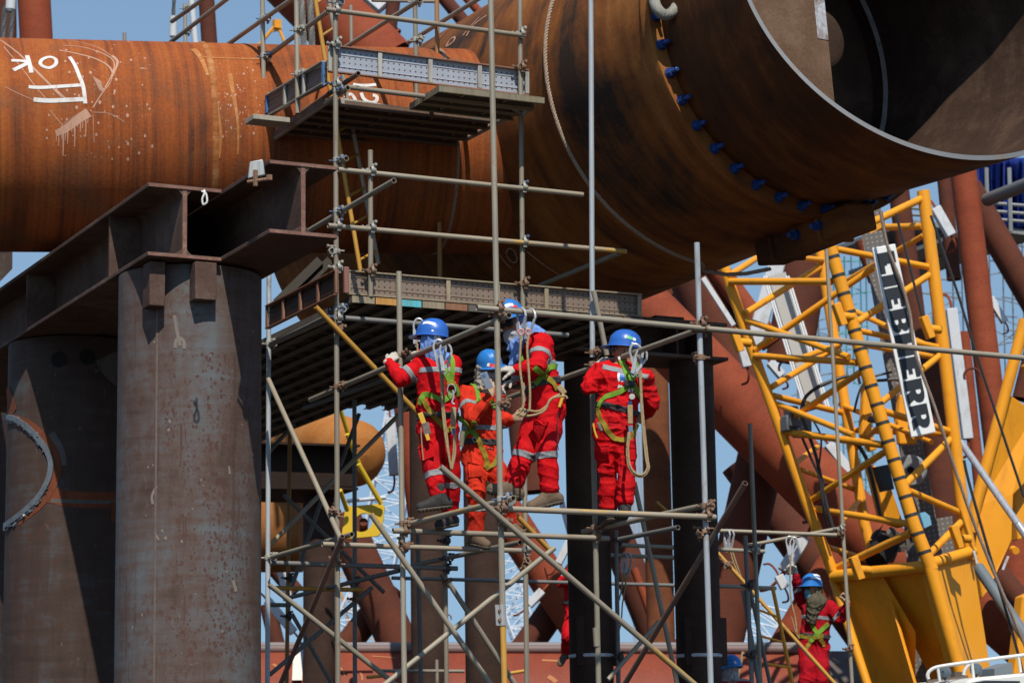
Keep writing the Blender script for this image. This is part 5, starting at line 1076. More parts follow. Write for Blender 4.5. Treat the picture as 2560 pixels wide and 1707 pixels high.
# ------------------------------------------------------------------ toe boards and deck planks
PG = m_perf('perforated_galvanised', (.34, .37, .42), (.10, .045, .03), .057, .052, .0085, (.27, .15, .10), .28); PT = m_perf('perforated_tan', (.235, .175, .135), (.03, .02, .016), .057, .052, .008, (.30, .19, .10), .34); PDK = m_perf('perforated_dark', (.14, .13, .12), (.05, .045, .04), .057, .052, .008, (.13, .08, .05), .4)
EDR = m_tube('rusty_edge', (.26, .13, .085), (.36, .27, .22), .35, .8, .35); EDG = m_tube('grey_edge', (.36, .35, .31), (.30, .18, .10), .3); EDT = m_tube('tan_edge', (.33, .27, .18), (.36, .24, .10), .35)
def toeboard(lab, TL, TR, BR, BL, nst, sheet, edge, post, ends=None):
    TL, TR, BR, BL = [np.array(p, float) for p in (TL, TR, BR, BL)]
    t = thing('toe_board', BL, lab, 'toe board', 'perforated boards edging the decks')
    ex = nrm(TR - TL); up = nrm((TL + TR) / 2 - (BL + BR) / 2); n_ = np.cross(ex, up)
    if n_ @ ray(1000, 800) > 0: n_ = -n_
    ey = up; C_ = (TL + BR) / 2; M = Matrix(((ex[0], ey[0], n_[0], C_[0]), (ex[1], ey[1], n_[1], C_[1]), (ex[2], ey[2], n_[2], C_[2]), (0, 0, 0, 1)))
    mb = MB(); H = np.linalg.norm(TL - BL)
    q = lambda a, b, d=0: (TL * (1 - a) + TR * a) * (1 - b) + (BL * (1 - a) + BR * a) * b + n_ * d
    # sheet with two pressed grooves
    rows = [(0, 0), (.26, 0), (.29, .007), (.32, 0), (.72, 0), (.75, .007), (.78, 0), (1, 0)]
    vs = []; 
    for b, d in rows: vs += [q(0, b, d), q(1, b, d)]
    for b, d in rows[::-1]: vs += [q(0, b, d - .004), q(1, b, d - .004)]
    m = len(vs) // 2; fs = [(2 * i, 2 * i + 1, 2 * ((i + 1) % m) + 1, 2 * ((i + 1) % m)) for i in range(m)] + [tuple(range(0, 2 * m, 2)), tuple(range(2 * m - 1, 0, -2))]
    mb.add(vs, fs); mb.build('sheet', sheet, t, smooth=0, M=M)
    for b in (0, 1):
        mb = MB(); c0, c1_ = q(0, b, .018), q(1, b, .018); mb.box((c0 + c1_) / 2, ex, n_, up, np.linalg.norm(c1_ - c0) / 2, .024, .006); mb.build('edge_strip', edge, t)
    for i in range(nst + 1):
        a = i / nst; mb = MB(); c0, c1_ = q(min(max(a, .006), .994), .03, .022), q(min(max(a, .006), .994), .97, .022); mb.box((c0 + c1_) / 2, ex, n_, c1_ - c0, .021, .012, np.linalg.norm(c1_ - c0) / 2); mb.build('stiffener', post if not ends or 0 < i < nst else ends, t, bevel=.004)
    return t
vt = V2 + .06
toeboard('grey perforated toe board along the front of the upper deck', onv(820, 115, vt), onv(1318, 178, vt), onv(1318, 239, vt), onv(820, 182, vt), 4, PG, EDR, EDG)
ut = U0 - .03
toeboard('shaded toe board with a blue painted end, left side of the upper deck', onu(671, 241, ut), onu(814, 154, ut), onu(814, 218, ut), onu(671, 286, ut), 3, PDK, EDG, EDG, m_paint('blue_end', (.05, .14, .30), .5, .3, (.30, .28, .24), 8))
toeboard('long tan perforated toe board along the front of the lower deck', onv(864, 678, vt), onv(1600, 738, vt), onv(1600, 792, vt), onv(864, 736, vt), 6, PT, EDT, EDT)
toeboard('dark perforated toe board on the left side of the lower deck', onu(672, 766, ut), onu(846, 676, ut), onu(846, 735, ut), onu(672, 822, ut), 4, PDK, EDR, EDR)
t_ = onv(862, 672, vt); mb = MB(); mb.box(onv(862, 702, vt) - UB * .03, UA, UB, UZ, .025, .02, .125); tag(mb.build('plank_end', m_tube('red_brown_end', (.22, .10, .085), None, .5, .7), bevel=.004), 'reddish brown end plate at the left corner of the long tan toe board', 'plank')
def plank_proto(L, w, mat, dirv, side):
    """steel deck plank: folded sheet with ribs below; starts at the origin and runs along dirv"""
    root = thing('deck_plank', (0, 0, 0), None, 'deck plank'); mb = MB(); h = .055
    mb.box(dirv * L / 2 + side * w / 2, dirv, side, UZ, L / 2, w / 2 - .003, .003)
    for s_ in (.006, w - .006): mb.box(dirv * L / 2 + side * s_ - UZ * h / 2, dirv, side, UZ, L / 2, .003, h / 2)
    for s_ in (.022, w - .022): mb.box(dirv * L / 2 + side * s_ - UZ * h, dirv, side, UZ, L / 2, .018, .003)
    for k in range(int(L / .45)): mb.box(dirv * (.3 + k * .45) + side * w / 2 - UZ * .02, dirv, side, UZ, .012, w / 2 - .008, .018)
    b = mb.build('tray', mat, root, smooth=0, M=Matrix.Identity(4))
    mb = MB(); mb.box(side * w / 2 - UZ * .028 - dirv * .003, dirv, side, UZ, .004, w / 2 - .004, .031); e = mb.build('end_cap', mat, root, smooth=0, M=Matrix.Identity(4)); return root, b, e
PLK = m_tube('plank_steel', (.13, .115, .10), (.17, .10, .06), .35, .75); PLR = m_tube('plank_rusty', (.15, .095, .065), (.11, .10, .09), .4, .8)
def place_plank(proto, first, p, cap=None, lab='', grp='', base=None):
    if first: root = proto
    else:
        root = proto.copy(); COL.objects.link(root)
        for ch in proto.children:
            c_ = ch.copy(); COL.objects.link(c_); c_.parent = root
    root.location = Vector(p); tag(root, lab, 'deck plank', grp)
    for ch in root.children:
        if ch.name.startswith('end_cap'):
            if cap is not None: ch.data = ch.data.copy(); ch.data.materials[0] = cap
            elif base is not None: ch.data = base
    return root
WP = .238; zl = onv(900, 740, V2 - .05)[2]
pr, _, ec = plank_proto(3.0, WP - .006, PLK, UB, UA); first = True; base_cap = ec.data
caps = {0: (EDT, 'deck plank with a tan end, leftmost under the long tan toe board'), 1: (m_tube('cap_orange', (.46, .23, .06)), 'deck plank with an orange end under the long tan toe board'), 2: (m_tube('cap_cyan', (.10, .42, .48)), 'deck plank with a bright turquoise end under the long tan toe board'), 3: (EDT, 'deck plank with a dull tan end right of the turquoise one'), 4: (m_tube('cap_rust', (.30, .14, .075)), 'deck plank with a rusty brown end right of the turquoise one')}
uS = onv(877, 742, vt - .06) @ UA
for i in range(15):
    cap, lab = caps.get(i, (None, 'dark steel plank of the lower deck seen from below, near row'))
    if i < 13: place_plank(pr, first, uvz(uS + i * WP, V2 - .02, zl), cap, lab, 'planks of the lower deck', base_cap); first = False
    place_plank(pr, False, uvz(uS + i * WP, V2 + 2.9, zl + .004), None, 'dark steel plank of the lower deck seen from below, middle row', 'planks of the lower deck', base_cap)
for i in range(10): place_plank(pr, False, uvz(uS + i * WP, V2 + 5.8, zl), None, 'dark steel plank of the lower deck seen from below, farthest row', 'planks of the lower deck', base_cap)
pr2, _, _ = plank_proto(1.84, WP - .006, PLR, UA, -UB); first = True; zu = 8.445
for i in range(6):
    place_plank(pr2, first, uvz(9.08, 23.0 + i * WP, zu), None, 'rusty plank of the upper deck seen from below', 'planks of the upper deck'); first = False
pr3, _, _ = plank_proto(1.10, WP - .006, m_tube('plank_tan', (.22, .185, .125), (.30, .17, .05), .35), UA, -UB); first = True
for i in range(3):
    place_plank(pr3, first, uvz(9.93, 22.18 + i * WP, zu + .004), None, ['front tan plank of the upper deck sticking out at the right corner', 'tan plank of the upper deck just behind its front plank', 'tan plank of the upper deck, third from the front'][i], 'short planks of the upper deck'); first = False
mb = MB(); p, q = onz(848, 253, 8.44), onz(1027, 279, 8.44); mb.box((p + q) / 2, q - p, UB, UZ, np.linalg.norm(q - p) / 2, .02, .03); tag(mb.build('plank_edge', EDG, bevel=.004), 'pale grey plank edge below the front toe board of the upper deck', 'plank')
mb = MB(); p = onz(640, 300, 8.4); mb.box(p + UA * .12, UA, UB, UZ, .19, .12, .025); tag(mb.build('timber_end', m_paint('weathered_timber', (.33, .30, .24), .8, .3, (.22, .16, .10), 12), bevel=.004), 'weathered board end at the left corner of the upper deck', 'board')
# boards leaning in the shade under the right beam
for i, (a_, b_) in enumerate((((690, 758), (800, 650)), ((715, 760), (826, 650)))):
    mb = MB(); mb.bar(at(*a_, 29.5 + i * .05), at(*b_, 29.5 + i * .05), .10, .03, ray(760, 700)); tag(mb.build('grey_board', m_paint('grey_board', (.075, .066, .055), .8, .3)), 'grey board leaning in the shade between the beam end and the lower deck', 'board', 'grey boards leaning below the beam end')

# ------------------------------------------------------------------ ladders
def ladder(lab, L0, L1, R0, R1, rungs, pL, pR, mL, mR, mr, r=.022):
    t = thing('ladder', PL(*L1, pL), lab, 'ladder')
    a, b, c, d = PL(*L0, pL), PL(*L1, pL), PL(*R0, pR), PL(*R1, pR)
    for p, q, m in ((a, b, mL), (c, d, mR)): mb = MB(); mb.tube(p, q, r, 14); mb.build('stile', m, t, M=axisM(p, q))
    for y in rungs:
        f = (y - L0[1]) / (L1[1] - L0[1]); p = a + (b - a) * f; g_ = f; q = c + (d - c) * g_; mb = MB(); mb.tube(p, q, r * .62, 10); mb.build('rung', mr, t)
ladder('yellow leaning ladder from the lower deck up past the upper deck', (783, -30), (902, 684), (812, -50), (946, 660), (10, 92, 172, 252, 332, 410, 494, 562, 652), ('v', 23.15), ('v', 23.7), TY, TG, TY)
ladder('orange ladder at lower right beside the man reaching up', (1868, 1440), (1936, 1760), (1932, 1470), (1992, 1760), (1450 + 70, 1450 + 139, 1450 + 208), ('v', 25.6), ('v', 25.6), TD, m_tube('ladder_orange', (.72, .29, .02), (.34, .28, .20), .3), m_paint('ladder_rung', (.78, .30, .015), .5))

# ------------------------------------------------------------------ people: smooth surfaces grown from tapered limbs
def smin(a, b, k):
    h = np.maximum(k - np.abs(a - b), 0) / k
    return np.minimum(a, b) - h * h * k * .25
class SDF:
    def __init__(s): s.pr = []; s.clip = []
    def cap(s, p, q, r1, r2=None, k=.03): s.pr.append(('c', np.array(p, float), np.array(q, float), r1, r1 if r2 is None else r2, k)); return s
    def chain(s, pts, rs, k=.03):
        for i in range(len(pts) - 1): s.cap(pts[i], pts[i + 1], rs[i], rs[i + 1], k)
        return s
    def ell(s, c, R, rad, k=.02): s.pr.append(('e', np.array(c, float), np.array(R, float), np.array(rad, float), 0, k)); return s
    def cut(s, p, n): s.clip.append((np.array(p, float), nrm(n))); return s
    def mesh(s, h):
        lo = np.full(3, 1e9); hi = -lo
        for t, a, b, c, d, k in s.pr:
            if t == 'c':
                m = max(c, d); lo = np.minimum(lo, np.minimum(a, b) - m); hi = np.maximum(hi, np.maximum(a, b) + m)
            else: m = c.max(); lo = np.minimum(lo, a - m); hi = np.maximum(hi, a + m)
        lo -= 3 * h; hi += 3 * h; n = np.ceil((hi - lo) / h).astype(int) + 1
        F = np.full(n, .3, np.float32)
        ax = [lo[i] + h * np.arange(n[i]) for i in range(3)]
        for t, a, b, c, d, k in s.pr:
            if t == 'c': m = max(c, d) + k + 2.5 * h; l_, h_ = np.minimum(a, b) - m, np.maximum(a, b) + m
            else: m = c.max() + k + 2.5 * h; l_, h_ = a - m, a + m
            i0 = np.maximum(((l_ - lo) / h).astype(int), 0); i1 = np.minimum(((h_ - lo) / h).astype(int) + 2, n)
            X, Y, Z = np.meshgrid(*[ax[i][i0[i]:i1[i]] for i in range(3)], indexing='ij')
            P = np.stack([X, Y, Z], -1)
            if t == 'c':
                e = b - a; L = max(e @ e, 1e-9); u = np.clip(((P - a) @ e) / L, 0, 1)
                D = np.linalg.norm(P - a - u[..., None] * e, axis=-1) - (c + u * (d - c))
            else:
                Q = (P - a) @ b.T; k0 = np.linalg.norm(Q / c, axis=-1); k1 = np.linalg.norm(Q / (c * c), axis=-1) + 1e-9; D = k0 * (k0 - 1) / k1
            sl = tuple(slice(i0[i], i1[i]) for i in range(3)); F[sl] = smin(F[sl], D, k)
        if s.clip:
            X, Y, Z = np.meshgrid(*ax, indexing='ij'); P = np.stack([X, Y, Z], -1)
            for p, nn in s.clip: F = np.maximum(F, (P - p) @ nn)
        F[[0, -1]] = .3; F[:, [0, -1]] = .3; F[:, :, [0, -1]] = .3
        S = F < 0; C = np.zeros(np.array(F.shape) - 1, int)
        cor = [(i, j, k) for i in (0, 1) for j in (0, 1) for k in (0, 1)]
        sh = C.shape
        for i, j, k in cor: C += S[i:i + sh[0], j:j + sh[1], k:k + sh[2]]
        I = np.argwhere((C > 0) & (C < 8)); vals = {c: F[I[:, 0] + c[0], I[:, 1] + c[1], I[:, 2] + c[2]] for c in cor}
        acc = np.zeros((len(I), 3)); cnt = np.zeros(len(I))
        for c in cor:
            for axn in range(3):
                if c[axn] == 0:
                    d_ = list(c); d_[axn] = 1; f0_, f1_ = vals[c], vals[tuple(d_)]; mk = (f0_ < 0) != (f1_ < 0)
                    t = np.where(mk, f0_ / np.where(mk, f0_ - f1_, 1), 0); pt = np.tile(np.array(c, float), (len(I), 1)); pt[:, axn] = t
                    acc[mk] += pt[mk]; cnt += mk
        V = lo + h * (I + acc / cnt[:, None]); idm = np.full(sh, -1, int); idm[I[:, 0], I[:, 1], I[:, 2]] = np.arange(len(I)); Q = []
        for axn in range(3):
            b_, c_ = (axn + 1) % 3, (axn + 2) % 3
            s0 = [slice(None)] * 3; s1 = [slice(None)] * 3; s0[axn] = slice(0, -1); s1[axn] = slice(1, None)
            A0, A1 = S[tuple(s0)], S[tuple(s1)]; E = np.argwhere(A0 != A1)
            E = E[(E[:, b_] > 0) & (E[:, c_] > 0) & (E[:, b_] < sh[b_]) & (E[:, c_] < sh[c_])]
            def g_(db, dc):
                J = E.copy(); J[:, b_] -= db; J[:, c_] -= dc; return idm[J[:, 0], J[:, 1], J[:, 2]]
            q = np.stack([g_(1, 1), g_(0, 1), g_(0, 0), g_(1, 0)], 1); fl = ~A0[E[:, 0], E[:, 1], E[:, 2]]; q[fl] = q[fl][:, ::-1]; Q.append(q)
        return V, np.concatenate(Q)
def vnormals(V, Q):
    n = np.cross(V[Q[:, 2]] - V[Q[:, 0]], V[Q[:, 3]] - V[Q[:, 1]]); N = np.zeros_like(V)
    for k in range(4): np.add.at(N, Q[:, k], n)
    return N / (np.linalg.norm(N, axis=1)[:, None] + 1e-12)
def mesh_obj(name, V, Q, mats, parent, mi=None):
    me = bpy.data.meshes.new(name); w = np.zeros(3); o_ = parent
    while o_ is not None: w = w + np.array(o_.location); o_ = o_.parent
    V = V - w
    me.from_pydata(V.tolist(), [], Q.tolist())
    for m in (mats if isinstance(mats, (list, tuple)) else [mats]): me.materials.append(m)
    if mi is not None: me.polygons.foreach_set('material_index', mi)
    me.polygons.foreach_set('use_smooth', [True] * len(me.polygons))
    o = bpy.data.objects.new(name, me); COL.objects.link(o); o.parent = parent; return o
def folds(V, N, anchors, amp, seed, fs=1.0):
    """cloth creases: sharp ridges with soft valleys, tighter where joints bend"""
    r = np.random.default_rng(seed); D = np.zeros(len(V)); wt = np.full(len(V), .45)
    rid = lambda x: (1 - np.abs(np.sin(x))) ** 1.7
    for c, rad, a, axis in anchors:
        d = np.linalg.norm(V - c, axis=1); w = np.exp(-(d / rad) ** 2) * a; wt += .6 * w
        if axis is not None:
            ax_ = nrm(axis); s_ = nrm(r.normal(size=3)); u = (V - c) @ ax_; per = r.uniform(.055, .095); lx = (V - c) @ nrm(np.cross(ax_, s_))
            skew = r.uniform(-.9, .9); warp = .9 * np.sin(lx * 16 + r.uniform(0, 6)) + .7 * np.sin((V @ s_) * 23 + r.uniform(0, 6))
            gate = .55 + .45 * np.sin(lx * r.uniform(12, 22) + u * 9 + r.uniform(0, 6))
            D += w * gate * (rid(math.pi * (u + skew * lx) / per + warp) * 1.7 - .5)
    for i in range(11):
        k = nrm(r.normal(size=3) * np.array([1, 1, .55])) * r.uniform(11, 34) * fs; q = r.normal(size=3) * 6 * fs; m = r.normal(size=3) * 9 * fs
        gate = np.clip(.2 + np.sin(V @ m + r.uniform(0, 6)), 0, 1)
        D += wt * gate * (rid(V @ k + 1.1 * np.sin(V @ q + r.uniform(0, 6))) - .3) * r.uniform(.4, .9)
    return V + N * (D * amp)[:, None]
SKIN = m_cloth('skin', (.36, .17, .10), .55, .08, 20); SKIN.node_tree.nodes['Principled BSDF'].inputs['Subsurface Weight'].default_value = .05
RED = m_cloth('red_coverall', (.52, .0075, .011), .8, .10, 7); REDO = m_cloth('orange_red_coverall', (.56, .032, .014), .8, .12, 7)
REFL = m_cloth('reflective_tape', (.27, .275, .28), .5, .12, 20); GLV = m_cloth('knit_glove', (.46, .42, .37), .9, .12, 40); GLVT = m_cloth('tan_glove', (.45, .30, .19), .9, .15, 40)
BLUEH = m_paint('helmet_blue', (.022, .115, .44), .36, .10, (.05, .09, .20), 5, .4); BLUEH2 = m_paint('helmet_light_blue', (.02, .17, .50), .36, .10, (.06, .14, .28), 5, .4)
CLB = m_cloth('blue_neck_cloth', (.16, .27, .58), .8, .12, 8); CLG = m_cloth('grey_neck_cloth', (.27, .25, .22), .85, .2, 8); CLC = m_cloth('camouflage_cloth', (.085, .075, .05), .85, .5, 10); CLW = m_cloth('patterned_cloth', (.35, .33, .36), .85, .6, 25)
STRG = m_cloth('green_webbing', (.16, .30, .035), .7, .10, 25); STRY = m_cloth('olive_webbing', (.26, .19, .025), .7, .10, 25); BELT = m_cloth('dark_belt', (.055, .05, .052), .6, .2, 25); TANW = m_cloth('tan_webbing', (.36, .26, .14), .8, .15, 25)
BOOTB = m_cloth('black_boot', (.045, .042, .04), .5, .3, 14); BOOTT = m_cloth('brown_boot', (.15, .105, .07), .7, .3, 14); SOLE = m_cloth('boot_sole', (.13, .105, .08), .85, .3, 14)
STEEL = m_tube('bright_steel', (.42, .43, .45), None, .5, .35, .2); DKPL = m_paint('dark_plastic', (.02, .02, .022), .4); STICK = m_paint('sticker_white', (.70, .69, .66), .5); STRED = m_paint('sticker_red', (.62, .05, .05), .5); STGRN = m_paint('sticker_green', (.10, .48, .17), .5); GOLD = m_paint('yellow_tool', (.60, .36, .03), .45)
ZUP = np.array([0, 0, 1.0])
def foot(par, ank, toe, up, mat, size=1.0):
    """boot: shaft, instep, toe cap and a separate lugged sole"""
    ank, toe = np.array(ank, float), np.array(toe, float); d = nrm(toe - ank); up = nrm(up - d * (np.array(up) @ d)); s_ = size
    d2 = d; base = ank - up * .085 * s_; heel = base - d2 * .055 * s_; tip = base + d2 * .175 * s_
    S = SDF(); S.cap(ank + up * .10, ank - up * .01, .056 * s_, .052 * s_, .03); S.cap(ank, heel + up * .045, .05 * s_, .042 * s_, .03)
    S.cap(ank + d2 * .03, tip + up * .028, .046 * s_, .034 * s_, .03); S.cap(heel + up * .035, tip + up * .032, .040 * s_, .043 * s_, .03)
    S.cut(base + up * .012, -up); V, Q = S.mesh(.006); N = vnormals(V, Q); b = mesh_obj('boot', folds(V, N, [(ank + d2 * .05, .06, .7, d2)], .003, 3), Q, mat, par)
    S = SDF(); S.cap(heel + up * .02, tip + up * .018, .044 * s_, .047 * s_, .02); S.cut(base + up * .016, up); S.cut(base - up * .012, -up); V, Q = S.mesh(.006)
    a_ = (V - base) @ d2; lo_ = ((V - base) @ up) < 0; V[lo_] += (up * .006)[None] * (np.sin(a_[lo_] * 190) > .2)[:, None]; mesh_obj('sole', V, Q, SOLE, par)
    return base
def hand(par, wr, d, n, thumb, mat, curl=(35, 45, 30), size=1.0, name='glove', spread=.06, tcurl=25, wrist_r=.030):
    """palm, four unequal bent fingers and a thumb; n points out of the palm, thumb to the thumb side"""
    d = nrm(d); n = nrm(n - d * (np.array(n) @ d)); s = np.cross(d, n); s = s if s @ np.array(thumb) > 0 else -s; S = SDF(); L = size
    wr = np.array(wr, float); S.cap(wr - d * .018, wr + d * .012, wrist_r * L, .027 * L, .012)
    for i, (off, plen, fl, r) in enumerate(((.030, .090, (.043, .026, .022), .0108), (.010, .095, (.048, .030, .024), .0112), (-.011, .090, (.044, .028, .023), .0108), (-.030, .082, (.034, .021, .020), .0098))):
        a = wr + d * .012 * L + s * off * .75 * L; b = wr + d * plen * L + s * off * 1.05 * L
        S.cap(a, b, .0165 * L, .0145 * L, .018); p = b; ang = 0; dd = nrm(d + s * spread * (off / .03))
        for j in range(3):
            ang += math.radians(curl[j] * (1 + .10 * (i - 1))); v = dd * math.cos(ang) + n * math.sin(ang); q = p + v * fl[j] * L; S.cap(p, q, (r - .0008 * j) * L, (r - .0008 * (j + 1)) * L, .006); p = q
    a = wr + d * .022 * L + s * .028 * L + n * .006; t1_ = nrm(s * .75 + d * .65 + n * .35); b = a + t1_ * .045 * L; S.cap(a, b, .017 * L, .0135 * L, .014)
    t2_ = nrm(t1_ * math.cos(math.radians(tcurl)) + nrm(d * .6 + n * .8 - s * .3) * math.sin(math.radians(tcurl))); c = b + t2_ * .034 * L; S.cap(b, c, .0130 * L, .0118 * L, .008); S.cap(c, c + nrm(t2_ + n * .3) * .026 * L, .0118 * L, .0105 * L, .006)
    V, Q = S.mesh(.0042); return mesh_obj(name, V, Q, mat, par)
def helmet(par, c, fwd, up, mat, stickers=()):
    """hard hat: ribbed dome with a peak and rain gutter; returns its frame"""
    up = nrm(up); fwd = nrm(fwd - up * (np.array(fwd) @ up)); rt = np.cross(fwd, up); A, B_, H = .143, .116, .128; vs = []; fs = []; n = 64; rows = 16
    def dome(ph, th):
        ca, sa = math.cos(ph), math.sin(ph); x, y, z = A * math.sin(th) * ca, B_ * math.sin(th) * sa, H * math.cos(th)
        z += .010 * math.exp(-(y / .022) ** 2) * math.sin(th) ** .5 * (1 if th < 1.35 else .3) + .004 * math.exp(-((abs(y) - .045) / .012) ** 2)
        return x, y, z
    prof = []
    for i in range(rows + 1):
        th = .02 + (math.pi / 2 - .02) * i / rows; prof.append(('d', th))
    prof += [('b', .003, -.018), ('b', .004, -.030), ('b', .011, -.033), ('b', .012, -.038), ('b', .003, -.038), ('b', -.006, -.030)]
    for pr_ in prof:
        for k in range(n):
            ph = 2 * math.pi * k / n
            if pr_[0] == 'd': x, y, z = dome(ph, pr_[1])
            else:
                x, y, _ = dome(ph, math.pi / 2); pk = max(0, math.cos(ph)) ** 1.6 * (.058 if pr_[1] > .01 else .004); e = pr_[1] + pk; l = math.hypot(x, y); x, y = x * (1 + e / l), y * (1 + e / l); z = pr_[2] - pk * .22
            vs.append(c + fwd * x + rt * y + up * z)
    for i in range(len(prof) - 1): fs += [(i * n + k, i * n + (k + 1) % n, (i + 1) * n + (k + 1) % n, (i + 1) * n + k) for k in range(n)]
    fs.append(tuple(range(n))); mb = MB(); mb.add(vs, fs); ho = mb.build('helmet', mat, par, smooth=50)
    bv = BVHTree.FromPolygons([Vector(v_) for v_ in vs], fs); hb = hit_bvh(bv)
    for px_, w, mt in stickers:
        m2 = MB(); ribbon(m2, hb, px_, w, .0015, .001, n=5)
        if m2.v: m2.build('sticker', mt, ho)
    m3 = MB(); band_ = [c + fwd * (.088 * math.cos(a)) + rt * (.076 * math.sin(a)) - up * .03 for a in np.linspace(0, 2 * math.pi, 24)[:-1]]; m3.path(band_, .012, 6, True); m3.build('headband', DKPL, ho)
    return fwd, rt, up
def person(label, J, fwd, up, face, opt):
    """J: joints in space. One continuous body, then clothing as parts."""
    g = lambda k: np.array(J[k], float)
    root = thing('person', (float(g('hip')[0]), float(g('hip')[1]), float(min(J['ankL'][2], J['ankR'][2]) - .09)), label, 'person'); root.location.z = float(min(J['ankL'][2], J['ankR'][2]) - .09)
    head, neck, chest, hip = g('head'), g('neck'), g('chest'), g('hip'); fwd = nrm(np.array(fwd, float)); up = nrm(np.array(up, float)); fwd = nrm(fwd - up * (fwd @ up)); rt = np.cross(fwd, up)
    shl, shr = g('shL'), g('shR'); lat = nrm(shr - shl); spine = nrm(neck - hip); bk = np.cross(lat, spine)
    hl, hr = g('hipL'), g('hipR'); hlat = nrm(hr - hl)
    # body
    S = SDF(); R3 = np.stack([fwd, rt, up])
    S.ell(head + up * .02, R3, (.098, .077, .108), .02); S.ell(head + fwd * .022 - up * .055, R3, (.070, .057, .068), .03); S.cap(head - up * .03 - fwd * .02, neck - spine * .02, .056, .060, .03)
    S.cap(head + fwd * .092 + up * .012, head + fwd * .112 - up * .022, .008, .0135, .014); S.cap(head + fwd * .095 - rt * .010 - up * .024, head + fwd * .095 + rt * .010 - up * .024, .009, .009, .008)
    S.cap(head + fwd * .082 - rt * .035 + up * .022, head + fwd * .082 + rt * .035 + up * .022, .012, .012, .016); S.cap(head + fwd * .084 - rt * .020 - up * .062, head + fwd * .084 + rt * .020 - up * .062, .010, .010, .007); S.cap(head + fwd * .080 - rt * .018 - up * .076, head + fwd * .080 + rt * .018 - up * .076, .010, .010, .007); S.ell(head + fwd * .075 - up * .105, R3, (.025, .025, .018), .02)
    for sg in (-1, 1):
        S.cap(head + rt * sg * .078 - fwd * .008 + up * .018, head + rt * sg * .076 - fwd * .004 - up * .028, .012, .009, .006); S.ell(head + fwd * .060 + rt * sg * .040 - up * .018, R3, (.025, .022, .02), .02)
    for sg, sh, w_ in ((-1, shl, 'L'), (1, shr, 'R')):
        S.cap(neck + lat * sg * .03 - spine * .03, sh, .05, .05, .05); S.cap(sh + (chest - sh) * .45, hip + spine * .06 + lat * sg * .05, .075, .070, .05)
        S.chain([sh, g('el' + w_), g('wr' + w_)], [.046, .038, .026], .03); hd = nrm(g('ha' + w_) - g('wr' + w_)); S.cap(g('wr' + w_), g('wr' + w_) + hd * .055, .022, .016, .02)
    for w_ in 'LR': S.chain([g('hip' + w_), g('kn' + w_), g('ank' + w_) - ZUP * .02], [.075, .050, .038], .04)
    V, Q = S.mesh(.0075); mi = None; mesh_obj('body', V, Q, SKIN, root)
    # coverall
    S = SDF(); RS = opt.get('bulk', 1.0); tw = .078
    for sg, sh, w_ in ((-1, shl, 'L'), (1, shr, 'R')):
        S.cap(chest + lat * sg * tw, hip + spine * .13 + lat * sg * .062, .118 * RS, .108 * RS, .07); S.cap(hip + spine * .13 + lat * sg * .062, (hl if sg < 0 else hr) + spine * .03, .108 * RS, .105 * RS, .06)
        S.cap(neck + lat * sg * .045 - spine * .045, sh, .056, .070, .06); S.cap(sh, chest + lat * sg * .07, .073, .10, .06)
        e_, wr_ = g('el' + w_), g('wr' + w_); S.chain([sh, (sh + e_) / 2, e_], [.074 * RS, .069 * RS, .062 * RS], .035); S.chain([e_, (e_ + wr_) / 2, wr_ - nrm(wr_ - e_) * .015], [.062 * RS, .056 * RS, .046], .03)
        S.cap((hl if sg < 0 else hr) + bk * opt.get('seat', -1) * .035 - spine * .01, (hl if sg < 0 else hr) - spine * .06, .10 * RS, .095 * RS, .05)
    for w_ in 'LR':
        a_, kn, an = g('hip' + w_), g('kn' + w_), g('ank' + w_); cu = an + nrm(kn - an) * opt.get('cuff', .055); S.chain([a_, a_ * .45 + kn * .55, kn], [.104 * RS, .094 * RS, .082 * RS], .045); S.chain([kn, kn * .45 + cu * .55, cu], [.082 * RS, .080 * RS, .078 * RS], .03)
    for k in range(10):
        a0, a1 = 2 * math.pi * k / 10, 2 * math.pi * (k + 1) / 10; rr = lambda a: neck + spine * .012 + lat * .066 * math.cos(a) + bk * .062 * math.sin(a); S.cap(rr(a0), rr(a1), .019, .019, .02)
    V, Q = S.mesh(.0075); N = vnormals(V, Q); anc = []
    for w_ in 'LR':
        anc += [(g('el' + w_), .11, .9, g('wr' + w_) - g('sh' + w_)), (g('kn' + w_), .13, .55, g('ank' + w_) - g('hip' + w_) + .7 * lat * np.linalg.norm(g('ank' + w_) - g('hip' + w_))), (g('ank' + w_) + ZUP * .11, .09, .6, ZUP + .5 * lat), (g('hip' + w_), .15, .8, g('kn' + w_) - hip + .5 * lat), (g('wr' + w_), .08, .5, g('wr' + w_) - g('el' + w_)), (g('sh' + w_), .12, .6, g('el' + w_) - neck)]
    anc.append((hip + spine * .16, .17, .9, spine)); V = folds(V, N, anc, .0175, opt.get('seed', 1)); N = vnormals(V, Q)
    # waist pinched by the belt
    cv = mesh_obj('coverall', V, Q, opt.get('suit', RED), root)
    bvh = BVHTree.FromPolygons([Vector(v_) for v_ in V], Q.tolist()); hb = hit_bvh(bvh)
    def patch(name, sel, mat, off=.003):
        sel, clip = sel; fc = Q[sel]
        if not len(fc): return
        used = np.unique(fc); mp = np.full(len(V), -1); mp[used] = np.arange(len(used)); W_ = V[used] + N[used] * off
        if clip is not None:
            p_, d_, w_ = clip; a_ = (W_ - p_) @ d_; W_ = W_ - np.outer(a_ - np.clip(a_, -w_ / 2, w_ / 2), d_)
        o = mesh_obj(name, W_, mp[fc], mat, cv); sd = o.modifiers.new('thick', 'SOLIDIFY'); sd.thickness = .002; sd.offset = 0; return o
    FC = V[Q].mean(1)
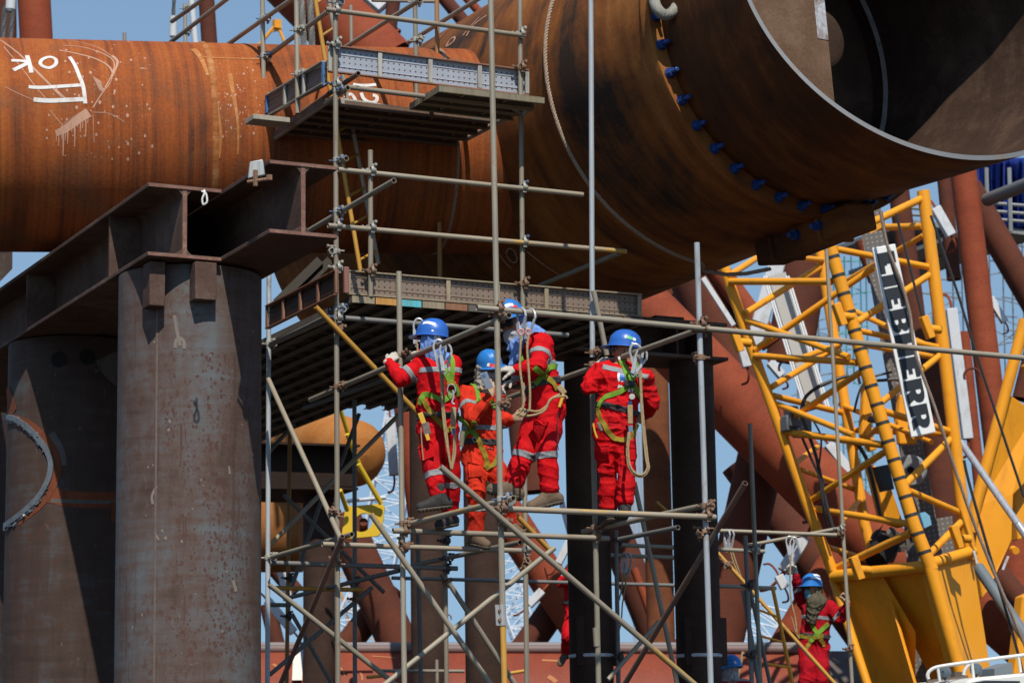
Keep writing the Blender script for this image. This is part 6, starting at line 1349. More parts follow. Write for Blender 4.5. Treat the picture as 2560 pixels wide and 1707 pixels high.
    def bandsel(p, q, t, w, rad):
        d_ = nrm(q - p); a_ = (FC - p) @ d_ - t * np.linalg.norm(q - p); r_ = np.linalg.norm(FC - p - ((FC - p) @ d_)[:, None] * d_, axis=1); return (np.abs(a_) < w / 2 + .005) & (r_ < rad), (p + d_ * t * np.linalg.norm(q - p), d_, w)
    for w_ in 'LR':
        patch('reflective_band', bandsel(g('sh' + w_), g('el' + w_), opt.get('armband', .62), .045, .105), REFL); patch('reflective_band', bandsel(g('kn' + w_), g('ank' + w_), opt.get('legband', .18), .05, .14), REFL)
    if opt.get('chestband', True):
        s_, cl_ = bandsel(hip, neck, opt.get('chest_t', .72), .045, .23)
        for w_ in 'LR':
            d_ = nrm(g('el' + w_) - g('sh' + w_)); s_ &= ~((((FC - g('sh' + w_)) @ d_) > .05) & (np.linalg.norm(np.cross(FC - g('sh' + w_), d_), axis=1) < .10))
        patch('reflective_band', (s_, cl_), REFL)
    if opt.get('waistband'): patch('reflective_band', bandsel(hip, neck, opt['waistband'], .045, .24), REFL)
    b_ = patch('belt', bandsel(hip, neck, opt.get('belt_t', .20), .048, .22), opt.get('beltmat', BELT), .007)
    for side in ('L', 'R'): foot(root, g('ank' + side), g('toe' + side), J.get('fup' + side, ZUP), opt.get('boot', BOOTB))
    return root, hb, (fwd, rt, up), cv
def straps(root, hb, lst):
    for px_, w, mt in lst:
        mb = MB(); ribbon(mb, hb, px_, w, .007, .005, n=8)
        if mb.v: mb.build('harness_strap', mt, root, smooth=60)
def pockets(root, hb, cv, lst, mat):
    for px_, w in lst:
        mb = MB(); ribbon(mb, hb, px_, w, -.006, .016, n=5)
        if mb.v: o = mb.build('pocket', mat, root, smooth=50, bevel=.004)
        mb = MB(); ribbon(mb, hb, (px_[0], ((px_[0][0] * 2.6 + px_[1][0]) / 3.6, (px_[0][1] * 2.6 + px_[1][1]) / 3.6)), w * 1.05, .009, .006, n=3)
        if mb.v: mb.build('pocket_flap', mat, root, smooth=50)
def hood(root, parts, mat, seed, name='neck_cloth', h=.007, amp=.007, cuts=()):
    S = SDF()
    for p in parts: S.cap(*p)
    for c_ in cuts: S.cut(*c_)
    V, Q = S.mesh(h); N = vnormals(V, Q); V = folds(V, N, [(V.mean(0), .3, 1.2, None)], amp * 1.4, seed, 2.3); return mesh_obj(name, V, Q, mat, root)
def snaphook(t, top, d, across, s=1.0, mat=STEEL):
    """big scaffold hook: gooseneck over the tube, gate and body"""
    d = nrm(d); ac = nrm(across - d * (np.array(across) @ d)); top = np.array(top, float)
    pts = [top + d * .115 * s - ac * .012, top + d * .05 * s - ac * .034 * s, top + d * .01 * s - ac * .036 * s, top - d * .024 * s - ac * .018 * s, top - d * .026 * s + ac * .012 * s, top + d * .0 * s + ac * .036 * s, top + d * .03 * s + ac * .044 * s]
    mb = MB(); mb.path(spline(pts, 6), .0085 * s, 8); mb.prism([top + d * .06 * s - ac * .040 * s, top + d * .06 * s - ac * .018 * s, top + d * .17 * s + ac * .004, top + d * .17 * s - ac * .026 * s], np.cross(d, ac) * .014); mb.build('snap_hook', mat, t, smooth=40)
    mb = MB(); mb.prism([top + d * .035 * s + ac * .036 * s, top + d * .03 * s + ac * .054 * s, top + d * .15 * s + ac * .022 * s, top + d * .15 * s - ac * .002], np.cross(d, ac) * .010); mb.build('hook_gate', mat, t)
    mb = MB(); mb.path([top + d * .18 * s + ac * .012 * math.cos(a) + d * .014 * math.sin(a) for a in np.linspace(0, 2 * math.pi, 14)[:-1]], .004, 6, True); mb.build('swivel_eye', mat, t)
def cordpath(t, px, Y, r=.0085, name='lanyard_rope', mat=None):
    mb = MB(); mb.path(spline([at(p[0], p[1], p[2] if len(p) > 2 else Y) for p in px], 6), r, 8); return mb.build(name, mat or TANW, t)

def jm(Y, **k):
    return {n: at(p[0], p[1], Y + (p[2] if len(p) > 2 else 0)) for n, p in k.items()}
RTC = CM[0]; FWC = np.array([0, 1.0, 0])

# --- leftmost worker, back to the camera, tightening a coupler
Y1 = 22.55
J = jm(Y1, head=(1081, 850), neck=(1090, 893), chest=(1094, 935), hip=(1097, 1058), shL=(1056, 912), elL=(1003, 948, -.05), wrL=(970, 903, .10), haL=(992, 882, .16), shR=(1131, 912, .06), elR=(1100, 912, .36), wrR=(1047, 884, .42), haR=(1020, 884, .3), hipL=(1076, 1072), knL=(1080, 1168, -.06), ankL=(1101, 1246, -.1), toeL=(1040, 1253, -.15), hipR=(1117, 1072, .05), knR=(1128, 1178, .15), ankR=(1125, 1290, .32), toeR=(1095, 1296, .16))
W1, h1, fr, cv1 = person('worker in red with a blue neck cloth, back turned, reaching left to a coupler', J, (-.86, .45, -.10), (.06, .05, 1), None, dict(seed=3, chest_t=.78, armband=.66, beltmat=BELT, belt_t=.10, legband=.25, boot=BOOTB))
helmet(W1, J['head'] + UZ * .062, (-.90, .30, -.10), (.10, .0, 1), BLUEH, (((( 1058, 808), (1070, 806), (1088, 811)), .03, STICK), (((1079, 826), (1084, 827)), .016, STICK)))
hd = J['head']; hood(W1, [(hd + UZ * .02, hd - UZ * .05, .098, .100, .03), (hd - UZ * .05, J['neck'] + UZ * .0, .098, .094, .04), (J['neck'] + (-.05, 0, .02), J['neck'] + (.06, .0, -.02), .080, .075, .04)], CLB, 5, amp=.010, cuts=[(hd + UZ * .045, UZ)])
mb = MB(); mb.box(hd + np.array([.045, -.088, .015]), (1, .3, 0), (0, 1, 0), UZ, .028, .006, .02); mb.build('neck_label', STICK, W1)
hand(W1, J['wrL'], J['haL'] - J['wrL'] + (.02, 0, 0), (.5, .6, .3), (.0, .1, 1), GLV, (30, 45, 30)); hand(W1, J['wrR'], J['haR'] - J['wrR'], (0, -.3, -1), (0, -1, .4), GLV, (30, 40, 30))
straps(W1, h1, [(((1122, 885), (1130, 905), (1129, 935), (1126, 960)), .045, STRG), (((1110, 912), (1117, 935), (1125, 955), (1128, 965)), .05, STRG), (((1054, 1005), (1064, 985), (1085, 992), (1105, 1000), (1122, 992), (1128, 975)), .046, STRG), (((1134, 962), (1142, 975), (1144, 990)), .05, STRG), (((1050, 1012), (1054, 995), (1062, 985)), .045, STRG), (((1060, 998), (1072, 1022), (1090, 1045), (1108, 1066)), .045, STRY), (((1108, 1066), (1122, 1075), (1134, 1062)), .045, STRY)])
mb = MB(); c_ = h1(1126, 962); c_ = c_[0] + c_[1] * .02 if c_ else at(1126, 962, 22.4); mb.box(c_, RTC, FWC, UZ, .038, .012, .022); mb.build('strap_pad', STRY, W1, bevel=.005)
mb = MB(); mb.path([c_ - UZ * .05 + RTC * .034 * math.cos(a) + UZ * .045 * math.sin(a) - FWC * .015 for a in np.linspace(0, 2 * math.pi, 20)[:-1]], .005, 6, True); mb.build('ring', STEEL, W1)
mb = MB(); q = at(1056, 1048, 22.36); mb.box(q, (.35, 0, -1), FWC, (1, 0, .35), .06, .012, .022); mb.build('folded_tool', GOLD, W1, bevel=.004)
mb = MB(); q = at(1066, 1072, 22.36); mb.box(q, (.2, 0, -1), FWC, (1, 0, .2), .055, .015, .032); mb.build('pouch', m_cloth('pouch_grey', (.17, .14, .12)), W1, bevel=.006)
mb = MB(); mb.box(at(1069, 1093, 22.35), (.3, 0, -1), FWC, (1, 0, .3), .028, .01, .016); mb.build('tool_tip', GOLD, W1, bevel=.003)
cordpath(W1, ((1052, 1068), (1054, 1100), (1058, 1145), (1060, 1148)), 22.35, .005, 'tool_cord')
t = thing('safety_lanyard', at(1107, 870, 22.0), 'double lanyard hooked over the sloping tube behind the leftmost worker, hanging down his back', 'lanyard')
snaphook(t, onu(1097, 861, U0 + .05) - FWC * .02, (.10, 0, -1), RTC, 1.25); snaphook(t, onu(1113, 866, U0 + .05) + FWC * .03, (-.02, 0, -1), RTC, 1.2)
cordpath(t, ((1100, 911), (1103, 960), (1106, 1020), (1112, 1080), (1122, 1140), (1128, 1170)), 22.25, .0095); cordpath(t, ((1104, 911), (1109, 960), (1110, 1020), (1117, 1090), (1126, 1160), (1129, 1172)), 22.27, .0095)
cordpath(t, ((1128, 1172), (1134, 1130), (1136, 1085)), 22.25, .0095); cordpath(t, ((1130, 1172), (1138, 1130), (1138, 1085)), 22.24, .0095)
mb = MB(); mb.bar(at(1134, 1018, 22.25), at(1133, 1066, 22.25), .045, .03, (0, -1, 0)); mb.build('shock_pack', TANW, t, bevel=.008)
mb = MB(); mb.path(spline([at(x, y, 22.25) for x, y in ((1132, 975), (1134, 992), (1130, 1005), (1136, 1010))], 5), .008, 8); mb.build('carabiner', STEEL, t)
mb = MB(); mb.bar(at(1134, 1070, 22.25), at(1134, 1085, 22.25), .03, .02, (0, -1, 0)); mb.build('end_loop', m_cloth('blue_loop', (.10, .20, .32)), t)
t = thing('safety_lanyard', at(1050, 800, 23.2), 'lanyard hooked to the dark ledger in front of the leftmost worker', 'lanyard')
snaphook(t, at(1047, 806, 24.0), (-.1, 0, -1), RTC, 1.2); cordpath(t, ((1040, 853), (1044, 875), (1047, 960), (1050, 1000)), 23.3, .009)

pockets(W1, h1, cv1, [(((1064, 1112), (1066, 1130), (1069, 1148)), .13)], RED)
# --- man with the phone, standing lower and behind
Y2 = 24.25
J = jm(Y2, head=(1223, 924), neck=(1208, 962), chest=(1203, 1010), hip=(1204, 1120), shL=(1240, 985, -.02), elL=(1252, 1052, .02), wrL=(1284, 1046, -.12), haL=(1302, 1042, -.16), shR=(1165, 986, -.05), elR=(1181, 1046, -.22), wrR=(1226, 992, -.26), haR=(1226, 955, -.26), hipL=(1224, 1135), knL=(1258, 1222, -.05), ankL=(1274, 1312, .10), toeL=(1300, 1318, .0), hipR=(1185, 1135), knR=(1192, 1228, -.12), ankR=(1190, 1340, -.02), toeR=(1225, 1348, -.2))
W2_, h2, fr, cv2 = person('worker in orange red coveralls holding a phone to his covered face behind the upright', J, (.42, -.86, -.35), (-.10, -.15, 1), None, dict(seed=11, suit=REDO, chest_t=.72, armband=.5, waistband=.30, belt_t=.08, legband=.35, boot=BOOTT, seat=1, chestband=False))
helmet(W2_, J['head'] + UZ * .064, (.45, -.85, -.35), (-.14, -.25, 1), BLUEH2, ((((1218, 911), (1224, 912)), .034, STICK), (((1225, 912), (1232, 914), (1240, 918)), .034, STRED)))
hd = J['head']; hood(W2_, [(hd + (-.03, .0, .0), hd + (-.03, -.0, -.09), .100, .092, .03), (hd + (.0, -.055, -.06), hd + (-.02, -.045, -.16), .070, .075, .04), (hd + (-.03, 0, -.10), J['neck'] + (0, 0, -.03), .09, .10, .04)], CLG, 8, amp=.011, cuts=[(hd + UZ * .02, UZ + np.array((.35, -.5, 0)))])
mb = MB(); e_ = hd + nrm((.42, -.86, -.2)) * .098 + UZ * .018; mb.box(e_, nrm((.86, .42, 0)), nrm((.42, -.86, -.2)), UZ, .062, .010, .021); mb.build('safety_glasses', m_paint('grey_lens', (.13, .14, .16), .15), W2_, bevel=.008)
t = thing('phone', at(1217, 952, 23.86), 'grey phone held to the face of the man with the covered mouth', 'phone')
q = at(1216, 951, 23.88); ux = nrm(np.array([.36, .10, -.93])); uy = nrm(np.cross(ux, (.35, -.9, .1))); uz_ = np.cross(ux, uy); mb = MB(); mb.box(q, ux, uy, uz_, .078, .038, .0045); mb.build('case', m_paint('phone_grey', (.17, .20, .25), .35), t, bevel=.004)
s_ = -1 if (uz_ @ FWC) > 0 else 1; mb = MB(); mb.box(q - ux * .052 + uy * .010 + uz_ * s_ * .006, ux, uy, uz_, .018, .018, .002); mb.build('camera_bump', m_paint('phone_blue', (.06, .13, .26), .25), t, bevel=.002)
hand(W2_, J['wrR'] + UZ * .015, (.0, .02, 1), (-.25, .9, .1), (-1, -.1, .2), GLVT, (18, 22, 18), .98, 'glove', .10, 30); hand(W2_, J['wrL'], J['haL'] - J['wrL'], (.2, .8, .1), (0, 0, 1), GLVT, (35, 40, 30), .95)
straps(W2_, h2, [(((1176, 960), (1188, 966), (1193, 985), (1197, 1005)), .045, STRG), (((1142, 1042), (1160, 1052), (1178, 1072), (1194, 1094)), .05, STRG), (((1186, 1052), (1180, 1070), (1165, 1085), (1158, 1105)), .045, STRG), (((1194, 1094), (1203, 1115), (1214, 1140), (1218, 1158), (1212, 1170)), .045, STRY), (((1214, 1170), (1230, 1165), (1242, 1150), (1245, 1135)), .045, STRY), (((1226, 1002), (1232, 1010), (1234, 1020)), .045, STRG)])
for x, y, mt in ((1192, 1098, STEEL), (1225, 1117, DKPL)):
    mb = MB(); q = h2(x, y); q = q[0] + q[1] * .012 if q else at(x, y, 24.1); u_ = nrm(RTC + .5 * UZ if mt is STEEL else RTC)
    v_ = np.cross(u_, FWC); mb.path([q + u_ * a * .032 + v_ * b * .022 for a, b in ((-1, -1), (1, -1), (1, 1), (-1, 1))], .005, 6, True); mb.bar(q - v_ * .022, q + v_ * .022, .008, .006, FWC); mb.build('buckle', mt, W2_)
mb = MB(); mb.tube(at(1157, 1078, 24.0), at(1153, 1116, 24.0), .022, 12); mb.build('tool_sheath', m_cloth('sheath', (.20, .18, .12)), W2_)

pockets(W2_, h2, cv2, [(((1186, 1160), (1188, 1175), (1190, 1192)), .13)], REDO)
# --- bending man at the coupler, facing left
Y3 = 21.35
J = jm(Y3, head=(1281, 812, .0), neck=(1324, 838, .02), chest=(1340, 872), hip=(1366, 998), shL=(1352, 860, -.10), elL=(1346, 914, -.26), wrL=(1290, 924, -.24), haL=(1262, 930, -.2), shR=(1318, 865, .22), elR=(1312, 930, .24), wrR=(1288, 952, .10), haR=(1274, 950, 0), hipL=(1380, 1012, -.06), knL=(1366, 1125, -.10), ankL=(1376, 1236, -.08), toeL=(1318, 1250, -.14), hipR=(1352, 1014, .10), knR=(1312, 1130, .02), ankR=(1283, 1218, -.02), toeR=(1222, 1204, -.08))
J['fupR'] = np.array([-.25, 0, 1.0])
W3_, h3, fr, cv3 = person('worker in bright red bending left over a coupler, dark goggles and grey mask', J, (-.48, -.80, -.36), (-.25, -.10, .96), None, dict(seed=21, chestband=False, armband=.52, belt_t=.20, waistband=.46, legband=.12, boot=BOOTT, seat=-1, bulk=1.03))
hd = J['head']; f_, r_, u_ = fr
helmet(W3_, hd + u_ * .088, f_, u_, BLUEH2, ((((1263, 766), (1272, 762), (1283, 762)), .03, STICK), (((1278, 766), (1286, 765), (1294, 768)), .022, STRED)))
hood(W3_, [(hd - f_ * .045 + u_ * .03, hd - f_ * .055 - u_ * .07, .088, .084, .03), (hd - u_ * .10 - f_ * .04, J['neck'], .085, .088, .05), (J['neck'], J['neck'] + (.04, -.02, -.02), .098, .098, .04), (J['neck'] + (-.07, -.08, -.05), J['neck'] + (-.15, -.09, -.26), .055, .030, .04), (hd - u_ * .09 + r_ * .06, J['neck'] + (-.12, -.06, -.10), .045, .05, .05)], CLB, 17, amp=.010)
mb = MB(); c_ = hd + f_ * .094 + u_ * .018; mb.box(c_, r_, f_, u_, .072, .020, .034); mb.build('goggles', DKPL, W3_, bevel=.016)
hood(W3_, [(hd + f_ * .070 - u_ * .075, hd + f_ * .045 - u_ * .12, .052, .062, .02), (hd + f_ * .05 - u_ * .08 + r_ * .04, hd - u_ * .07 + r_ * .07 - f_ * .01, .035, .03, .03)], m_cloth('grey_mask', (.36, .36, .38), .85, .1, 9), 4, 'face_mask', amp=.004)
hand(W3_, J['wrL'], (-.96, .12, .10), (-.1, .55, -.85), (-.3, .3, -.6), GLV, (18, 34, 26), 1.02, 'glove', .07, 15, .034); hand(W3_, J['wrR'], (-.75, -.2, -.3), (-.1, -.2, -1), (-.4, -1, .1), GLV, (35, 50, 30), 1.05)
straps(W3_, h3, [(((1340, 962), (1352, 945), (1368, 922), (1384, 916), (1392, 916)), .045, STRG), (((1336, 918), (1350, 930), (1364, 942)), .045, STRG), (((1364, 942), (1380, 955), (1391, 975)), .045, STRY), (((1303, 880), (1306, 905)), .045, STRG), (((1300, 1000), (1302, 1015)), .04, STRY)])
mb = MB(); q = h3(1336, 961); q = q[0] + q[1] * .012 if q else at(1336, 961, 21.1); mb.path([q + RTC * a * .030 + UZ * b * .020 for a, b in ((-1, -1), (1, -1), (1, 1), (-1, 1))], .005, 6, True); mb.build('buckle', STEEL, W3_)
mb = MB(); mb.bar(at(1384, 1002, 21.2), at(1380, 1052, 21.2), .045, .03, (0, -1, 0)); mb.build('tool_holder', DKPL, W3_, bevel=.008)
mb = MB(); mb.bar(at(1409, 985, 21.15), at(1398, 1018, 21.15), .024, .014, (0, -1, 0)); mb.build('folded_tool', GOLD, W3_, bevel=.004)
mb = MB(); mb.bar(at(1396, 965, 21.2), at(1412, 985, 21.2), .05, .03, (0, -1, 0)); mb.build('shock_pack', TANW, W3_, bevel=.008)
cordpath(W3_, ((1396, 1030), (1393, 1060), (1395, 1085), (1394, 1108), (1396, 1125)), 21.15, .004, 'tool_cord', DKPL)
t = thing('safety_lanyard', onv(1308, 775, V0), 'double tan lanyard hooked over the long rail, hanging in front of the bending worker', 'lanyard')
snaphook(t, onv(1303, 781, V0 - .05), (-.01, 0, -1), -UB + .35 * RTC, 1.25); snaphook(t, onv(1327, 784, V0 - .05), (-.16, 0, -1), -UB + .6 * RTC, 1.25)
YL = 20.75
for px_ in (((1303, 838), (1301, 870), (1300, 920), (1307, 975), (1309, 1010), (1300, 1030), (1292, 1035)), ((1322, 838), (1318, 870), (1322, 930), (1325, 980), (1324, 1024))): cordpath(t, px_, YL, .0095)
cordpath(t, ((1292, 1034), (1310, 1040), (1340, 1036), (1362, 1025), (1372, 1005), (1385, 994), (1412, 990), (1418, 996)), 20.95, .0095); cordpath(t, ((1306, 1036), (1318, 1026), (1345, 1028), (1366, 1015), (1376, 998), (1400, 985)), 20.96, .0095); cordpath(t, ((1290, 1036), (1306, 1022), (1318, 1030), (1306, 1040)), 20.9, .0095)
for x, y in ((1303, 830), (1321, 830)):
    mb = MB(); c_ = at(x, y, YL); mb.path([c_ + RTC * .020 * math.cos(a) + UZ * .022 * math.sin(a) for a in np.linspace(0, 2 * math.pi, 16)[:-1]], .008, 8, True); mb.build('thimble', m_paint('pink_thimble', (.50, .22, .20), .5), t)

pockets(W3_, h3, cv3, [(((1352, 1052), (1346, 1075), (1340, 1098)), .15)], RED)
# --- man on the right, back to the camera, looking left
Y4 = 23.2
J = jm(Y4, head=(1563, 877), neck=(1568, 915), chest=(1556, 952), hip=(1536, 1050), shL=(1508, 928), elL=(1473, 968, -.08), wrL=(1493, 914, .10), haL=(1517, 894, .18), shR=(1612, 944), elR=(1631, 1008, .05), wrR=(1612, 1040, .28), haR=(1595, 1050, .34), hipL=(1515, 1068), knL=(1517, 1170, .06), ankL=(1522, 1280, .12), toeL=(1500, 1297, .42), hipR=(1556, 1068), knR=(1566, 1168, -.03), ankR=(1562, 1266, -.05), toeR=(1548, 1282, .26))
W4_, h4, fr, cv4 = person('worker in red with lettering on his back, looking left and holding a short tube', J, (-.94, .12, -.02), (-.02, .02, 1), None, dict(seed=31, chest_t=.86, armband=1.6, belt_t=.19, legband=2.5, boot=BOOTB, bulk=1.04))
hd = J['head']; f_, r_, u_ = fr
helmet(W4_, hd + UZ * .064, (-.95, .05, .02), (.12, 0, 1), BLUEH, ((((1562, 841), (1566, 842)), .028, STICK), (((1567, 842), (1574, 844), (1581, 846)), .028, STGRN), (((1582, 846), (1589, 850)), .028, STICK), (((1579, 857), (1585, 859)), .018, STICK)))
hood(W4_, [(hd + (.055, -.0, .03), hd + (.075, .0, -.06), .074, .062, .03)], CLG, 9, amp=.006, cuts=[(hd + UZ * .05, UZ)])
ey = hd + f_ * .086 + u_ * .022
for sg in (-1, 1):
    mb = MB(); mb.lathe([(.001, .011), (.006, .009), (.0105, .003), (.0105, -.004)], ey + r_ * sg * .031, f_, 14); mb.build('eye', m_paint('eye_dark', (.05, .035, .03), .2), W4_)
mb = MB(); mb.path([hd - f_ * .0 + u_ * .05 - FWC * .078, hd + f_ * .012 - FWC * .083 - u_ * .03, hd + f_ * .045 - FWC * .060 - u_ * .10, hd + f_ * .06 - u_ * .125], .007, 6); mb.path([hd - f_ * .0 + u_ * .0 - FWC * .080, hd + f_ * .08 + u_ * .02 - FWC * .055], .004, 6); mb.build('chin_strap', DKPL, W4_)
mb = MB(); c_ = hd + f_ * .105 + u_ * .016; mb.box(c_, r_, f_, u_, .060, .003, .022); mb.build('safety_glasses', m_paint('clear_lens', (.22, .24, .27), .1), W4_, bevel=.004)
mb = MB(); mb.box(hd + f_ * .055 - FWC * .058 - u_ * .080, (1, 0, .3), FWC, (-.3, 0, 1), .012, .008, .022); mb.build('strap_clip', STICK, W4_)
hand(W4_, J['wrL'], (.80, .30, .62), (.45, .6, -.5), (.1, .3, 1), GLV, (25, 35, 30), 1.05, wrist_r=.034); hand(W4_, J['wrR'], J['haR'] - J['wrR'], (-.3, .6, 0), (0, 0, 1), GLV, (35, 40, 30))
straps(W4_, h4, [(((1552, 898), (1560, 915), (1568, 935), (1574, 955)), .05, STRG), (((1592, 905), (1588, 930), (1580, 950), (1572, 968)), .05, STRG), (((1574, 945), (1584, 962), (1592, 978), (1602, 1000)), .045, STRG), (((1571, 965), (1552, 978), (1520, 990), (1505, 1002), (1498, 1016)), .045, STRG), (((1496, 1018), (1500, 1040), (1515, 1070), (1532, 1092), (1550, 1100), (1568, 1098), (1582, 1085), (1592, 1060)), .045, STRY)])
mb = MB(); ribbon(mb, h4, ((1556, 935), (1555, 944), (1559, 953)), .085, .003, .002)
em = mb.build('emblem', STICK, W4_); mb = MB(); ribbon(mb, h4, ((1557.5, 937), (1556.5, 944), (1560, 951)), .055, .006, .002); mb.build('emblem_face', m_paint('emblem_blue', (.03, .12, .42), .5), W4_)
mb = MB()
for ps in (((1546, 970.5), (1548, 962)), ((1548, 962), (1550, 968)), ((1550, 968), (1553, 963)), ((1553, 963), (1554, 971))): ribbon(mb, h4, ps, .013, .004, .002, smooth=False)
mb.build('lettering', STICK, W4_); 
for ps in (((1571, 972), (1574.5, 972), (1575, 979), (1571.5, 978.5), (1571, 972)), ((1577.5, 972.5), (1583.5, 974)), ((1580.5, 973.5), (1579.5, 981)), ((1584.5, 974.5), (1590, 976)), ((1587.3, 975.5), (1586.3, 983))):
    mb = MB(); ribbon(mb, h4, ps, .010, .004, .002, smooth=False)
    if mb.v: mb.build('lettering', STICK, W4_)
mb = MB(); q = h4(1574, 958); q = q[0] + q[1] * .02 if q else at(1574, 958, 23.0); mb.box(q, RTC, FWC, UZ, .045, .012, .028); mb.build('back_plate', DKPL, W4_, bevel=.006)
mb = MB(); mb.lathe([(.001, .004), (.026, .003), (.026, -.003)], at(1580, 991, 22.9), -FWC, 20); mb.build('metal_disc', m_paint('disc_grey', (.42, .42, .40), .5), W4_)
mb = MB(); mb.bar(at(1494, 1056, 23.0), at(1505, 1078, 23.0), .030, .03, (0, -1, 0)); mb.build('torch', m_paint('torch_grey', (.13, .12, .10), .5), W4_, bevel=.008); mb = MB(); mb.path(spline([at(x, y, 22.98) for x, y in ((1483, 1058), (1486, 1075), (1490, 1088), (1493, 1094))], 5), .009, 8); mb.build('tool_handle', GOLD, W4_)
t = thing('safety_lanyard', at(1590, 880, 22.8), 'double lanyard on the sloping tube behind the man on the right, looped low', 'lanyard')
snaphook(t, onu(1588, 872, U1 + .05) - FWC * .015, (.10, 0, -1), RTC, 1.35); snaphook(t, onu(1606, 880, U1 + .05) + FWC * .03, (-.42, 0, -1), RTC, 1.2)
cordpath(t, ((1599, 925), (1602, 980), (1606, 1060), (1614, 1140), (1618, 1170), (1606, 1186), (1588, 1182), (1574, 1160), (1570, 1115)), 22.85, .0095); cordpath(t, ((1602, 925), (1604, 985), (1610, 1062), (1619, 1145), (1622, 1172), (1608, 1190), (1586, 1186), (1570, 1160), (1567, 1118)), 22.86, .0095)
mb = MB(); mb.bar(at(1575, 1012, 22.9), at(1576, 1060, 22.9), .045, .03, (0, -1, 0)); mb.build('shock_pack', TANW, t, bevel=.006)
mb = MB(); mb.bar(at(1574, 1003, 22.9), at(1575, 1012, 22.9), .036, .025, (0, -1, 0)); mb.build('end_loop', m_cloth('navy_loop', (.03, .06, .14)), t); mb = MB(); mb.bar(at(1576, 1064, 22.9), at(1577, 1080, 22.9), .036, .02, (0, -1, 0)); mb.build('end_loop', m_cloth('steel_blue_loop', (.12, .22, .30)), t)
mb = MB(); mb.bar(at(1573, 1080, 22.88), at(1569, 1118, 22.88), .030, .02, (0, -1, 0)); mb.build('rope_sleeve', TANW, t, bevel=.006)

pockets(W4_, h4, cv4, [(((1506, 1112), (1507, 1130), (1509, 1150)), .12), (((1576, 1115), (1577, 1132), (1578, 1150)), .09), (((1522, 1046), (1536, 1049), (1549, 1048)), .05)], RED)
# --- man reaching up at the right
Y5 = 33.6
J = jm(Y5, head=(2030, 1472), neck=(2044, 1500), chest=(2045, 1535), hip=(2034, 1612), shL=(2076, 1518, -.10), elL=(2100, 1544, -.2), wrL=(2119, 1508, -.34), haL=(2118, 1488, -.36), shR=(2010, 1508, .1), elR=(1995, 1472, .1), wrR=(1989, 1435, .0), haR=(1981, 1412, 0), hipL=(2048, 1622), knL=(2054, 1698, -.1), ankL=(2056, 1780), toeL=(2040, 1790, -.2), hipR=(2020, 1622), knR=(2016, 1698, -.1), ankR=(2014, 1780), toeR=(2000, 1790, -.2))
W5_, h5, fr, cv5 = person('worker in dark red reaching up to a hook, camouflage cloth round his neck', J, (-.80, -.55, -.05), (0, 0, 1), None, dict(seed=41, chest_t=.60, armband=.92, belt_t=.20, legband=.95, beltmat=BELT, seat=1, bulk=1.1, suit=m_cloth('deep_red_coverall', (.36, .006, .014), .8, .12, 7)))
hd = J['head']; f_, r_, u_ = fr
helmet(W5_, hd + UZ * .07, (-.80, -.55, .02), (.04, 0, 1), BLUEH2, ((((2034, 1437), (2044, 1437), (2050, 1440)), .04, STICK), (((2027, 1444), (2040, 1444), (2051, 1447)), .025, STICK)))
hood(W5_, [(hd - f_ * .05, hd - f_ * .05 - UZ * .12, .090, .10, .03), (hd - UZ * .14 - f_ * .02, J['neck'] + (.0, -.08, -.05), .10, .12, .05), (J['neck'] + (-.06, -.12, -.05), J['neck'] + (-.10, -.14, -.26), .09, .06, .05)], CLC, 12, amp=.012)
hood(W5_, [(hd + f_ * .075 - UZ * .045, hd + f_ * .055 - UZ * .09, .046, .052, .02)], m_cloth('blue_mask', (.14, .36, .46), .8), 6, 'face_mask', amp=.002)
mb = MB(); c_ = hd + f_ * .094 + UZ * .02; mb.box(c_, r_, f_, UZ, .066, .012, .028); mb.build('goggles', DKPL, W5_, bevel=.012)
hand(W5_, J['wrR'], J['haR'] - J['wrR'], (-.6, -.5, .2), (-.3, .9, .1), GLV, (55, 60, 40), 1.1); hand(W5_, J['wrL'], J['haL'] - J['wrL'], (-.9, .4, 0), (-.5, -1, .1), GLVT, (60, 65, 40), 1.1)
straps(W5_, h5, [(((2048, 1496), (2040, 1510), (2036, 1525)), .05, STRG), (((2028, 1540), (2030, 1560), (2042, 1580), (2048, 1590)), .05, STRG), (((2070, 1558), (2052, 1576), (2036, 1592), (2026, 1604)), .055, STRG), (((2026, 1604), (2020, 1614), (2014, 1626)), .05, STRY), (((2048, 1592), (2056, 1604), (2058, 1616)), .05, STRY), (((1996, 1588), (2020, 1592), (2040, 1592), (2058, 1588)), .05, STRY)])
t = thing('safety_lanyard', at(1975, 1352, 33.1), 'lanyard with two steel hooks held by the raised hand at right', 'lanyard')
snaphook(t, at(1974, 1347, 33.1), (.03, 0, -1), RTC, 1.2); snaphook(t, at(1986, 1350, 33.1), (-.3, 0, -1), RTC, 1.2)
cordpath(t, ((1978, 1385), (1976, 1420), (1975, 1450), (1978, 1500), (1988, 1545), (1992, 1580)), 33.1, .010); cordpath(t, ((1978, 1540), (1990, 1580), (1998, 1595)), 33.1, .007)
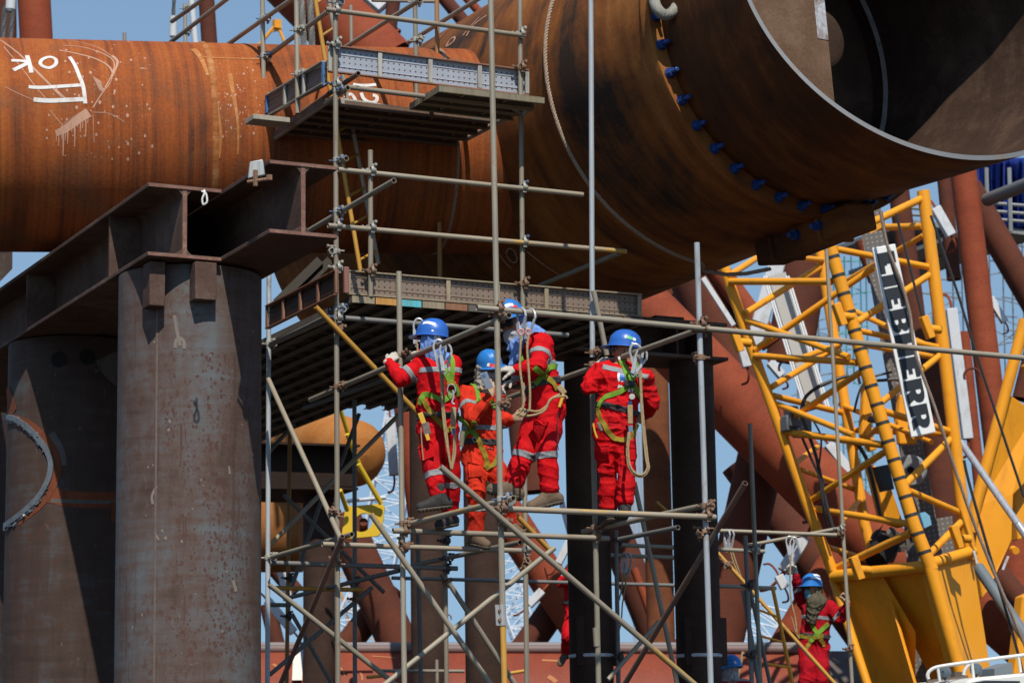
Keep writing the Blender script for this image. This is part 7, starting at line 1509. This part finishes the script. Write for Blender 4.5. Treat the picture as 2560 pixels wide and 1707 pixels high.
# --- helmet and shoulder at the bottom edge
Y6 = 31.0
J = jm(Y6, head=(1826, 1674), neck=(1832, 1700), chest=(1834, 1735), hip=(1836, 1820), shL=(1808, 1712), elL=(1800, 1760, -.1), wrL=(1798, 1800, -.2), haL=(1798, 1820, -.2), shR=(1860, 1716), elR=(1866, 1765, -.1), wrR=(1866, 1800, -.2), haR=(1866, 1820, -.2), hipL=(1822, 1830), knL=(1822, 1900), ankL=(1822, 1985), toeL=(1812, 1992, -.2), hipR=(1848, 1830), knR=(1848, 1900), ankR=(1848, 1985), toeR=(1838, 1992, -.2))
W6_, h6, fr, cv6 = person('worker whose blue helmet and red shoulder show at the bottom edge', J, (-.75, .6, -.25), (-.1, .1, 1), None, dict(seed=51, chest_t=1.02, armband=.3))
helmet(W6_, J['head'] + UZ * .05, (-.75, .6, -.2), (-.12, .1, 1), BLUEH2, ((((1836, 1652), (1840, 1658)), .02, STICK),)); hood(W6_, [(J['head'] + UZ * .01, J['head'] - UZ * .08, .098, .094, .03)], CLW, 3, amp=.006, cuts=[(J['head'] + UZ * .04, UZ)])
# --- man mostly hidden behind the slim column
Y7 = 35.5
J = jm(Y7, head=(1452, 1400), neck=(1450, 1425), chest=(1445, 1450), hip=(1440, 1530), shL=(1428, 1438), elL=(1405, 1455, -.1), wrL=(1425, 1440, -.3), haL=(1440, 1435, -.3), shR=(1470, 1440), elR=(1480, 1480), wrR=(1478, 1510, -.2), haR=(1478, 1525, -.2), hipL=(1432, 1540), knL=(1420, 1590, -.25), ankL=(1416, 1632, .05), toeL=(1404, 1654, .02), hipR=(1452, 1540), knR=(1452, 1600, -.1), ankR=(1450, 1660), toeR=(1444, 1668, -.2))
J['fupL'] = np.array([.2, .9, .2])
W7_, h7, fr, cv7 = person('worker mostly hidden behind the slim column, only a red arm, leg and black boot showing', J, (.6, .7, 0), (0, 0, 1), None, dict(seed=61, legband=3, chestband=False))
helmet(W7_, J['head'] + UZ * .05, (.6, .7, 0), (0, 0, 1), BLUEH)

# hooks hanging from far ledgers
for lab, x, y, pl, px_ in (('pair of steel hooks with tan ropes hanging between the two slim columns', 1566, 1388, ('v', 27.55), (((1556, 1432), (1556, 1455), (1552, 1480), (1548, 1500)), ((1566, 1432), (1564, 1460), (1556, 1510), (1552, 1560), (1538, 1595)))), ('pair of steel hooks with tan ropes hanging right of the bright post', 1822, 1328, ('Y', 33.1), (((1824, 1368), (1832, 1400), (1848, 1440), (1856, 1458)), ((1828, 1368), (1840, 1405), (1852, 1440), (1856, 1460))))):
    t = thing('safety_lanyard', PL(x, y, pl), lab, 'lanyard'); Yh = PL(x, y, pl)[1]
    snaphook(t, at(x - 5, y + 3, Yh), (0, 0, -1), -UB + .3 * RTC, 1.3); snaphook(t, at(x + 4, y + 3, Yh), (0, 0, -1), -UB + .5 * RTC, 1.3)
    for p_ in px_: cordpath(t, p_, Yh, .009)
tag(tube_obj(at(1858, 1628, 33), at(1838, 1720, 33), TANW, .02), 'tan pole leaning behind the helmet at the bottom edge', 'pole')
